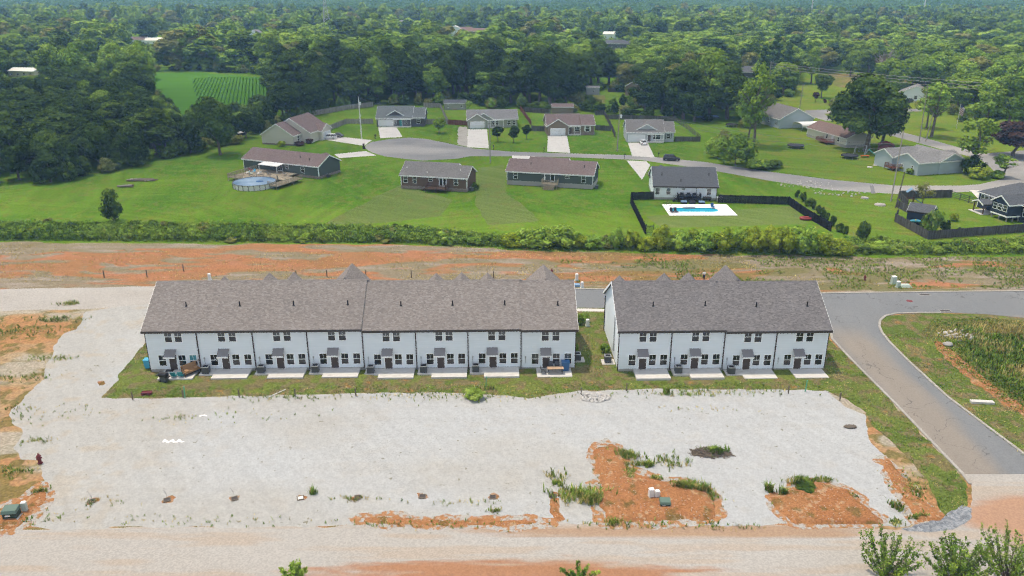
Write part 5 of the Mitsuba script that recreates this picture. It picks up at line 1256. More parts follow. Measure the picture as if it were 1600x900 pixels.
trampoline('round black trampoline on the lawn near the small beige house', (86.79, 244.32), 2.5)
trampoline('round black trampoline on the lawn left of the pale blue grey house', (97.05, 228.64), 2.4)
trampoline('small dark trampoline beyond the pale grey house', (77.38, 283.95), 2.1)
t = thing('slide', 'green playground slide by the dark red shed', 'slide'); q = (104.33, 232.38)
add('chute', MB().hexa([(q[0] + 1.5, q[1] - 1.2, .1), (q[0] + 2.0, q[1] - 1.2, .1), (q[0] - .2, q[1], 1.8), (q[0] - .7, q[1], 1.8)], [(q[0] + 1.5, q[1] - 1.2, .2), (q[0] + 2.0, q[1] - 1.2, .2), (q[0] - .2, q[1], 1.9), (q[0] - .7, q[1], 1.9)]).ply('green_marker'), t)
add('ladder', MB().tube([(q[0] - 1.4, q[1] + .3, 0), (q[0] - .6, q[1], 1.8)], .06, 5).tube([(q[0] - 1.0, q[1] + .6, 0), (q[0] - .2, q[1] + .3, 1.8)], .06, 5).ply('steel'), t)
t = thing('swing_set', 'grey metal swing frame beside the big dark tree', 'swing set'); q = (101.37, 235.26)
for x in (0, 3.2): add('leg', MB().tube([(q[0] + x - .8, q[1] - .8, 0), (q[0] + x, q[1], 2.5), (q[0] + x + .5, q[1] + .9, 0)], .07, 5).ply('steel'), t)
add('top_bar', MB().tube([(*q, 2.5), (q[0] + 3.2, q[1], 2.5)], .07, 5).ply('steel'), t)
for x in (1.0, 2.1):
    k = add('swing', MB().box(q[0] + x - .25, q[0] + x + .25, q[1] - .1, q[1] + .1, .5, .55).ply('blue'), t); add('chain', MB().tube([(q[0] + x - .2, q[1], .55), (q[0] + x - .2, q[1], 2.45)], .02, 4).tube([(q[0] + x + .2, q[1], .55), (q[0] + x + .2, q[1], 2.45)], .02, 4).ply('steel'), k)
t = thing('picnic_table', 'orange brown low table on the lawn by the slide', 'table'); q = (101.85, 229.56)
add('tabletop', MB().box(q[0] - 1.2, q[0] + 1.2, q[1] - .5, q[1] + .5, .55, .62).ply('orange'), t)
for x in (-.9, .9): add('leg', MB().box(q[0] + x - .05, q[0] + x + .05, q[1] - .4, q[1] + .4, 0, .55).ply('orange'), t)
t = thing('playhouse', 'blue roofed play tower with dark slide in the right fenced yard', 'playhouse'); q = (90.46, 177.24); M = frame(q, ang=-.3)
for x in (-.7, .7):
    for y in (-.6, .6): add('post', MB().box(x - .07, x + .07, y - .07, y + .07, 0, 2.6).ply('wood_brown', M), t)
add('platform', MB().box(-.8, .8, -.7, .7, 1.1, 1.22).ply('wood_brown', M), t); add('roof', MB().ext([(-1.0, 2.5), (0, 3.4), (1.0, 2.5), (1.0, 2.58), (0, 3.5), (-1.0, 2.58)], -.9, .9, 'y').ply('cover_blue', M), t)
add('slide', MB().hexa([(2.6, -.3, .1), (2.6, .3, .1), (.8, .3, 1.15), (.8, -.3, 1.15)], [(2.6, -.3, .2), (2.6, .3, .2), (.8, .3, 1.3), (.8, -.3, 1.3)]).ply('blue', M), t)
t = thing('float_ring', 'pink float lying at the corner of the pool yard', 'pool float'); q = (62.3, 163.57); a = np.linspace(0, 2 * np.pi, 17)
add('ring', MB().tube(np.column_stack([q[0] + 1.2 * np.cos(a), q[1] + .7 * np.sin(a), a * 0 + .3]), .3, 6).ply('red', None, True), t)
t = thing('raised_ring', 'round concrete well cover on the grass by the leaning pole', 'well cover'); q = (83.02, 175.53); add('ring', MB().disk(q[0], q[1], 0, .25, 1.25, 1.15, 20).ply('mat_kerbstone'), t); add('lid', MB().disk(q[0], q[1], .25, .33, .5, .45, 14).ply('cinder'), t)
t = thing('well_cover', 'small flat stone cover on the grass left of the leaning pole', 'well cover'); q = (82.09, 181.66); add('ring', MB().disk(q[0], q[1], 0, .3, .9, .8, 16).ply('mat_kerbstone'), t); add('lid', MB().disk(q[0], q[1], .3, .38, .35, .3, 12).ply('cinder'), t)
for q, r, l in (((97.81, 216.38), .8, 'left of two flat stones on the lawn below the slide'), ((100.1, 218.47), .6, 'right of two flat stones on the lawn below the slide')):
    single('flat_stone', MB().disk(q[0], q[1], 0, .12, r, r * .85, 11).ply('mat_rock'), l, 'stone')
q = (35.14, 409.27)
t = thing('porch_frame', 'low boat dock like trailer by the trees right of the pale grey house', 'trailer')
q = (72.7, 299.97); M = frame(q, ang=.2)
add('bed', MB().box(-5, 4, -1.0, 1.0, .8, 1.0).ply('metal_dark', M), t); add('load', MB().box(-4.2, 3.6, -.8, .8, 1.0, 1.5).ply('cover_blue', M), t)
for x in (-2, -1):
    for s in (-1, 1): add('wheel', MB().tube([(x, s * 1.0 - .12, .4), (x, s * 1.0 + .12, .4)], .4, 12).ply('rubber', M), t)

def logs(label, q, n, L, w, cat='log pile', seed=0):
    t = thing('log_pile', label, cat); r_ = np.random.default_rng(seed)
    for i in range(n):
        x, y = r_.uniform(-L / 2, L / 2), r_.uniform(-w, w); a = r_.normal(0, .35); l = r_.uniform(.8, 1.8); rr = r_.uniform(.12, .26)
        z = rr * .9 + r_.uniform(0, .25)
        add('log', MB().tube([(q[0] + x - l * math.cos(a), q[1] + y - l * math.sin(a), z), (q[0] + x + l * math.cos(a), q[1] + y + l * math.sin(a), z + r_.uniform(-.08, .15))], [rr, rr * .85], 7).ply('brush_wood' if i % 4 else 'dead_wood'), t)


logs('long low pile of dark cut logs on the left lawn', (-93.95, 199.4), 22, 6.2, .6, seed=1)
logs('short pile of dark logs just below the long log pile', (-94.56, 192.81), 7, 1.2, .4, seed=2)

# ---------------------------------------------------------------- patio furniture of the end units
Mp = M1
t = thing('wheeled_bin', 'light blue wheeled bin at the left end wall of the long row', 'wheeled bin'); M = Mp @ tr(-.75, .9, .26)
add('body', MB().hexa([(-.27, -.3, .08), (.27, -.3, .08), (.27, .3, .08), (-.27, .3, .08)], [(-.36, -.4, 1.2), (.36, -.4, 1.2), (.36, .38, 1.2), (-.36, .38, 1.2)]).ply('sky_blue', M), t)
add('lid', MB().hexa([(-.39, -.44, 1.2), (.39, -.44, 1.2), (.39, .42, 1.2), (-.39, .42, 1.2)], [(-.36, -.4, 1.27), (.36, -.4, 1.27), (.34, .36, 1.34), (-.34, .36, 1.34)]).ply('sky_blue', M), t)
for x in (-.3, .3): add('wheel', MB().tube([(x - .05, .34, .14), (x + .05, .34, .14)], .14, 10).ply('rubber', M), t)


def chair(label, M, m, s=.62, name='patio_chair', group=None, metal='metal_grey'):
    t = thing(name, label, 'chair', group)
    add('seat', MB().box(-s / 2, s / 2, -s / 2, s / 2, .38, .45).ply(m, M), t)
    add('backrest', MB().hexa([(-s / 2, s / 2 - .06, .45), (s / 2, s / 2 - .06, .45), (s / 2, s / 2, .45), (-s / 2, s / 2, .45)], [(-s / 2, s / 2 + .12, 1.0), (s / 2, s / 2 + .12, 1.0), (s / 2, s / 2 + .18, 1.0), (-s / 2, s / 2 + .18, 1.0)]).ply(m, M), t)
    for x in (-1, 1):
        for y in (-1, 1): add('leg', MB().box(x * (s / 2 - .03) - .025, x * (s / 2 - .03) + .025, y * (s / 2 - .03) - .025, y * (s / 2 - .03) + .025, 0, .38).ply(metal, M), t)
        add('armrest', MB().box(x * s / 2 - .03, x * s / 2 + .03, -s / 2, s / 2, .62, .66).ply(metal, M), t)


def at(q, a=0.0, z=0.0): return frame(q, ang=a, z=z)


chair('left teal chair on the lawn edge of the first patio', at((-42.18, 89.7), math.pi, .24), 'teal')
chair('right teal chair on the lawn edge of the first patio', at((-41.3, 89.79), math.pi, .24), 'teal')
t = thing('round_table', 'small round turquoise table by the wall on the first patio', 'table'); M = at((-41.3, 91.93), 0, .46)
add('tabletop', MB().disk(0, 0, .5, .56, .42, n=16).ply('sky_blue', M), t); add('pedestal', MB().disk(0, 0, 0, .5, .08, n=8).ply('sky_blue', M), t)
t = thing('hanging_couch', 'tan cushioned outdoor swing couch with dark back on the first patio', 'swing couch'); M = at((-40.35, 90.58), .95, .46)
add('seat', MB().box(-1.05, 1.05, -.35, .35, .35, .55).ply('tan_cloth', M), t); add('backrest', MB().hexa([(-1.05, .3, .5), (1.05, .3, .5), (1.05, .42, .5), (-1.05, .42, .5)], [(-1.05, .5, 1.2), (1.05, .5, 1.2), (1.05, .62, 1.2), (-1.05, .62, 1.2)]).ply('tan_cloth', M), t)
for x in (-1.15, 1.15): add('side_frame', MB().tube([(x, -.5, 0), (x, 0, 1.6), (x, .6, 0)], .04, 5).ply('wood_brown', M), t)
add('base', MB().box(-1.1, 1.1, -.4, .45, .2, .34).ply('black', M), t); add('cushion', MB().box(-.9, -.4, -.3, .3, .55, .68).box(.4, .9, -.3, .3, .55, .68).ply('tan_cloth', M), t)
single('door_mat', MB().box(-.5, .5, -.3, .3, .101, .13).ply('black', at((-43.44, 91.33), .03, .36)), 'dark door mat before the door of the first patio', 'door mat')
single('ground_mat', MB().box(-.55, .55, -.28, .28, .025, .1).ply('metal_dark', at((-43.02, 87.65), .15)), 'flat dark mat lying on the grass below the grill', 'mat')
t = thing('barbecue', 'black covered barbecue on wheels on the grass corner of the first patio', 'barbecue'); M = at((-43.11, 88.84), -.3, .2)
add('hood', MB().tube([(-.55, 0, .95), (-.5, 0, .95), (.5, 0, .95), (.55, 0, .95)], [.2, .36, .36, .2], 12).ply('black', M), t); add('cabinet', MB().box(-.45, .45, -.28, .28, .12, .75).ply('metal_dark', M), t)
add('shelf', MB().box(-.95, -.5, -.25, .25, .78, .82).ply('black', M), t); add('shelf', MB().box(.5, .95, -.25, .25, .78, .82).ply('black', M), t)
for x in (-.4, .4): add('wheel', MB().tube([(x, -.34, .13), (x, -.26, .13)], .13, 10).ply('rubber', M), t)
t = thing('toy_wagon', 'small red toy cart on the grass below the first patio', 'toy cart'); M = at((-44.06, 85.84), .1)
add('tray', MB().box(-.6, .6, -.25, .25, .16, .3).box(-.6, .6, -.27, -.25, .3, .4).box(-.6, .6, .25, .27, .3, .4).ply('dark_red', M), t)
for x in (-.4, .4): 
    for y in (-.3, .3): add('wheel', MB().tube([(x, y - .04, .13), (x, y + .04, .13)], .13, 10).ply('dark_red', M), t)
Mq = M1 @ tr(0, 0, .12); x8 = U1[7][0]
t = thing('picnic_table', 'wood topped dining table on the patio at the right end of the long row', 'table'); M = Mq @ tr(x8 + 4.3, -1.55, 0)
for i in range(6): add('plank', MB().box(-1.05, 1.05, -.42 + i * .142, -.285 + i * .142, .70, .75).ply('table_wood', M), t)
for x in (-.85, .85):
    for y in (-.35, .35): add('leg', MB().box(x - .05, x + .05, y - .05, y + .05, 0, .70).ply('metal_dark', M), t)
for dx, dy, a, l in ((-.5, .95, 0, 'left dark chair at the wall side of the wood dining table'), (.3, .95, 0, 'right dark chair at the wall side of the wood dining table'), (-1.5, -.1, math.pi / 2, 'dark chair at the left end of the wood dining table')):
    chair(l, M @ frame((dx, dy), ang=a), 'metal_dark', .55, metal='metal_dark')
t = thing('covered_furniture', 'blue covered upright patio bin at the right end of the long row', 'bin'); M = Mq @ tr(x8 + 5.65, -.75, 0)
add('body', MB().hexa([(-.4, -.35, .05), (.4, -.35, .05), (.4, .35, .05), (-.4, .35, .05)], [(-.5, -.45, 1.15), (.5, -.45, 1.15), (.5, .42, 1.15), (-.5, .42, 1.15)]).ply('blue', M), t); add('lid', MB().box(-.53, .53, -.48, .45, 1.15, 1.25).ply('blue', M), t)
for x in (-.38, .38): add('wheel', MB().tube([(x - .05, .34, .12), (x + .05, .34, .12)], .12, 9).ply('rubber', M), t)

# ---------------------------------------------------------------- things on the lot
def stake(label, q, h=1.0, mat='pole_dark', r=.06, lean=.0, name='stake', cat='stake', group='dark stakes along the edge of the gravel lot'):
    t = thing(name, label, cat, group); add('shaft', MB().hexa([(q[0] - r, q[1] - r, -.1), (q[0] + r, q[1] - r, -.1), (q[0] + r, q[1] + r, -.1), (q[0] - r, q[1] + r, -.1)], [(q[0] - r + lean, q[1] - r, h), (q[0] + r + lean, q[1] - r, h), (q[0] + r + lean, q[1] + r, h), (q[0] - r + lean, q[1] + r, h)]).ply(mat), t)
    add('cap', MB().box(q[0] - r - .02 + lean, q[0] + r + .02 + lean, q[1] - r - .02, q[1] + r + .02, h, h + .05).ply(mat), t)


for q, l in (((-45.15, 84.48), 'dark stake at the left corner of the grass strip'), ((-39.35, 85.03), 'dark stake beside the green marker below the first patio'), ((-32.67, 85.11), 'dark stake on the grass edge below the second patio'), ((-26.02, 85.35), 'dark stake on the grass edge below the third patio'), ((-18.77, 85.43), 'dark stake on the gravel edge below the fourth patio'), ((8.32, 85.59), 'short rusty stake left of the white rock heap'), ((13.94, 86.74), 'dark stake below the left patio of the short row'), ((33.4, 86.08), 'dark stake below the right patio of the short row'), ((38.96, 84.32), 'dark stake at the right corner of the gravel lot')):
    stake(l, q)
for i, (u, q) in enumerate(((163, (-68.97, 127.31)), (230, (-61.86, 127.62)), (287, (-56.8, 130.56)), (463, (-36.49, 127.31)), (511, (-31.36, 127.62)), (572, (-24.74, 127.62)), (643, (-17.0, 127.31)), (771, (-3.13, 126.99)))):
    stake('thin dark stake on the clay strip behind the long townhouse row', q, 1.25, 'pole_dark', .07, group='stakes on the clay strip behind the rows')
for q, l in (((-39.12, 84.95), 'thin green marker post below the first patio'), ((35.62, 86.57), 'thin green marker post near the right end of the short row'), ((-3.21, 87.4), 'thin green marker post on the grass below the seventh patio')):
    stake(l, q, 1.5 if q[0] > 20 or q[0] < 0 else 1.2, 'green_marker', .05, .08, 'marker_post', 'marker post', None)
t = thing('plastic_pipe', 'white plastic pipe lying on the grass below the third patio', 'pipe'); a, b = (-29.25, 84.95), (-27.64, 86.98); add('tube', MB().tube([(*a, .08), (*b, .08)], .06, 7).ply('off_white'), t); add('collar', MB().tube([(b[0] - .08, b[1] - .03, .08), (*b, .08)], .08, 7).ply('off_white'), t)

def hydrant(label, q, s=1.0):
    t = thing('fire_hydrant', label, 'fire hydrant'); M = at(q) @ tr(0, 0, 0, s)
    add('barrel', MB().disk(0, 0, 0, .08, .22, n=10).disk(0, 0, .08, .75, .15, .14, 12).ply('dark_red', M), t)
    add('bonnet', MB().disk(0, 0, .75, .80, .2, n=12).disk(0, 0, .80, .98, .16, .06, 12).disk(0, 0, .98, 1.06, .05, n=6).ply('dark_red', M), t)
    for a, r in (((-.26, 0), .08), ((.26, 0), .08), ((0, -.26), .11)): add('nozzle', MB().tube([(0, 0, .58), (a[0], a[1], .58)], r, 8).ply('dark_red', M), t)


hydrant('dark red fire hydrant at the left edge of the gravel lot', (-48.69, 70.93), 1.15)
hydrant('rusty fire hydrant on the clay strip behind the long row', (6.78, 128.75), 1.1)
hydrant('brown hydrant on the grass across the street on the right', (59.14, 126.04), .9)


def transformer(label, q, a, s=.85):
    t = thing('transformer_box', label, 'transformer box'); M = at(q, a) @ tr(0, 0, 0, s)
    add('pad', MB().box(-.95, .95, -.85, .75, 0, .16).ply('mat_concrete', M), t)
    add('cabinet', MB().box(-.72, .72, -.5, .6, .16, .82).ply('box_dark', M), t)
    add('hood', MB().hexa([(-.78, -.62, .80), (.78, -.62, .80), (.78, .64, .82), (-.78, .64, .82)], [(-.74, -.48, 1.12), (.74, -.48, 1.12), (.74, .6, 1.24), (-.74, .6, 1.24)]).ply('box_green', M), t)
    add('warning_label', MB().box(-.45, .1, -.515, -.5, .4, .6).ply('off_white', M), t)


transformer('green transformer box on a pad at the left front corner of the lot', (-46.36, 61.98), .12)
transformer('green transformer box on the red clay patch in front of the lot', (14.44, 63.54), -.05, .66)


def pedestal(label, q, h=1.05, w=.26, m='off_white', base=True):
    t = thing('utility_pedestal', label, 'utility pedestal'); M = at(q, .2)
    add('post', MB().hexa([(-w, -w * .8, 0), (w, -w * .8, 0), (w, w * .8, 0), (-w, w * .8, 0)], [(-w * .85, -w * .7, h), (w * .85, -w * .7, h), (w * .85, w * .7, h), (-w * .85, w * .7, h)]).ply(m, M), t)
    add('cap', MB().hexa([(-w * .95, -w * .8, h), (w * .95, -w * .8, h), (w * .95, w * .8, h), (-w * .95, w * .8, h)], [(-w * .7, -w * .5, h + .09), (w * .7, -w * .5, h + .09), (w * .7, w * .5, h + .09), (-w * .7, w * .5, h + .09)]).ply('trim_white', M), t)
    if base: add('base', MB().box(-w * 1.3, w * 1.3, -w * 1.2, w * 1.2, 0, .12).ply('pale_green', M), t)


pedestal('grey green utility pedestal beside the left transformer box', (-45.64, 62.85), 1.0, .24, 'pale_green', False)
pedestal('taller white utility pedestal on the red clay patch', (13.33, 64.76), 1.15, .27)
pedestal('shorter white utility pedestal on the red clay patch', (13.92, 64.76), .95, .24, base=False)
pedestal('white utility pedestal across the street from the rows gap, farther one', (10.84, 126.04), 1.1, .26)
pedestal('white utility pedestal across the street from the rows gap, nearer one', (11.45, 122.38), 1.0, .24)
pedestal('pale utility pedestal across the street on the right, farther one', (63.16, 124.34), 1.3, .4, 'pale_green')
pedestal('pale utility pedestal across the street on the right, nearer one', (63.2, 122.68), 1.0, .3, 'pale_green')
pedestal('white utility pedestal on the grass between the two rows', (10.95, 106.68), 1.0, .25)
pedestal('white vent post behind the left part of the long row', (-50.61, 125.89), 1.2, .26)
single('utility_box', MB().hexa([(-1.0, -.6, 0), (1.0, -.6, 0), (1.0, .6, 0), (-1.0, .6, 0)], [(-.7, -.3, .4), (.7, -.3, .4), (.6, .3, .45), (-.6, .3, .45)]).ply('pale_green', at((64.49, 122.98))), 'low pale green utility lid beside the pedestals across the street', 'utility box')
single('utility_box', MB().box(-.8, .8, -.5, .5, 0, .35).ply('cover_blue', at((10.32, 123.28))), 'pale blue low box by the street in the gap between the rows', 'utility box')

VB = [((-40.13, 64.35), .5, 'valve box in a clay scrape, leftmost in the row along the lot front'), ((-33.03, 64.55), .4, 'valve box with a bent wire, second in the row along the lot front'), ((-26.63, 64.76), .45, 'valve box with long clay scrape, third in the row along the lot front'), ((-20.33, 64.86), .3, 'valve box with pale lid, fourth in the row along the lot front'), ((-14.84, 64.96), .1, 'valve box beside a dark stub, fifth in the row along the lot front'), ((-8.64, 65.12), .0, 'valve box above a clay hump, sixth in the row along the lot front'), ((-1.85, 65.01), .0, 'valve box with rusty lid, seventh in the row along the lot front'), ((3.98, 65.17), -.1, 'valve box by the grass left of the red clay patch')]
for i, (q, a, l) in enumerate(VB):
    struct('clay_scrape', mound('m', [(q[0] + r * math.cos(b) * 1.3, q[1] + .1 + r * math.sin(b)) for b, r in zip(np.linspace(0, 6.0, 9), rng.uniform(.3, .8, 9))], .04, 'mat_clay', .25, .2, seed=20 + i))
    t = thing('valve_box', l, 'valve box'); M = at(q, a) @ tr(0, 0, 0, .78)
    add('frame', MB().box(-.42, .42, -.42, -.32, 0, .16).box(-.42, .42, .32, .42, 0, .16).box(-.42, -.32, -.32, .32, 0, .16).box(.32, .42, -.32, .32, 0, .16).ply('brush_wood', M), t)
    add('lid', MB().box(-.32, .32, -.32, .32, .0, .13).ply('off_white' if i == 3 else 'trim_brown', M), t)
    if i < 3: add('marker_wire', MB().tube([(.05, .3, .1), (-.02, .35, .8), (-.3, .5, 1.35)], .02, 4).ply('wire', M), t)


def rockpile(name, label, q, n, R, s, mat='mat_rock', seed=3, cat='rock heap', flatk=.5):
    r_ = np.random.default_rng(seed); t = thing(name, label, cat)
    mb = MB()
    for i in range(n):
        a, d = r_.uniform(0, 6.28), R * math.sqrt(r_.uniform(0, 1)); ss = s * r_.uniform(.5, 1.3)
        m = trimesh.creation.icosphere(1, ss); v = m.vertices * r_.uniform(.75, 1.2, 3) * (1 + .25 * (meshkit.noise(m.vertices / ss * 1.7 + i) - .5)[:, None])
        z = max(0, (1 - d / R)) * R * flatk * r_.uniform(.3, 1)
        v = v + [q[0] + d * math.cos(a) * 1.3, q[1] + d * math.sin(a) * .8, z + ss * .3]
        if n <= 60: add('rock', mikit.ply((v, m.faces), mat), t)
        else: mb.raw(v, m.faces)
    if n > 60: add('rock', mb.ply(mat), t, kind='stuff')


rockpile('rock_heap', 'heap of white broken rock at the upper edge of the gravel lot', (9.95, 84.95), 230, 1.4, .15, seed=4, flatk=.4)
rockpile('rock_heap', 'scatter of pale rocks among the weeds of the corner lot', (63.47, 102.93), 40, 2.4, .2, mat='cinder', seed=5, flatk=.08)
rockpile('rock_heap', 'small group of pale rocks in the weeds left of the larger scatter', (62.54, 104.27), 14, 1.6, .24, seed=6, flatk=.1)
single('boulder', mikit.ply((trimesh.creation.icosphere(2, .55).vertices * [1.2, .9, .6] * (1 + .3 * (meshkit.noise(trimesh.creation.icosphere(2, 1.0).vertices * 1.6) - .5)[:, None]) + [*(59.78, 99.93), .2], trimesh.creation.icosphere(2, .55).faces), 'cinder'), 'grey boulder at the left edge of the weedy corner lot', 'boulder')
single('boulder', mikit.ply((trimesh.creation.icosphere(2, .5).vertices * [1.5, .7, .45] * (1 + .3 * (meshkit.noise(trimesh.creation.icosphere(2, 1.0).vertices * 1.9) - .5)[:, None]) + [*(37.76, 78.11), .12], trimesh.creation.icosphere(2, .5).faces), 'pole_dark'), 'dark flat stone on the gravel at the right', 'stone')
rockpile('rock_bank', 'line of pale rip rap rocks along the subdivision road', (72.99, 195.54), 55, 5.5, .2, seed=8, flatk=.01)
rockpile('rock_bank', 'second line of pale rip rap rocks farther right along the subdivision road', (78.42, 187.24), 45, 5.0, .18, seed=9, flatk=.01)
for (a, b, l) in (((65.37, 119.76), (66.5, 118.9), 'far storm drain grate set in the street kerb'), ((65.58, 112.83), (65.96, 112.06), 'near storm drain grate at the corner lot kerb')):
    t = thing('storm_drain', l, 'storm drain'); M = at(((a[0] + b[0]) / 2, (a[1] + b[1]) / 2), 0)
    add('frame', MB().box(-.9, .9, -.45, -.35, .03, .05).box(-.9, .9, .35, .45, .03, .05).box(-.9, -.8, -.35, .35, .03, .05).box(.8, .9, -.35, .35, .03, .05).ply('cinder', M), t)
    add('grate', MB().box(-.8, .8, -.35, .35, .02, .036).ply('trim_brown', M), t)
single('manhole_cover', MB().disk(*(62.24, 116.54), .02, .045, .5, .48, 18).ply('dark_red'), 'round rust brown manhole cover in the street junction', 'manhole cover')
single('culvert_slab', MB().box(-1.3, 1.3, -.3, .3, 0, .3).ply('mat_concrete', at((55.51, 83.69), -.1)), 'pale concrete slab end in the grass by the side street', 'concrete slab')
# white paint mark on the gravel
pts = [((-37.63, 75.09)), ((-37.69, 75.48)), ((-37.19, 75.03)), ((-36.97, 75.16)), ((-36.86, 75.48)), ((-36.5, 75.03)), ((-36.18, 75.09)), ((-36.13, 75.48)), ((-35.86, 75.16)), ((-35.56, 75.09))]
single('paint_mark', mikit.ply(flat(LineString(pts).buffer(.13), .024), 'paint_white'), 'white sprayed zigzag mark on the gravel at the left', 'paint mark')
single('paint_mark', mikit.ply(flat(LineString([(-35.73, 80.68), (-35.5, 80.85), (-35.09, 80.74)]).buffer(.13), .024), 'paint_white'), 'short faint white paint dash on the gravel near the long row', 'paint mark')

# ---------------------------------------------------------------- the person beyond the short row
def person(label, q, face):
    t = thing('person', label, 'person'); M = at(q, face)
    J = dict(hipL=(-.10, 0, .92, .105), hipR=(.10, 0, .92, .105), kneeL=(-.11, .02, .50, .065), kneeR=(.11, .02, .50, .065), ankL=(-.11, -.02, .09, .045), ankR=(.11, -.02, .09, .045), toeL=(-.12, .15, .04, .038), toeR=(.12, .15, .04, .038),
             waist=(0, 0, 1.05, .13), chest=(0, .01, 1.32, .16), shL=(-.19, 0, 1.44, .07), shR=(.19, 0, 1.44, .07), neck=(0, .0, 1.50, .055), elL=(-.25, .06, 1.17, .045), elR=(.25, .06, 1.17, .045), wrL=(-.12, .28, 1.22, .032), wrR=(.12, .28, 1.22, .032), head=(0, .02, 1.63, .095), chin=(0, .06, 1.57, .05), top=(0, .0, 1.68, .09))
    def hull(names, k=1.0):
        p = []
        for n in names:
            x, y, z, r = J[n]; p.append(trimesh.creation.icosphere(1, r * k).vertices + [x, y, z])
        return manifold3d.Manifold.hull_points(np.vstack(p))
    def fig(bones, k=1.0):
        m = hull(bones[0], k)
        for b in bones[1:]: m = m + hull(b, k)
        q_ = m.to_mesh(); return MB().raw(q_.vert_properties[:, :3], q_.tri_verts)
    hands = []
    legs = [('hipL', 'kneeL'), ('kneeL', 'ankL'), ('ankL', 'toeL'), ('hipR', 'kneeR'), ('kneeR', 'ankR'), ('ankR', 'toeR'), ('hipL', 'hipR', 'waist')]
    arms = [('shL', 'elL'), ('elL', 'wrL'), ('shR', 'elR'), ('elR', 'wrR')]
    tor = [('waist', 'chest'), ('chest', 'shL'), ('chest', 'shR'), ('neck', 'chest')]
    for s, w in ((-1, 'wrL'), (1, 'wrR')):
        x, y, z, r = J[w]
        J['palm' + w] = (x - s * .02, y + .07, z + .01, .032); arms.append((w, 'palm' + w))
        for i in range(4):
            J[f'f{w}{i}'] = (x - s * .02 + (i - 1.5) * .018, y + .12, z + .01, .009); J[f'g{w}{i}'] = (x - s * .03 + (i - 1.5) * .017, y + .155 - .006 * abs(i - 1.5), z - .015, .008)
            arms += [('palm' + w, f'f{w}{i}'), (f'f{w}{i}', f'g{w}{i}')]
        J['t' + w] = (x - s * .06, y + .10, z + .03, .010); arms.append(('palm' + w, 't' + w))
    J['nose'] = (0, .125, 1.62, .016); J['earL'] = (-.095, .02, 1.62, .022); J['earR'] = (.095, .02, 1.62, .022)
    add('body', fig(legs + arms + tor + [('neck', 'chin'), ('head', 'chin', 'top'), ('head', 'nose'), ('head', 'earL'), ('head', 'earR')]).ply('skin', M, 40), t)
    add('shirt', fig(tor + [('shL', 'elL'), ('shR', 'elR'), ('waist', 'hipL', 'hipR')], 1.12).ply('fabric_white', M, 40), t)
    add('trousers', fig([b for b in legs if 'toeL' not in b and 'toeR' not in b], 1.13).ply('fabric_dark', M, 40), t)
    add('shoe', fig([('ankL', 'toeL')], 1.2).ply('black', M, 40), t); add('shoe', fig([('ankR', 'toeR')], 1.2).ply('black', M, 40), t)
    add('hair', MB().raw(*(lambda m: (m.vertices * [1, 1, .8] + [0, -.012, 1.695], m.faces))(trimesh.creation.icosphere(2, .102))).ply('hair', M, 40), t)
    for s in (-1, 1): add('eye', MB().raw(*(lambda m: (m.vertices + [s * .035, .108, 1.645], m.faces))(trimesh.creation.icosphere(1, .012))).ply('black', M), t)
    single('remote_control', MB().box(-.09, .09, .38, .47, 1.20, 1.24).ply('black', M), 'small dark controller held by the person behind the short row', 'controller')


person('person in white shirt and dark trousers standing behind the short townhouse row', (32.13, 125.95), math.pi)


# ---------------------------------------------------------------- far houses among the trees
FARH = []
def far_house(label, q, w, d, h, ang, wall, roof, trim='trim_white', pitch=.45, axis='x'):
    M = frame((q[0] - w / 2, q[1]), ang=math.radians(ang)); t = thing('far_house', label, 'house')
    block(t, M, 0, w, 0, d, h, pitch, axis, wall, roof, trim, rake=.3)
    n = max(2, int(w / 4))
    for i in range(n): window(t, M, w * (i + .5) / n, 0, 1.0, 1.1, 1.3, muntin=False)
    FARH.append((q[0], q[1], w / 2, h + d * pitch * .5 if axis == 'x' else h + 1))


far_house('pale far house at the left edge beyond the left wood', (-268.12, 451.97), 16, 9, 3.2, -12, 'side_cream', 'off_white', pitch=.3)
far_house('long pale far house behind the big left trees', (-306.18, 825.72), 26, 12, 4.5, 5, 'side_cream', 'roof_plum')
far_house('pale roofed far house left of the long pale far house', (-319.43, 713.13), 13, 10, 4.0, 5, 'side_white', 'roof_plum')
far_house('low white roofed far shed in the left middle distance', (-306.3, 713.13), 14, 9, 3.6, 8, 'side_white', 'off_white')
far_house('white far house right of the long pale far house', (-248.04, 804.61), 16, 11, 4.2, -6, 'side_white', 'roof_ashen', axis='y')
far_house('tiny white gabled far house behind the lattice tower', (-132.74, 646.62), 7, 7, 4, 0, 'side_white', 'off_white', axis='y')
far_house('dim grey roofed far house right of the lattice tower', (-131.11, 1043.82), 20, 12, 5, 12, 'side_white', 'roof_ashen')
far_house('white far house with tall gable in the middle distance', (-57.67, 847.95), 14, 12, 6.5, 0, 'side_white', 'off_white', axis='y')
far_house('beige far house just right of the tall white gable', (-49.24, 847.95), 18, 12, 5.5, 4, 'side_beige', 'roof_maroon')
far_house('rose roofed far house at the right of the beige far house', (-35.81, 836.69), 22, 12, 5, -4, 'side_tan', 'roof_maroon')
far_house('dark brown roofed far house in the centre wood', (57.97, 815.03), 17, 11, 4.5, 8, 'side_brown', 'roof_maroon')
far_house('small pale roofed far house at the centre', (91.79, 794.44), 11, 9, 4.6, -18, 'side_white', 'off_white')
far_house('slate roofed far house below the small pale one', (82.71, 660.33), 20, 11, 4.4, -10, 'side_darkgrey', 'roof_slate')
far_house('long white far building near the top centre', (120.28, 1299.29), 40, 16, 7, 3, 'side_white', 'off_white')
far_house('white roofed far building right of the long white one', (193.37, 1248.5), 28, 16, 7, 0, 'side_white', 'off_white')
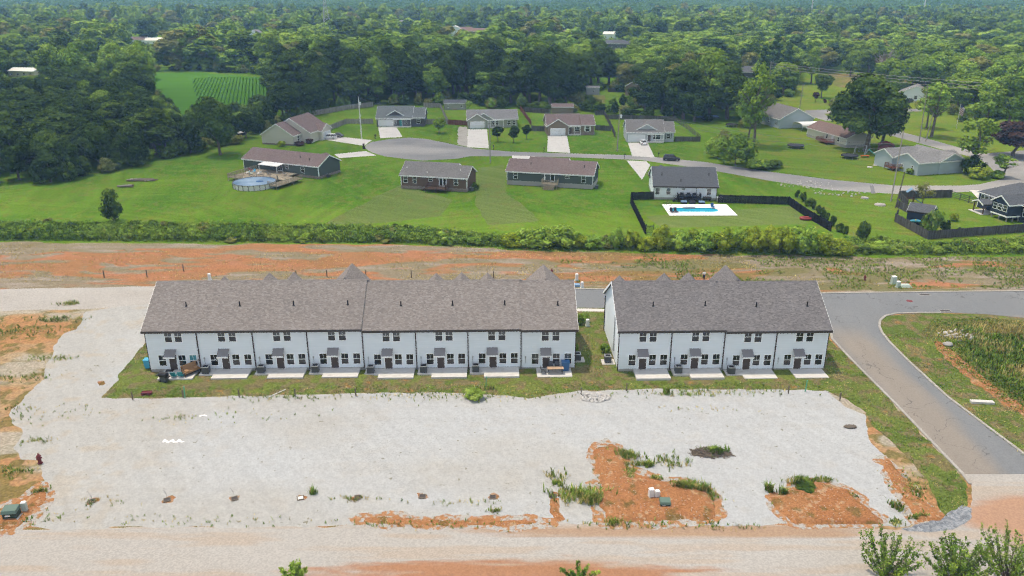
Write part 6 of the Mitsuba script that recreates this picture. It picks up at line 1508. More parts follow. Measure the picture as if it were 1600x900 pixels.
far_house('brown roofed house behind the big tree group', (64.26, 362.38), 13, 11, 4.2, 35, 'side_tan', 'roof_plum')
FARH.pop()
far_house('dark slate roofed far house left of the sunny meadow', (123.32, 432.67), 12, 11, 4.6, -20, 'side_darkgrey', 'roof_slate')
far_house('white gabled house with porch on the far road', (174.23, 353.79), 13, 9, 3.4, -25, 'side_white', 'roof_ashen', axis='y')
far_house('small white far house in the trees at the right edge', (205.66, 343.59), 9, 8, 3.4, 0, 'side_white', 'off_white')
far_house('tiny pale far house at the top left behind the trees', (-488.11, 979.36), 14, 10, 5, 0, 'side_white', 'off_white')


# ---------------------------------------------------------------- foliage
def quads(c, nrm, size, r_, bend=.25):
    """one folded leaf spray per centre"""
    n = len(c); nrm = nrm / (np.linalg.norm(nrm, axis=1, keepdims=True) + 1e-9)
    a = np.cross(nrm, r_.normal(size=(n, 3))); a /= np.linalg.norm(a, axis=1, keepdims=True) + 1e-9
    b = np.cross(nrm, a); s = np.asarray(size).reshape(-1, 1) * r_.uniform(.7, 1.3, (n, 1))
    w = s * r_.uniform(.5, .8, (n, 1))
    v = np.stack([c - a * s * .6, c - b * w * .5 + nrm * s * bend * .5, c + a * s * .6, c + b * w * .5 - nrm * s * bend * .3], 1).reshape(-1, 3)
    k = np.arange(n)[:, None] * 4
    return v, np.vstack([k + [0, 1, 2], k + [0, 2, 3]])


def crown_mesh(lobes, n, size, r_, core=.78, sub=1, inner=.15, up=.35):
    L = np.asarray(lobes, float)                                    # x y z rx rz
    pw = L[:, 3] ** 2; idx = r_.choice(len(L), int(n * 1.5), p=pw / pw.sum())
    d = r_.normal(size=(len(idx), 3)); d[:, 2] += up; d /= np.linalg.norm(d, axis=1, keepdims=True)
    rad = np.stack([L[idx, 3], L[idx, 3], L[idx, 4]], 1)
    t = 1.06 - np.abs(r_.normal(0, inner, (len(idx), 1)))
    p = L[idx, :3] + d * rad * t
    inside = np.zeros(len(p), int)
    for l in L:
        q = (p - l[:3]) / [l[3], l[3], l[4]]; inside += (q ** 2).sum(1) < .62
    p, d = p[inside == 0][:n], d[inside == 0][:n]
    v, f = quads(p, d + [0, 0, .7] + r_.normal(0, .5, d.shape), size, r_)
    if core:
        ic = trimesh.creation.icosphere(sub)
        for l in L:
            m = ic.vertices * (1 + .3 * (meshkit.noise(ic.vertices * 2.2 + l[:3]) - .5)[:, None])
            v, f = np.vstack([v, l[:3] + m * [l[3] * core, l[3] * core, l[4] * core]]), np.vstack([f, ic.faces + len(v)])
    return v, f


def lobes_broad(r_, R, H, z0, k, flat=1.0):
    out = []
    zc, rz = (z0 + H) / 2, (H - z0) / 2
    for i in range(k):
        d = r_.normal(size=3); d /= np.linalg.norm(d); t = r_.uniform(.25, 1) ** .5 * .68
        wid = 1 - .25 * max(0, d[2])
        r = R * r_.uniform(.26, .42)
        out.append((d[0] * t * R * wid, d[1] * t * R * wid, zc + d[2] * t * rz, r, min(r * r_.uniform(.7, .95) * flat, rz * .6)))
    return out


def lobes_cone(r_, R, H, z0, k):
    out = []
    for i in range(k):
        t = (i + .5) / k; z = z0 + (H - z0) * t; rr = R * (1 - t) ** .8
        a = i * 2.4; r = R * (.2 + .28 * (1 - t))
        out.append((rr * .55 * math.cos(a), rr * .55 * math.sin(a), z - r * .3, r, r * .7))
    return out


def trunk_mesh(r_, H, z0, R, r0, limbs=6):
    mb = MB(); pts = np.array([(0, 0, -.3), (r_.normal(0, .1), r_.normal(0, .1), z0 * .6), (r_.normal(0, .3), r_.normal(0, .3), z0 + (H - z0) * .35), (r_.normal(0, .4), r_.normal(0, .4), z0 + (H - z0) * .75)])
    mb.tube(pts, [r0 * 1.3, r0, r0 * .65, r0 * .2], 7)
    for i in range(limbs):
        a = i * 2.4 + r_.uniform(0, 1); s = r_.uniform(.35, .9); b = pts[1] * (1 - s) + pts[2] * s; l = R * r_.uniform(.5, .85)
        mb.tube([b, b + [l * .5 * math.cos(a), l * .5 * math.sin(a), l * .45], b + [l * math.cos(a), l * math.sin(a), l * .8]], [r0 * .45, r0 * .28, r0 * .1], 5)
    return mb.mesh()


PROTO = {}
def proto(kind, var):
    key = (kind, var)
    if key in PROTO: return PROTO[key]
    r_ = np.random.default_rng(sum(map(ord, kind)) * 31 + var)
    if kind == 'broad': R, H, z0 = 5.5, 14, 1.2; c = crown_mesh(lobes_broad(r_, R, H, z0, 26), 2300, .62, r_); tk = trunk_mesh(r_, H, z0, R, .32)
    elif kind == 'tall': R, H, z0 = 4.6, 19, 1.8; c = crown_mesh(lobes_broad(r_, R, H, z0, 32, 1.2), 2500, .64, r_); tk = trunk_mesh(r_, H, z0, R, .34)
    elif kind == 'loose': R, H, z0 = 5.0, 14, 3.0; c = crown_mesh([(x, y, z, r * .72, q * .6) for x, y, z, r, q in lobes_broad(r_, R, H, z0, 22)], 1300, .55, r_, core=.55, inner=.4); tk = trunk_mesh(r_, H, z0, R, .26, 11)
    elif kind == 'pine': R, H, z0 = 3.8, 16, 1.5; c = crown_mesh(lobes_cone(r_, R, H, z0, 26), 1600, .6, r_, up=.1); tk = trunk_mesh(r_, H, z0, R * .6, .28, 2)
    elif kind == 'round': R, H, z0 = 1.6, 4.2, .7; c = crown_mesh(lobes_broad(r_, R, H, z0, 16), 900, .27, r_); tk = trunk_mesh(r_, H, z0, R, .09, 4)
    elif kind == 'shrub': R, H, z0 = 2.2, 3.2, -.2; c = crown_mesh([(x, y, z, r * .85, q * 1.1) for x, y, z, r, q in lobes_broad(r_, R, H, z0, 22)], 2000, .24, r_, core=.6, inner=.4, up=.5); tk = trunk_mesh(r_, H * .7, .3, R, .06, 5)
    elif kind == 'bush': R, H, z0 = 1.2, 1.5, -.1; c = crown_mesh(lobes_broad(r_, R, H, z0, 12), 520, .2, r_, up=.6); tk = trunk_mesh(r_, H * .6, .2, R, .04, 4)
    elif kind == 'willow':
        R, H, z0 = 2.6, 5.5, 1.0; c = crown_mesh([(x, y, z, r * .7, q) for x, y, z, r, q in lobes_broad(r_, R, H, z0, 14)], 1000, .28, r_, core=.4, inner=.5); tk = trunk_mesh(r_, H, z0, R, .09, 7)
    elif kind == 'bare':
        R, H, z0 = 4, 11, 2; mb = MB(); q = np.random.default_rng(5 + var)
        for i in range(26):
            a, l = q.uniform(0, 6.28), q.uniform(2, 4.5); b = q.uniform(2, 7)
            p1 = np.array([0, 0, b]); p2 = p1 + [l * .5 * math.cos(a), l * .5 * math.sin(a), l * .5]; p3 = p2 + [l * .5 * math.cos(a + .3), l * .5 * math.sin(a + .3), l * .6]
            mb.tube([p1, p2, p3], [.12, .07, .03], 4)
            for j in range(3): mb.tube([p2, p2 + q.normal(0, .8, 3) + [0, 0, .8]], [.05, .02], 4)
        c = mb.mesh(); tk = trunk_mesh(r_, H, z0, R, .25, 6)
    elif kind == 'farbroad': R, H, z0 = 5.8, 13.5, 1.0; c = crown_mesh(lobes_broad(r_, R, H, z0, 15), 520, 1.05, r_, sub=0, core=.86, up=.6); tk = None
    elif kind == 'fartall': R, H, z0 = 4.8, 17, 1.0; c = crown_mesh(lobes_broad(r_, R, H, z0, 17, 1.2), 560, 1.05, r_, sub=0, core=.86, up=.6); tk = None
    elif kind == 'tiny': R, H, z0 = 5.8, 13, 1.0; c = crown_mesh(lobes_broad(r_, R, H, z0, 9), 170, 1.7, r_, sub=0, core=.9, up=.8); tk = None
    PROTO[key] = (c, tk, R, H)
    return PROTO[key]


GROUPS = {}
def tree_group(kind, var, leaf):
    key = f'model_{kind}_{var}_{leaf}'
    if key not in GROUPS:
        c, tk, R, H = proto(kind, var)
        ck = f'crown_{kind}_{var}'
        if ck not in SHAPES_MADE: SHAPES_MADE[ck] = (mikit.ply(c, None), mikit.ply(tk, 'mat_bark', 50) if tk else None)
        cs, ts = SHAPES_MADE[ck]
        bs = {'type': 'ref', 'id': 'leaf_' + leaf if leaf != 'deadwood' else 'dead_wood'}
        g = {'type': 'shapegroup', 'crown' if leaf != 'deadwood' else 'branches': {**cs, 'bsdf': bs}}
        if ts: g['trunk'] = ts
        scene[key] = g; GROUPS[key] = (R, H)
    return key, GROUPS[key]


def put_tree(kind, leaf, q, w, h, label=None, group=None, name='tree', key=None, var=None, z=0.0, cat='tree'):
    var = int(rng.integers(0, 4)) if var is None else var
    g, (R, H) = tree_group(kind, var, leaf)
    m = frame(q, ang=rng.uniform(0, 6.28), z=z) @ tr(0, 0, 0, w / (2 * R), None, h / H)
    key = key or thing(name, label, cat, group)
    scene[key] = {'type': 'instance', 'to_world': T(m.tolist()), 'model': {'type': 'ref', 'id': g}}
    return key


# trees and shrubs that stand singly: kind, leaf, place, width, height, label
SOLO = [
    ('broad', 'deep', (-85.39, 233.33), 14.5, 18.5, 'dark tree standing alone on the left lawn beside the covered boat', 'tree'),
    ('shrub', 'deep', (-83.42, 162.09), 6.0, 7.0, 'dark rounded tree rising from the weedy hedge at the left', 'tree'),
    ('round', 'mid', (-24.59, 270.73), 6.2, 5.6, 'small tree on the front lawn of the dark grey house', 'tree'),
    ('round', 'dark', (-4.57, 254.06), 4.4, 5.8, 'left of three small round trees between the sage and tan houses', 'small tree'),
    ('round', 'dark', (0.51, 252.94), 4.2, 5.6, 'middle of three small round trees between the sage and tan houses', 'small tree'),
    ('round', 'dark', (4.77, 259.79), 3.9, 5.5, 'right of three small round trees between the sage and tan houses', 'small tree'),
    ('round', 'bright', (-17.16, 324.78), 3.5, 4.5, 'left of two small yellow green trees behind the sage house', 'small tree'),
    ('round', 'bright', (-7.94, 324.78), 3.5, 4.5, 'right of two small yellow green trees behind the sage house', 'small tree'),
    ('tall', 'deep', (63.98, 301.51), 17, 23, 'left tall tree of the big group behind the pale grey house', 'tree'),
    ('tall', 'mid', (74.25, 304.64), 17, 29, 'highest tree of the big group behind the pale grey house', 'tree'),
    ('tall', 'deep', (80.21, 301.51), 16, 24, 'right tree of the big group behind the pale grey house', 'tree'),
    ('broad', 'dark', (66.74, 295.44), 15, 13, 'low dark tree at the foot of the big group', 'tree'),
    ('loose', 'mid', (74.75, 247.49), 15, 28, 'tall loose tree left of the blue grey gabled house', 'tree'),
    ('loose', 'bright', (73.56, 249.64), 11, 17, 'low spreading tree at the foot of the tall loose tree', 'tree'),
    ('shrub', 'mid', (61.9, 218.9), 14, 8.5, 'big round shrub beside the bend of the subdivision road', 'shrub'),
    ('shrub', 'bright', (59.3, 228.64), 9, 6.5, 'yellow green shrub left of the big round shrub at the road bend', 'shrub'),
    ('shrub', 'olive', (62.41, 235.26), 8, 7.0, 'olive shrub behind the big round shrub at the road bend', 'shrub'),
    ('bush', 'mid', (66.66, 213.91), 9, 3.0, 'low creeping bush by the road right of the big round shrub', 'bush'),
    ('bush', 'deep', (70.44, 215.55), 9, 2.4, 'low dark bush at the road edge', 'bush'),
    ('broad', 'deep', (106.03, 239.21), 24, 24, 'great dark tree before the small beige house', 'tree'),
    ('broad', 'dark', (113.95, 246.42), 17, 20, 'dark tree joined to the right of the great dark tree', 'tree'),
    ('round', 'deep', (137.61, 362.38), 9.5, 12.5, 'dense rounded tree on the sunny meadow', 'tree'),
    ('round', 'purple', (130.24, 349.64), 3.2, 5, 'small purple tree left of the dense rounded tree', 'small tree'),
    ('bush', 'purple', (132.61, 345.58), 2, 1.8, 'small purple bush under the dense rounded tree', 'bush'),
    ('pine', 'blue', (130.15, 390.71), 13, 22, 'dark conifer at the left edge of the sunny meadow', 'tree'),
    ('pine', 'blue', (124.82, 393.26), 14, 26, 'taller dark conifer left of the meadow', 'tree'),
    ('pine', 'blue', (112.26, 369.09), 12, 22, 'conifer behind the blue grey gabled house', 'tree'),
    ('tall', 'mid', (152.14, 417.75), 11, 21, 'slender sunlit tree at the back of the meadow', 'tree'),
    ('broad', 'mid', (187.23, 455.35), 12, 15, 'sunlit tree standing before the wood on the dry meadow', 'tree'),
    ('loose', 'olive', (123.69, 311.08), 10, 8, 'small olive tree by the road bend behind the great dark tree', 'tree'),
    ('bare', 'deadwood', (201.32, 448.64), 16, 16, 'bare dead tree at the edge of the right wood', 'tree'),
    ('broad', 'mid', (169.26, 369.09), 18, 18, 'sunlit tree behind the great dark tree', 'tree'),
    ('broad', 'mid', (196.17, 369.09), 22, 19, 'wide sunlit tree right of the white gabled house', 'tree'),
    ('loose', 'bright', (137.65, 263.34), 17, 21, 'pale yellow green tree by the far road', 'tree'),
    ('loose', 'olive', (144.63, 281.21), 12, 16, 'olive tree behind the pale yellow green one', 'tree'),
    ('tall', 'bright', (164.22, 279.86), 11, 20, 'upright yellow green tree by the flag', 'tree'),
    ('tall', 'mid', (168.73, 274.57), 14, 22, 'sunlit tree right of the flag', 'tree'),
    ('broad', 'bright', (176.95, 275.88), 20, 25, 'large sunlit tree at the right edge of the lawns', 'tree'),
    ('broad', 'mid', (182.38, 324.78), 16, 18, 'sunlit tree behind the flag', 'tree'),
    ('broad', 'bright', (207.67, 347.6), 18, 20, 'bright tree above the small white far house', 'tree'),
    ('round', 'purple', (146.02, 231.43), 17, 10.5, 'dark purple leaved tree at the right edge', 'tree'),
    ('loose', 'mid', (120.9, 207.57), 15, 17, 'sparse open tree right of the pale blue grey house', 'tree'),
    ('shrub', 'dark', (120.9, 207.57), 8, 5, 'dark shrub under the sparse open tree', 'shrub'),
    ('bush', 'lime', (119.55, 202.3), 6.0, 3.4, 'yellow green bush below the sparse open tree', 'bush'),
    ('loose', 'bright', (126.98, 203.78), 8.5, 7, 'small thin tree right of the yellow green bush', 'tree'),
    ('bush', 'bright', (125.39, 203.04), 5, 2, 'low bright bush under the small thin tree', 'bush'),
    ('willow', 'olive', (92.0, 174.68), 6.4, 5.8, 'small weeping tree in the right fenced yard', 'tree'),
    ('shrub', 'weed', (83.86, 153.67), 5.2, 5.6, 'pale green bush beside the navy shed', 'shrub'),
    ('bush', 'dark', (86.64, 154.12), 2.2, 2.9, 'dark upright bush along the grey picket fence', 'bush'),
    ('bush', 'lime', (92.94, 162.58), 2.6, 1.8, 'small yellow bush on the lawn of the right fenced yard', 'bush'),
    ('bush', 'dark', (89.98, 154.12), 1.6, 1.2, 'small dark bush at the grey picket fence, right of the upright one', 'bush'),
    ('bush', 'deep', (67.69, 147.66), 3.2, 4.6, 'small dark conifer like bush in the weeds left of the grey fence', 'bush'),
    ('bush', 'lime', (-71.09, 246.42), 3.4, 2.0, 'clipped yellow green bush at the gable wall of the beige house', 'bush'),
    ('bush', 'purple', (-65.83, 247.49), 3.8, 1.7, 'left dark purple bush before the beige house porch', 'bush'),
    ('bush', 'purple', (-63.68, 251.83), 3.6, 1.7, 'right dark purple bush before the beige house porch', 'bush'),
    ('bush', 'deep', (-9.0, 189.83), 2.2, 2.2, 'dark bush at the right end of the brown house', 'bush'),
    ('bush', 'olive', (104.51, 211.49), 3.2, 1.6, 'bush at the side wall of the pale blue grey house, nearer the deck', 'bush'),
    ('bush', 'weed', (104.57, 207.57), 3.2, 1.6, 'bush at the side wall of the pale blue grey house, nearer the corner', 'bush'),
    ('bush', 'weed', (10.53, 108.22), 1.9, 1.5, 'tuft of tall grass by the sidewalk in the gap between the rows', 'bush'),
    ('bush', 'deep', (9.89, 107.27), 1.6, 1.3, 'dark bush at the back corner of the long row in the gap', 'bush'),
    ('bush', 'weed', (12.53, 97.67), 1.7, 1.5, 'grassy bush at the left wall of the short row', 'bush'),
    ('bush', 'weed', (8.68, 98.07), .9, 1.3, 'grassy bush at the right end wall of the long row', 'bush'),
    ('bush', 'weed', (-4.45, 85.11), 3.4, 1.1, 'spreading weed clump at the upper edge of the gravel lot', 'bush'),
    ('bush', 'deep', (28.64, 66.22), 2.4, .9, 'green weed clump on the left red clay hump of the right corner', 'bush'),
]
for k, leaf, q, w, h, l, cat in SOLO:
    put_tree(k, leaf, q, w, h, l, None, 'tree' if 'tree' in cat else cat, cat=cat)
HEDGE = [(800, 384, 45, 24), (822, 384, 55, 30), (850, 386, 55, 34), (880, 386, 62, 38), (905, 387, 38, 24), (930, 388, 40, 20), (964, 388, 32, 34), (986, 388, 38, 30), (1010, 391, 34, 26), (1035, 389, 42, 40), (1062, 391, 48, 32), (1085, 387, 40, 30), (1098, 393, 50, 34), (1130, 393, 52, 38), (1158, 390, 44, 36), (1174, 394, 50, 40), (1200, 391, 46, 38), (1218, 396, 52, 42), (1245, 392, 46, 40), (1260, 397, 50, 42), (1288, 396, 46, 38), (1312, 398, 44, 30), (1375, 392, 40, 16)]
HP = [[(0.0, 145.21), (2.68, 145.21), (6.05, 144.41), (9.69, 144.41), (12.68, 144.01), (15.66, 143.61), (19.76, 143.61), (22.41, 143.61), (25.12, 142.44), (28.25, 143.22), (31.34, 142.44), (34.42, 144.01), (35.47, 141.66), (39.28, 141.66), (42.93, 142.83), (44.41, 141.28), (47.85, 142.44), (49.4, 140.52), (53.1, 142.05), (54.23, 140.14), (57.67, 140.52), (60.22, 139.76), (68.61, 142.05)]][0]
for (u, v, w, h), q in zip(HEDGE, HP):
    leaf = 'lime' if (u * 7 + v) % 10 < 5 else 'bright'
    place = 'left of the black fence' if u < 1005 else ('below the pool yard' if u < 1240 else 'right of the pool yard')
    put_tree('shrub', leaf, q, w * .135, h * .118, f'feathery {"yellow" if leaf == "lime" else "mid"} green shrub of the roadside hedge {place}', f'{leaf} hedge shrubs {place}', 'shrub', cat='shrub')
FS = [(65.45, 182.27), (65.46, 178.69), (65.55, 174.68), (65.46, 171.91), (65.46, 168.69), (65.01, 165.08), (65.01, 162.09), (64.85, 158.72), (64.61, 154.57), (64.29, 151.04)]
for i, q in enumerate(FS):
    put_tree('bush', 'deep', (q[0] + 1.2, q[1]), 1.5 + .4 * (i % 3), 2.0 + .5 * (i % 2), 'dark bush outside the black fence right of the pool yard', 'dark bushes along the black fence', 'bush', cat='bush')

# the woods
CLEAR = [Polygon([(-145.96, 187.88), (-126.47, 193.82), (-118.13, 195.88), (-109.08, 206.8), (-104.49, 217.21), (-101.83, 227.72), (-94.56, 235.26), (-91.46, 245.37), (-83.95, 257.47), (-86.06, 275.88), (-84.63, 288.16), (-76.23, 311.08), (-75.17, 323.0), (-67.07, 333.93), (-58.64, 343.59), (-29.4, 339.66), (-27.32, 347.6), (-15.03, 347.6), (-7.81, 330.21), (3.9, 330.21), (15.45, 326.57), (36.2, 316.09), (48.22, 304.64), (62.68, 304.64), (69.75, 298.45), (81.96, 295.44), (81.59, 281.21), (90.72, 301.51), (105.77, 335.82), (121.54, 364.59), (133.74, 393.26), (155.73, 455.35), (170.9, 476.7), (183.58, 473.01), (191.73, 465.79), (211.63, 465.79), (218.07, 448.64), (200.57, 406.51), (187.54, 393.26), (189.64, 378.4), (183.08, 347.6), (170.63, 317.79), (165.46, 289.59), (169.88, 281.21), (174.85, 274.57), (203.12, 268.22), (106.14, 131.91), (-106.14, 131.91)]).buffer(0),
         Polygon([(-216.78, 476.7), (-189.24, 488.11), (-136.9, 458.78), (-106.48, 369.09), (-107.56, 343.59), (-104.99, 323.0), (-115.08, 311.08), (-122.35, 299.97), (-148.1, 347.6), (-175.24, 393.26)]).buffer(2),
         Polygon([(28.07, 385.69), (46.12, 393.26), (58.56, 373.69), (67.39, 345.58), (60.2, 324.78), (52.32, 332.06), (42.54, 337.73), (28.07, 339.66)]).buffer(0), Polygon([(-254.9, 458.78), (-246.0, 480.45), (-228.41, 451.97), (-239.23, 432.67)]).buffer(6), Polygon([(-269.89, 438.92), (-256.37, 445.36), (-236.25, 414.89), (-252.26, 403.8)]).buffer(2)]
SOLOP = np.array([q for _, _, q, w, h, _, _ in SOLO if w > 7])
SOLOT = cKDTree(SOLOP)
def bearing(pts): return np.array([(x / y, y) for x, y in pts])
FIELD_EDGE = bearing([(-174.29, 388.18), (-170.04, 388.18), (-142.26, 335.82), (-124.15, 304.64), (-116.74, 314.4), (-107.42, 328.38), (-110.53, 351.71), (-109.5, 373.69)])
CLEARING_EDGE = bearing([(27.08, 351.71), (39.62, 347.6), (53.75, 341.62)])
cand = []
for y0, y1, d in ((150, 290, 7.0), (290, 400, 9.5), (400, 560, 13.0), (560, 800, 16.0), (800, 1260, 18.0)):
    ys = np.arange(y0, y1, d)
    for y in ys:
        X = np.arange(-.67 * y - 25, .67 * y + 25, d)
        for x in X: cand.append((x + rng.uniform(-.42, .42) * d, y + rng.uniform(-.42, .42) * d))
cand = np.array(cand)
ok = np.ones(len(cand), bool)
for c in CLEAR: ok &= ~shapely.contains_xy(c, cand[:, 0], cand[:, 1])
ok &= SOLOT.query(cand)[0] > 5
field = meshkit.fbm(np.column_stack([cand / 130.0, cand[:, :1] * 0 + 2]), 3, 4)
ok &= ~((field > .66) & (cand[:, 1] > 640))
cand = cand[ok]
gaps = []
TREES = []
for x, y in cand:
    left = x < -75 and y < 330 - 0.25 * (x + 75)
    centre = -110 < x < 70 and y < 400
    right = x > 70 and y < 620
    r = rng.uniform()
    if left: h = rng.uniform(10, 16) * (0.6 if y < 200 else .85 if y < 225 else 1); leaf = 'dark' if r < .62 else ('deep' if r < .93 else 'mid')  # darker leaf mix of left and centre woods also imitates cloud shade
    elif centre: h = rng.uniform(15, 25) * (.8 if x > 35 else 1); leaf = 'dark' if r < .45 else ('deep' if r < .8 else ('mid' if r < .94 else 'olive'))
    elif right: h = rng.uniform(14, 22); leaf = 'mid' if r < .45 else ('bright' if r < .72 else ('deep' if r < .9 else ('olive' if r < .96 else 'blue')))
    else: h = rng.uniform(14, 27) if rng.uniform() < .75 else rng.uniform(8, 13); leaf = 'mid' if r < .42 else ('deep' if r < .60 else ('bright' if r < .88 else ('olive' if r < .94 else 'blue')))
    for hx, hy, hw, hz in FARH:
        dy = hy - y
        if -8 < dy < 230 and abs(x - hx * y / hy) < hw + (4.5 if dy > 12 else 6):
            lim = hz * .35 + max(0, dy) * (46 - hz) / hy
            if dy < 14 or lim < 3.4: h = 0
            else: h = min(h, lim)
    # low growth before the crop field and the clearing
    for edge in (FIELD_EDGE, CLEARING_EDGE):
        if edge[0, 0] < x / y < edge[-1, 0]:
            d = np.interp(x / y, edge[:, 0], edge[:, 1])
            if y < d - 2:
                lim = 46 * (1 - y / d) * .95
                if lim < 3: h = 0
                else: h = min(h, lim)
    if h > 0: TREES.append((x, y, h, leaf, left, centre, right))
TREES.sort(key=lambda t: -t[2] / t[1] + (0 if t[1] < 460 else 1))
names_ = {'dark': 'very dark', 'deep': 'deep green', 'mid': 'mid green', 'bright': 'yellow green', 'olive': 'olive brown', 'blue': 'blue green'}
KEEP = 300 - 55
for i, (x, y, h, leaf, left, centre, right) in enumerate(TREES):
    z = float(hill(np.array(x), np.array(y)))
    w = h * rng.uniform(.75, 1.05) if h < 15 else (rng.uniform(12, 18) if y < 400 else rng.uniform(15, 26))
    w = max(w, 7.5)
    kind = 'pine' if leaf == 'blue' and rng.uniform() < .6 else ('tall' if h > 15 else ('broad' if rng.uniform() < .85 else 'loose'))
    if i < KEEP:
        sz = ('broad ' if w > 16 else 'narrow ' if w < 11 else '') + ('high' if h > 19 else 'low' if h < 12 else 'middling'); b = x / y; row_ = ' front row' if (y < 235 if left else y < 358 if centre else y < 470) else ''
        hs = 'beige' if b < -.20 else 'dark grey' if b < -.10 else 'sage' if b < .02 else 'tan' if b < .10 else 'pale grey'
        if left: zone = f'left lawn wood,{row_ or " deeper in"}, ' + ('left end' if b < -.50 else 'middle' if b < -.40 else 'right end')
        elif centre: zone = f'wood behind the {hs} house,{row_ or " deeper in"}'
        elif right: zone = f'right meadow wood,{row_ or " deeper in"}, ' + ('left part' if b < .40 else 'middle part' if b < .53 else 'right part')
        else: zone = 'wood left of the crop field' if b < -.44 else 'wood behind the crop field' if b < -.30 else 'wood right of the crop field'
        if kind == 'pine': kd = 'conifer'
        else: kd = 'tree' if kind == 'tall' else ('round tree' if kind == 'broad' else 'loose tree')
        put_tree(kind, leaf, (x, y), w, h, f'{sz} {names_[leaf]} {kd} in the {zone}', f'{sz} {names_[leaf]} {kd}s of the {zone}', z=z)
    else:
        if 'far_wood' not in used: used['far_wood'] = 0; labels['far_wood'] = {'label': 'wide far wood of countless mixed green tree crowns fading to blue', 'category': 'wood', 'kind': 'stuff'}; nfar = 0
        nfar += 1
        if y < 470: kk = kind if kind in ('pine', 'tall', 'broad') else 'broad'
        elif y < 820: kk = 'fartall' if h > 14.5 else 'farbroad'
        else: kk = 'tiny'
        lf = leaf
        put_tree(kk, lf, (x, y), w * (1.08 if y > 520 else 1), h, key=f'far_wood__{nfar:03d}', var=int(rng.integers(0, 3)), z=z)
# bushes closing the foot of the woods
ru = np.random.default_rng(41); nu = 0
for c in CLEAR[:3]:
    e = c.exterior
    for s_ in np.arange(0, e.length, 4.2):
        a = e.interpolate(s_ + ru.uniform(-1, 1)); x, y = a.x + ru.normal(0, 1.3), a.y + ru.normal(0, 1.3)
        if math.hypot(x + 73.5, y - 262) < 14: continue
        if y < 196 or abs(x) > .68 * y or y > 560: continue
        if c is not CLEAR[0] or x < 55 or ru.uniform() < .35:
            if any(abs(x - hx * y / hy) < hw + 4 and y < hy < y + 60 for hx, hy, hw, hz in FARH): continue
            nu += 1
            if nu == 1: labels['wood_edge_scrub'] = {'label': 'continuous dark scrub closing the foot of the woods', 'category': 'scrub', 'kind': 'stuff'}
            put_tree('shrub', ('dark', 'deep', 'deep', 'mid', 'olive')[int(ru.integers(0, 5))], (x, y), ru.uniform(5, 8.5), ru.uniform(2.8, 5.5), key=f'wood_edge_scrub__{nu:03d}', var=int(ru.integers(0, 3)))
print('trees', len(TREES), 'far', nfar, 'scrub', nu)

# far canopy on the hills
cx, cy, cf = polar(1200, 4600, .66, 520, 430)
sp = 12.0
ax = np.arange(-2900, 2900, sp); ay = np.arange(1150, 4700, sp)
AX, AY = np.meshgrid(ax, ay); tp = np.column_stack([AX.ravel(), AY.ravel()]) + rng.uniform(-.45, .45, (AX.size, 2)) * sp
hgt = rng.uniform(.75, 1.25, len(tp))
d_, i_ = cKDTree(tp).query(np.column_stack([cx.ravel(), cy.ravel()]))
lump = (hgt[i_] * 13 * np.sqrt(np.clip(1 - (d_ / 9.5) ** 2, .12, 1))).reshape(cx.shape) + 5 * (meshkit.fbm(np.stack([cx / 60, cy / 60, cx * 0], -1), 3, 8) - .5) + 9 * meshkit.fbm(np.stack([cx / 240, cy / 240, cx * 0], -1), 2, 18)
ca = np.stack([cx, cy, hill(cx, cy) + lump - 2], -1).reshape(-1, 3)
single('hill_wood', mikit.ply((ca, cf[:, ::-1]), 'mat_canopy', False), 'continuous wood covering the hazy blue hills at the top', 'wood'); labels['hill_wood']['kind'] = 'stuff'


# ---------------------------------------------------------------- weeds, grass, corn: what nobody could count
def scatter(poly, n, r_):
    x0, y0, x1, y1 = poly.bounds; out = np.zeros((0, 2))
    while len(out) < n:
        q = np.column_stack([r_.uniform(x0, x1, n), r_.uniform(y0, y1, n)]); out = np.vstack([out, q[shapely.contains_xy(poly, q[:, 0], q[:, 1])]])
    return out[:n]


def blades(p, h, w, k, r_, lean=.45, z=.02):
    """k leaning blades from every point p"""
    n = len(p) * k; P3 = np.column_stack([np.repeat(p, k, 0) + r_.normal(0, .06, (n, 2)), np.full(n, z)])
    hh = np.repeat(np.broadcast_to(h, len(p)), k) * r_.uniform(.55, 1.15, n); a = r_.uniform(0, 6.283, n); l = hh * lean * r_.uniform(.2, 1.2, n)
    side = np.stack([-np.sin(a), np.cos(a), a * 0], 1) * (np.broadcast_to(w, len(p)).repeat(k) * r_.uniform(.6, 1.2, n))[:, None] / 2
    out = np.stack([np.cos(a) * l, np.sin(a) * l, hh], 1)
    v = np.stack([P3 - side, P3 + side, P3 + out * [.45, .45, .62] + side * .8, P3 + out * [.45, .45, .62] - side * .8, P3 + out], 1).reshape(-1, 3)
    b = np.arange(n)[:, None] * 5
    return v, np.vstack([b + [0, 1, 2], b + [0, 2, 3], b + [3, 2, 4]])


def join(*ms):
    v, f, n = [], [], 0
    for a, b in ms: v.append(a); f.append(b + n); n += len(a)
    return np.vstack(v), np.vstack(f)


def stuff(name, mesh, mat, label, cat):
    k = single(name, mikit.ply(mesh, mat), label, cat); labels[k]['kind'] = 'stuff'


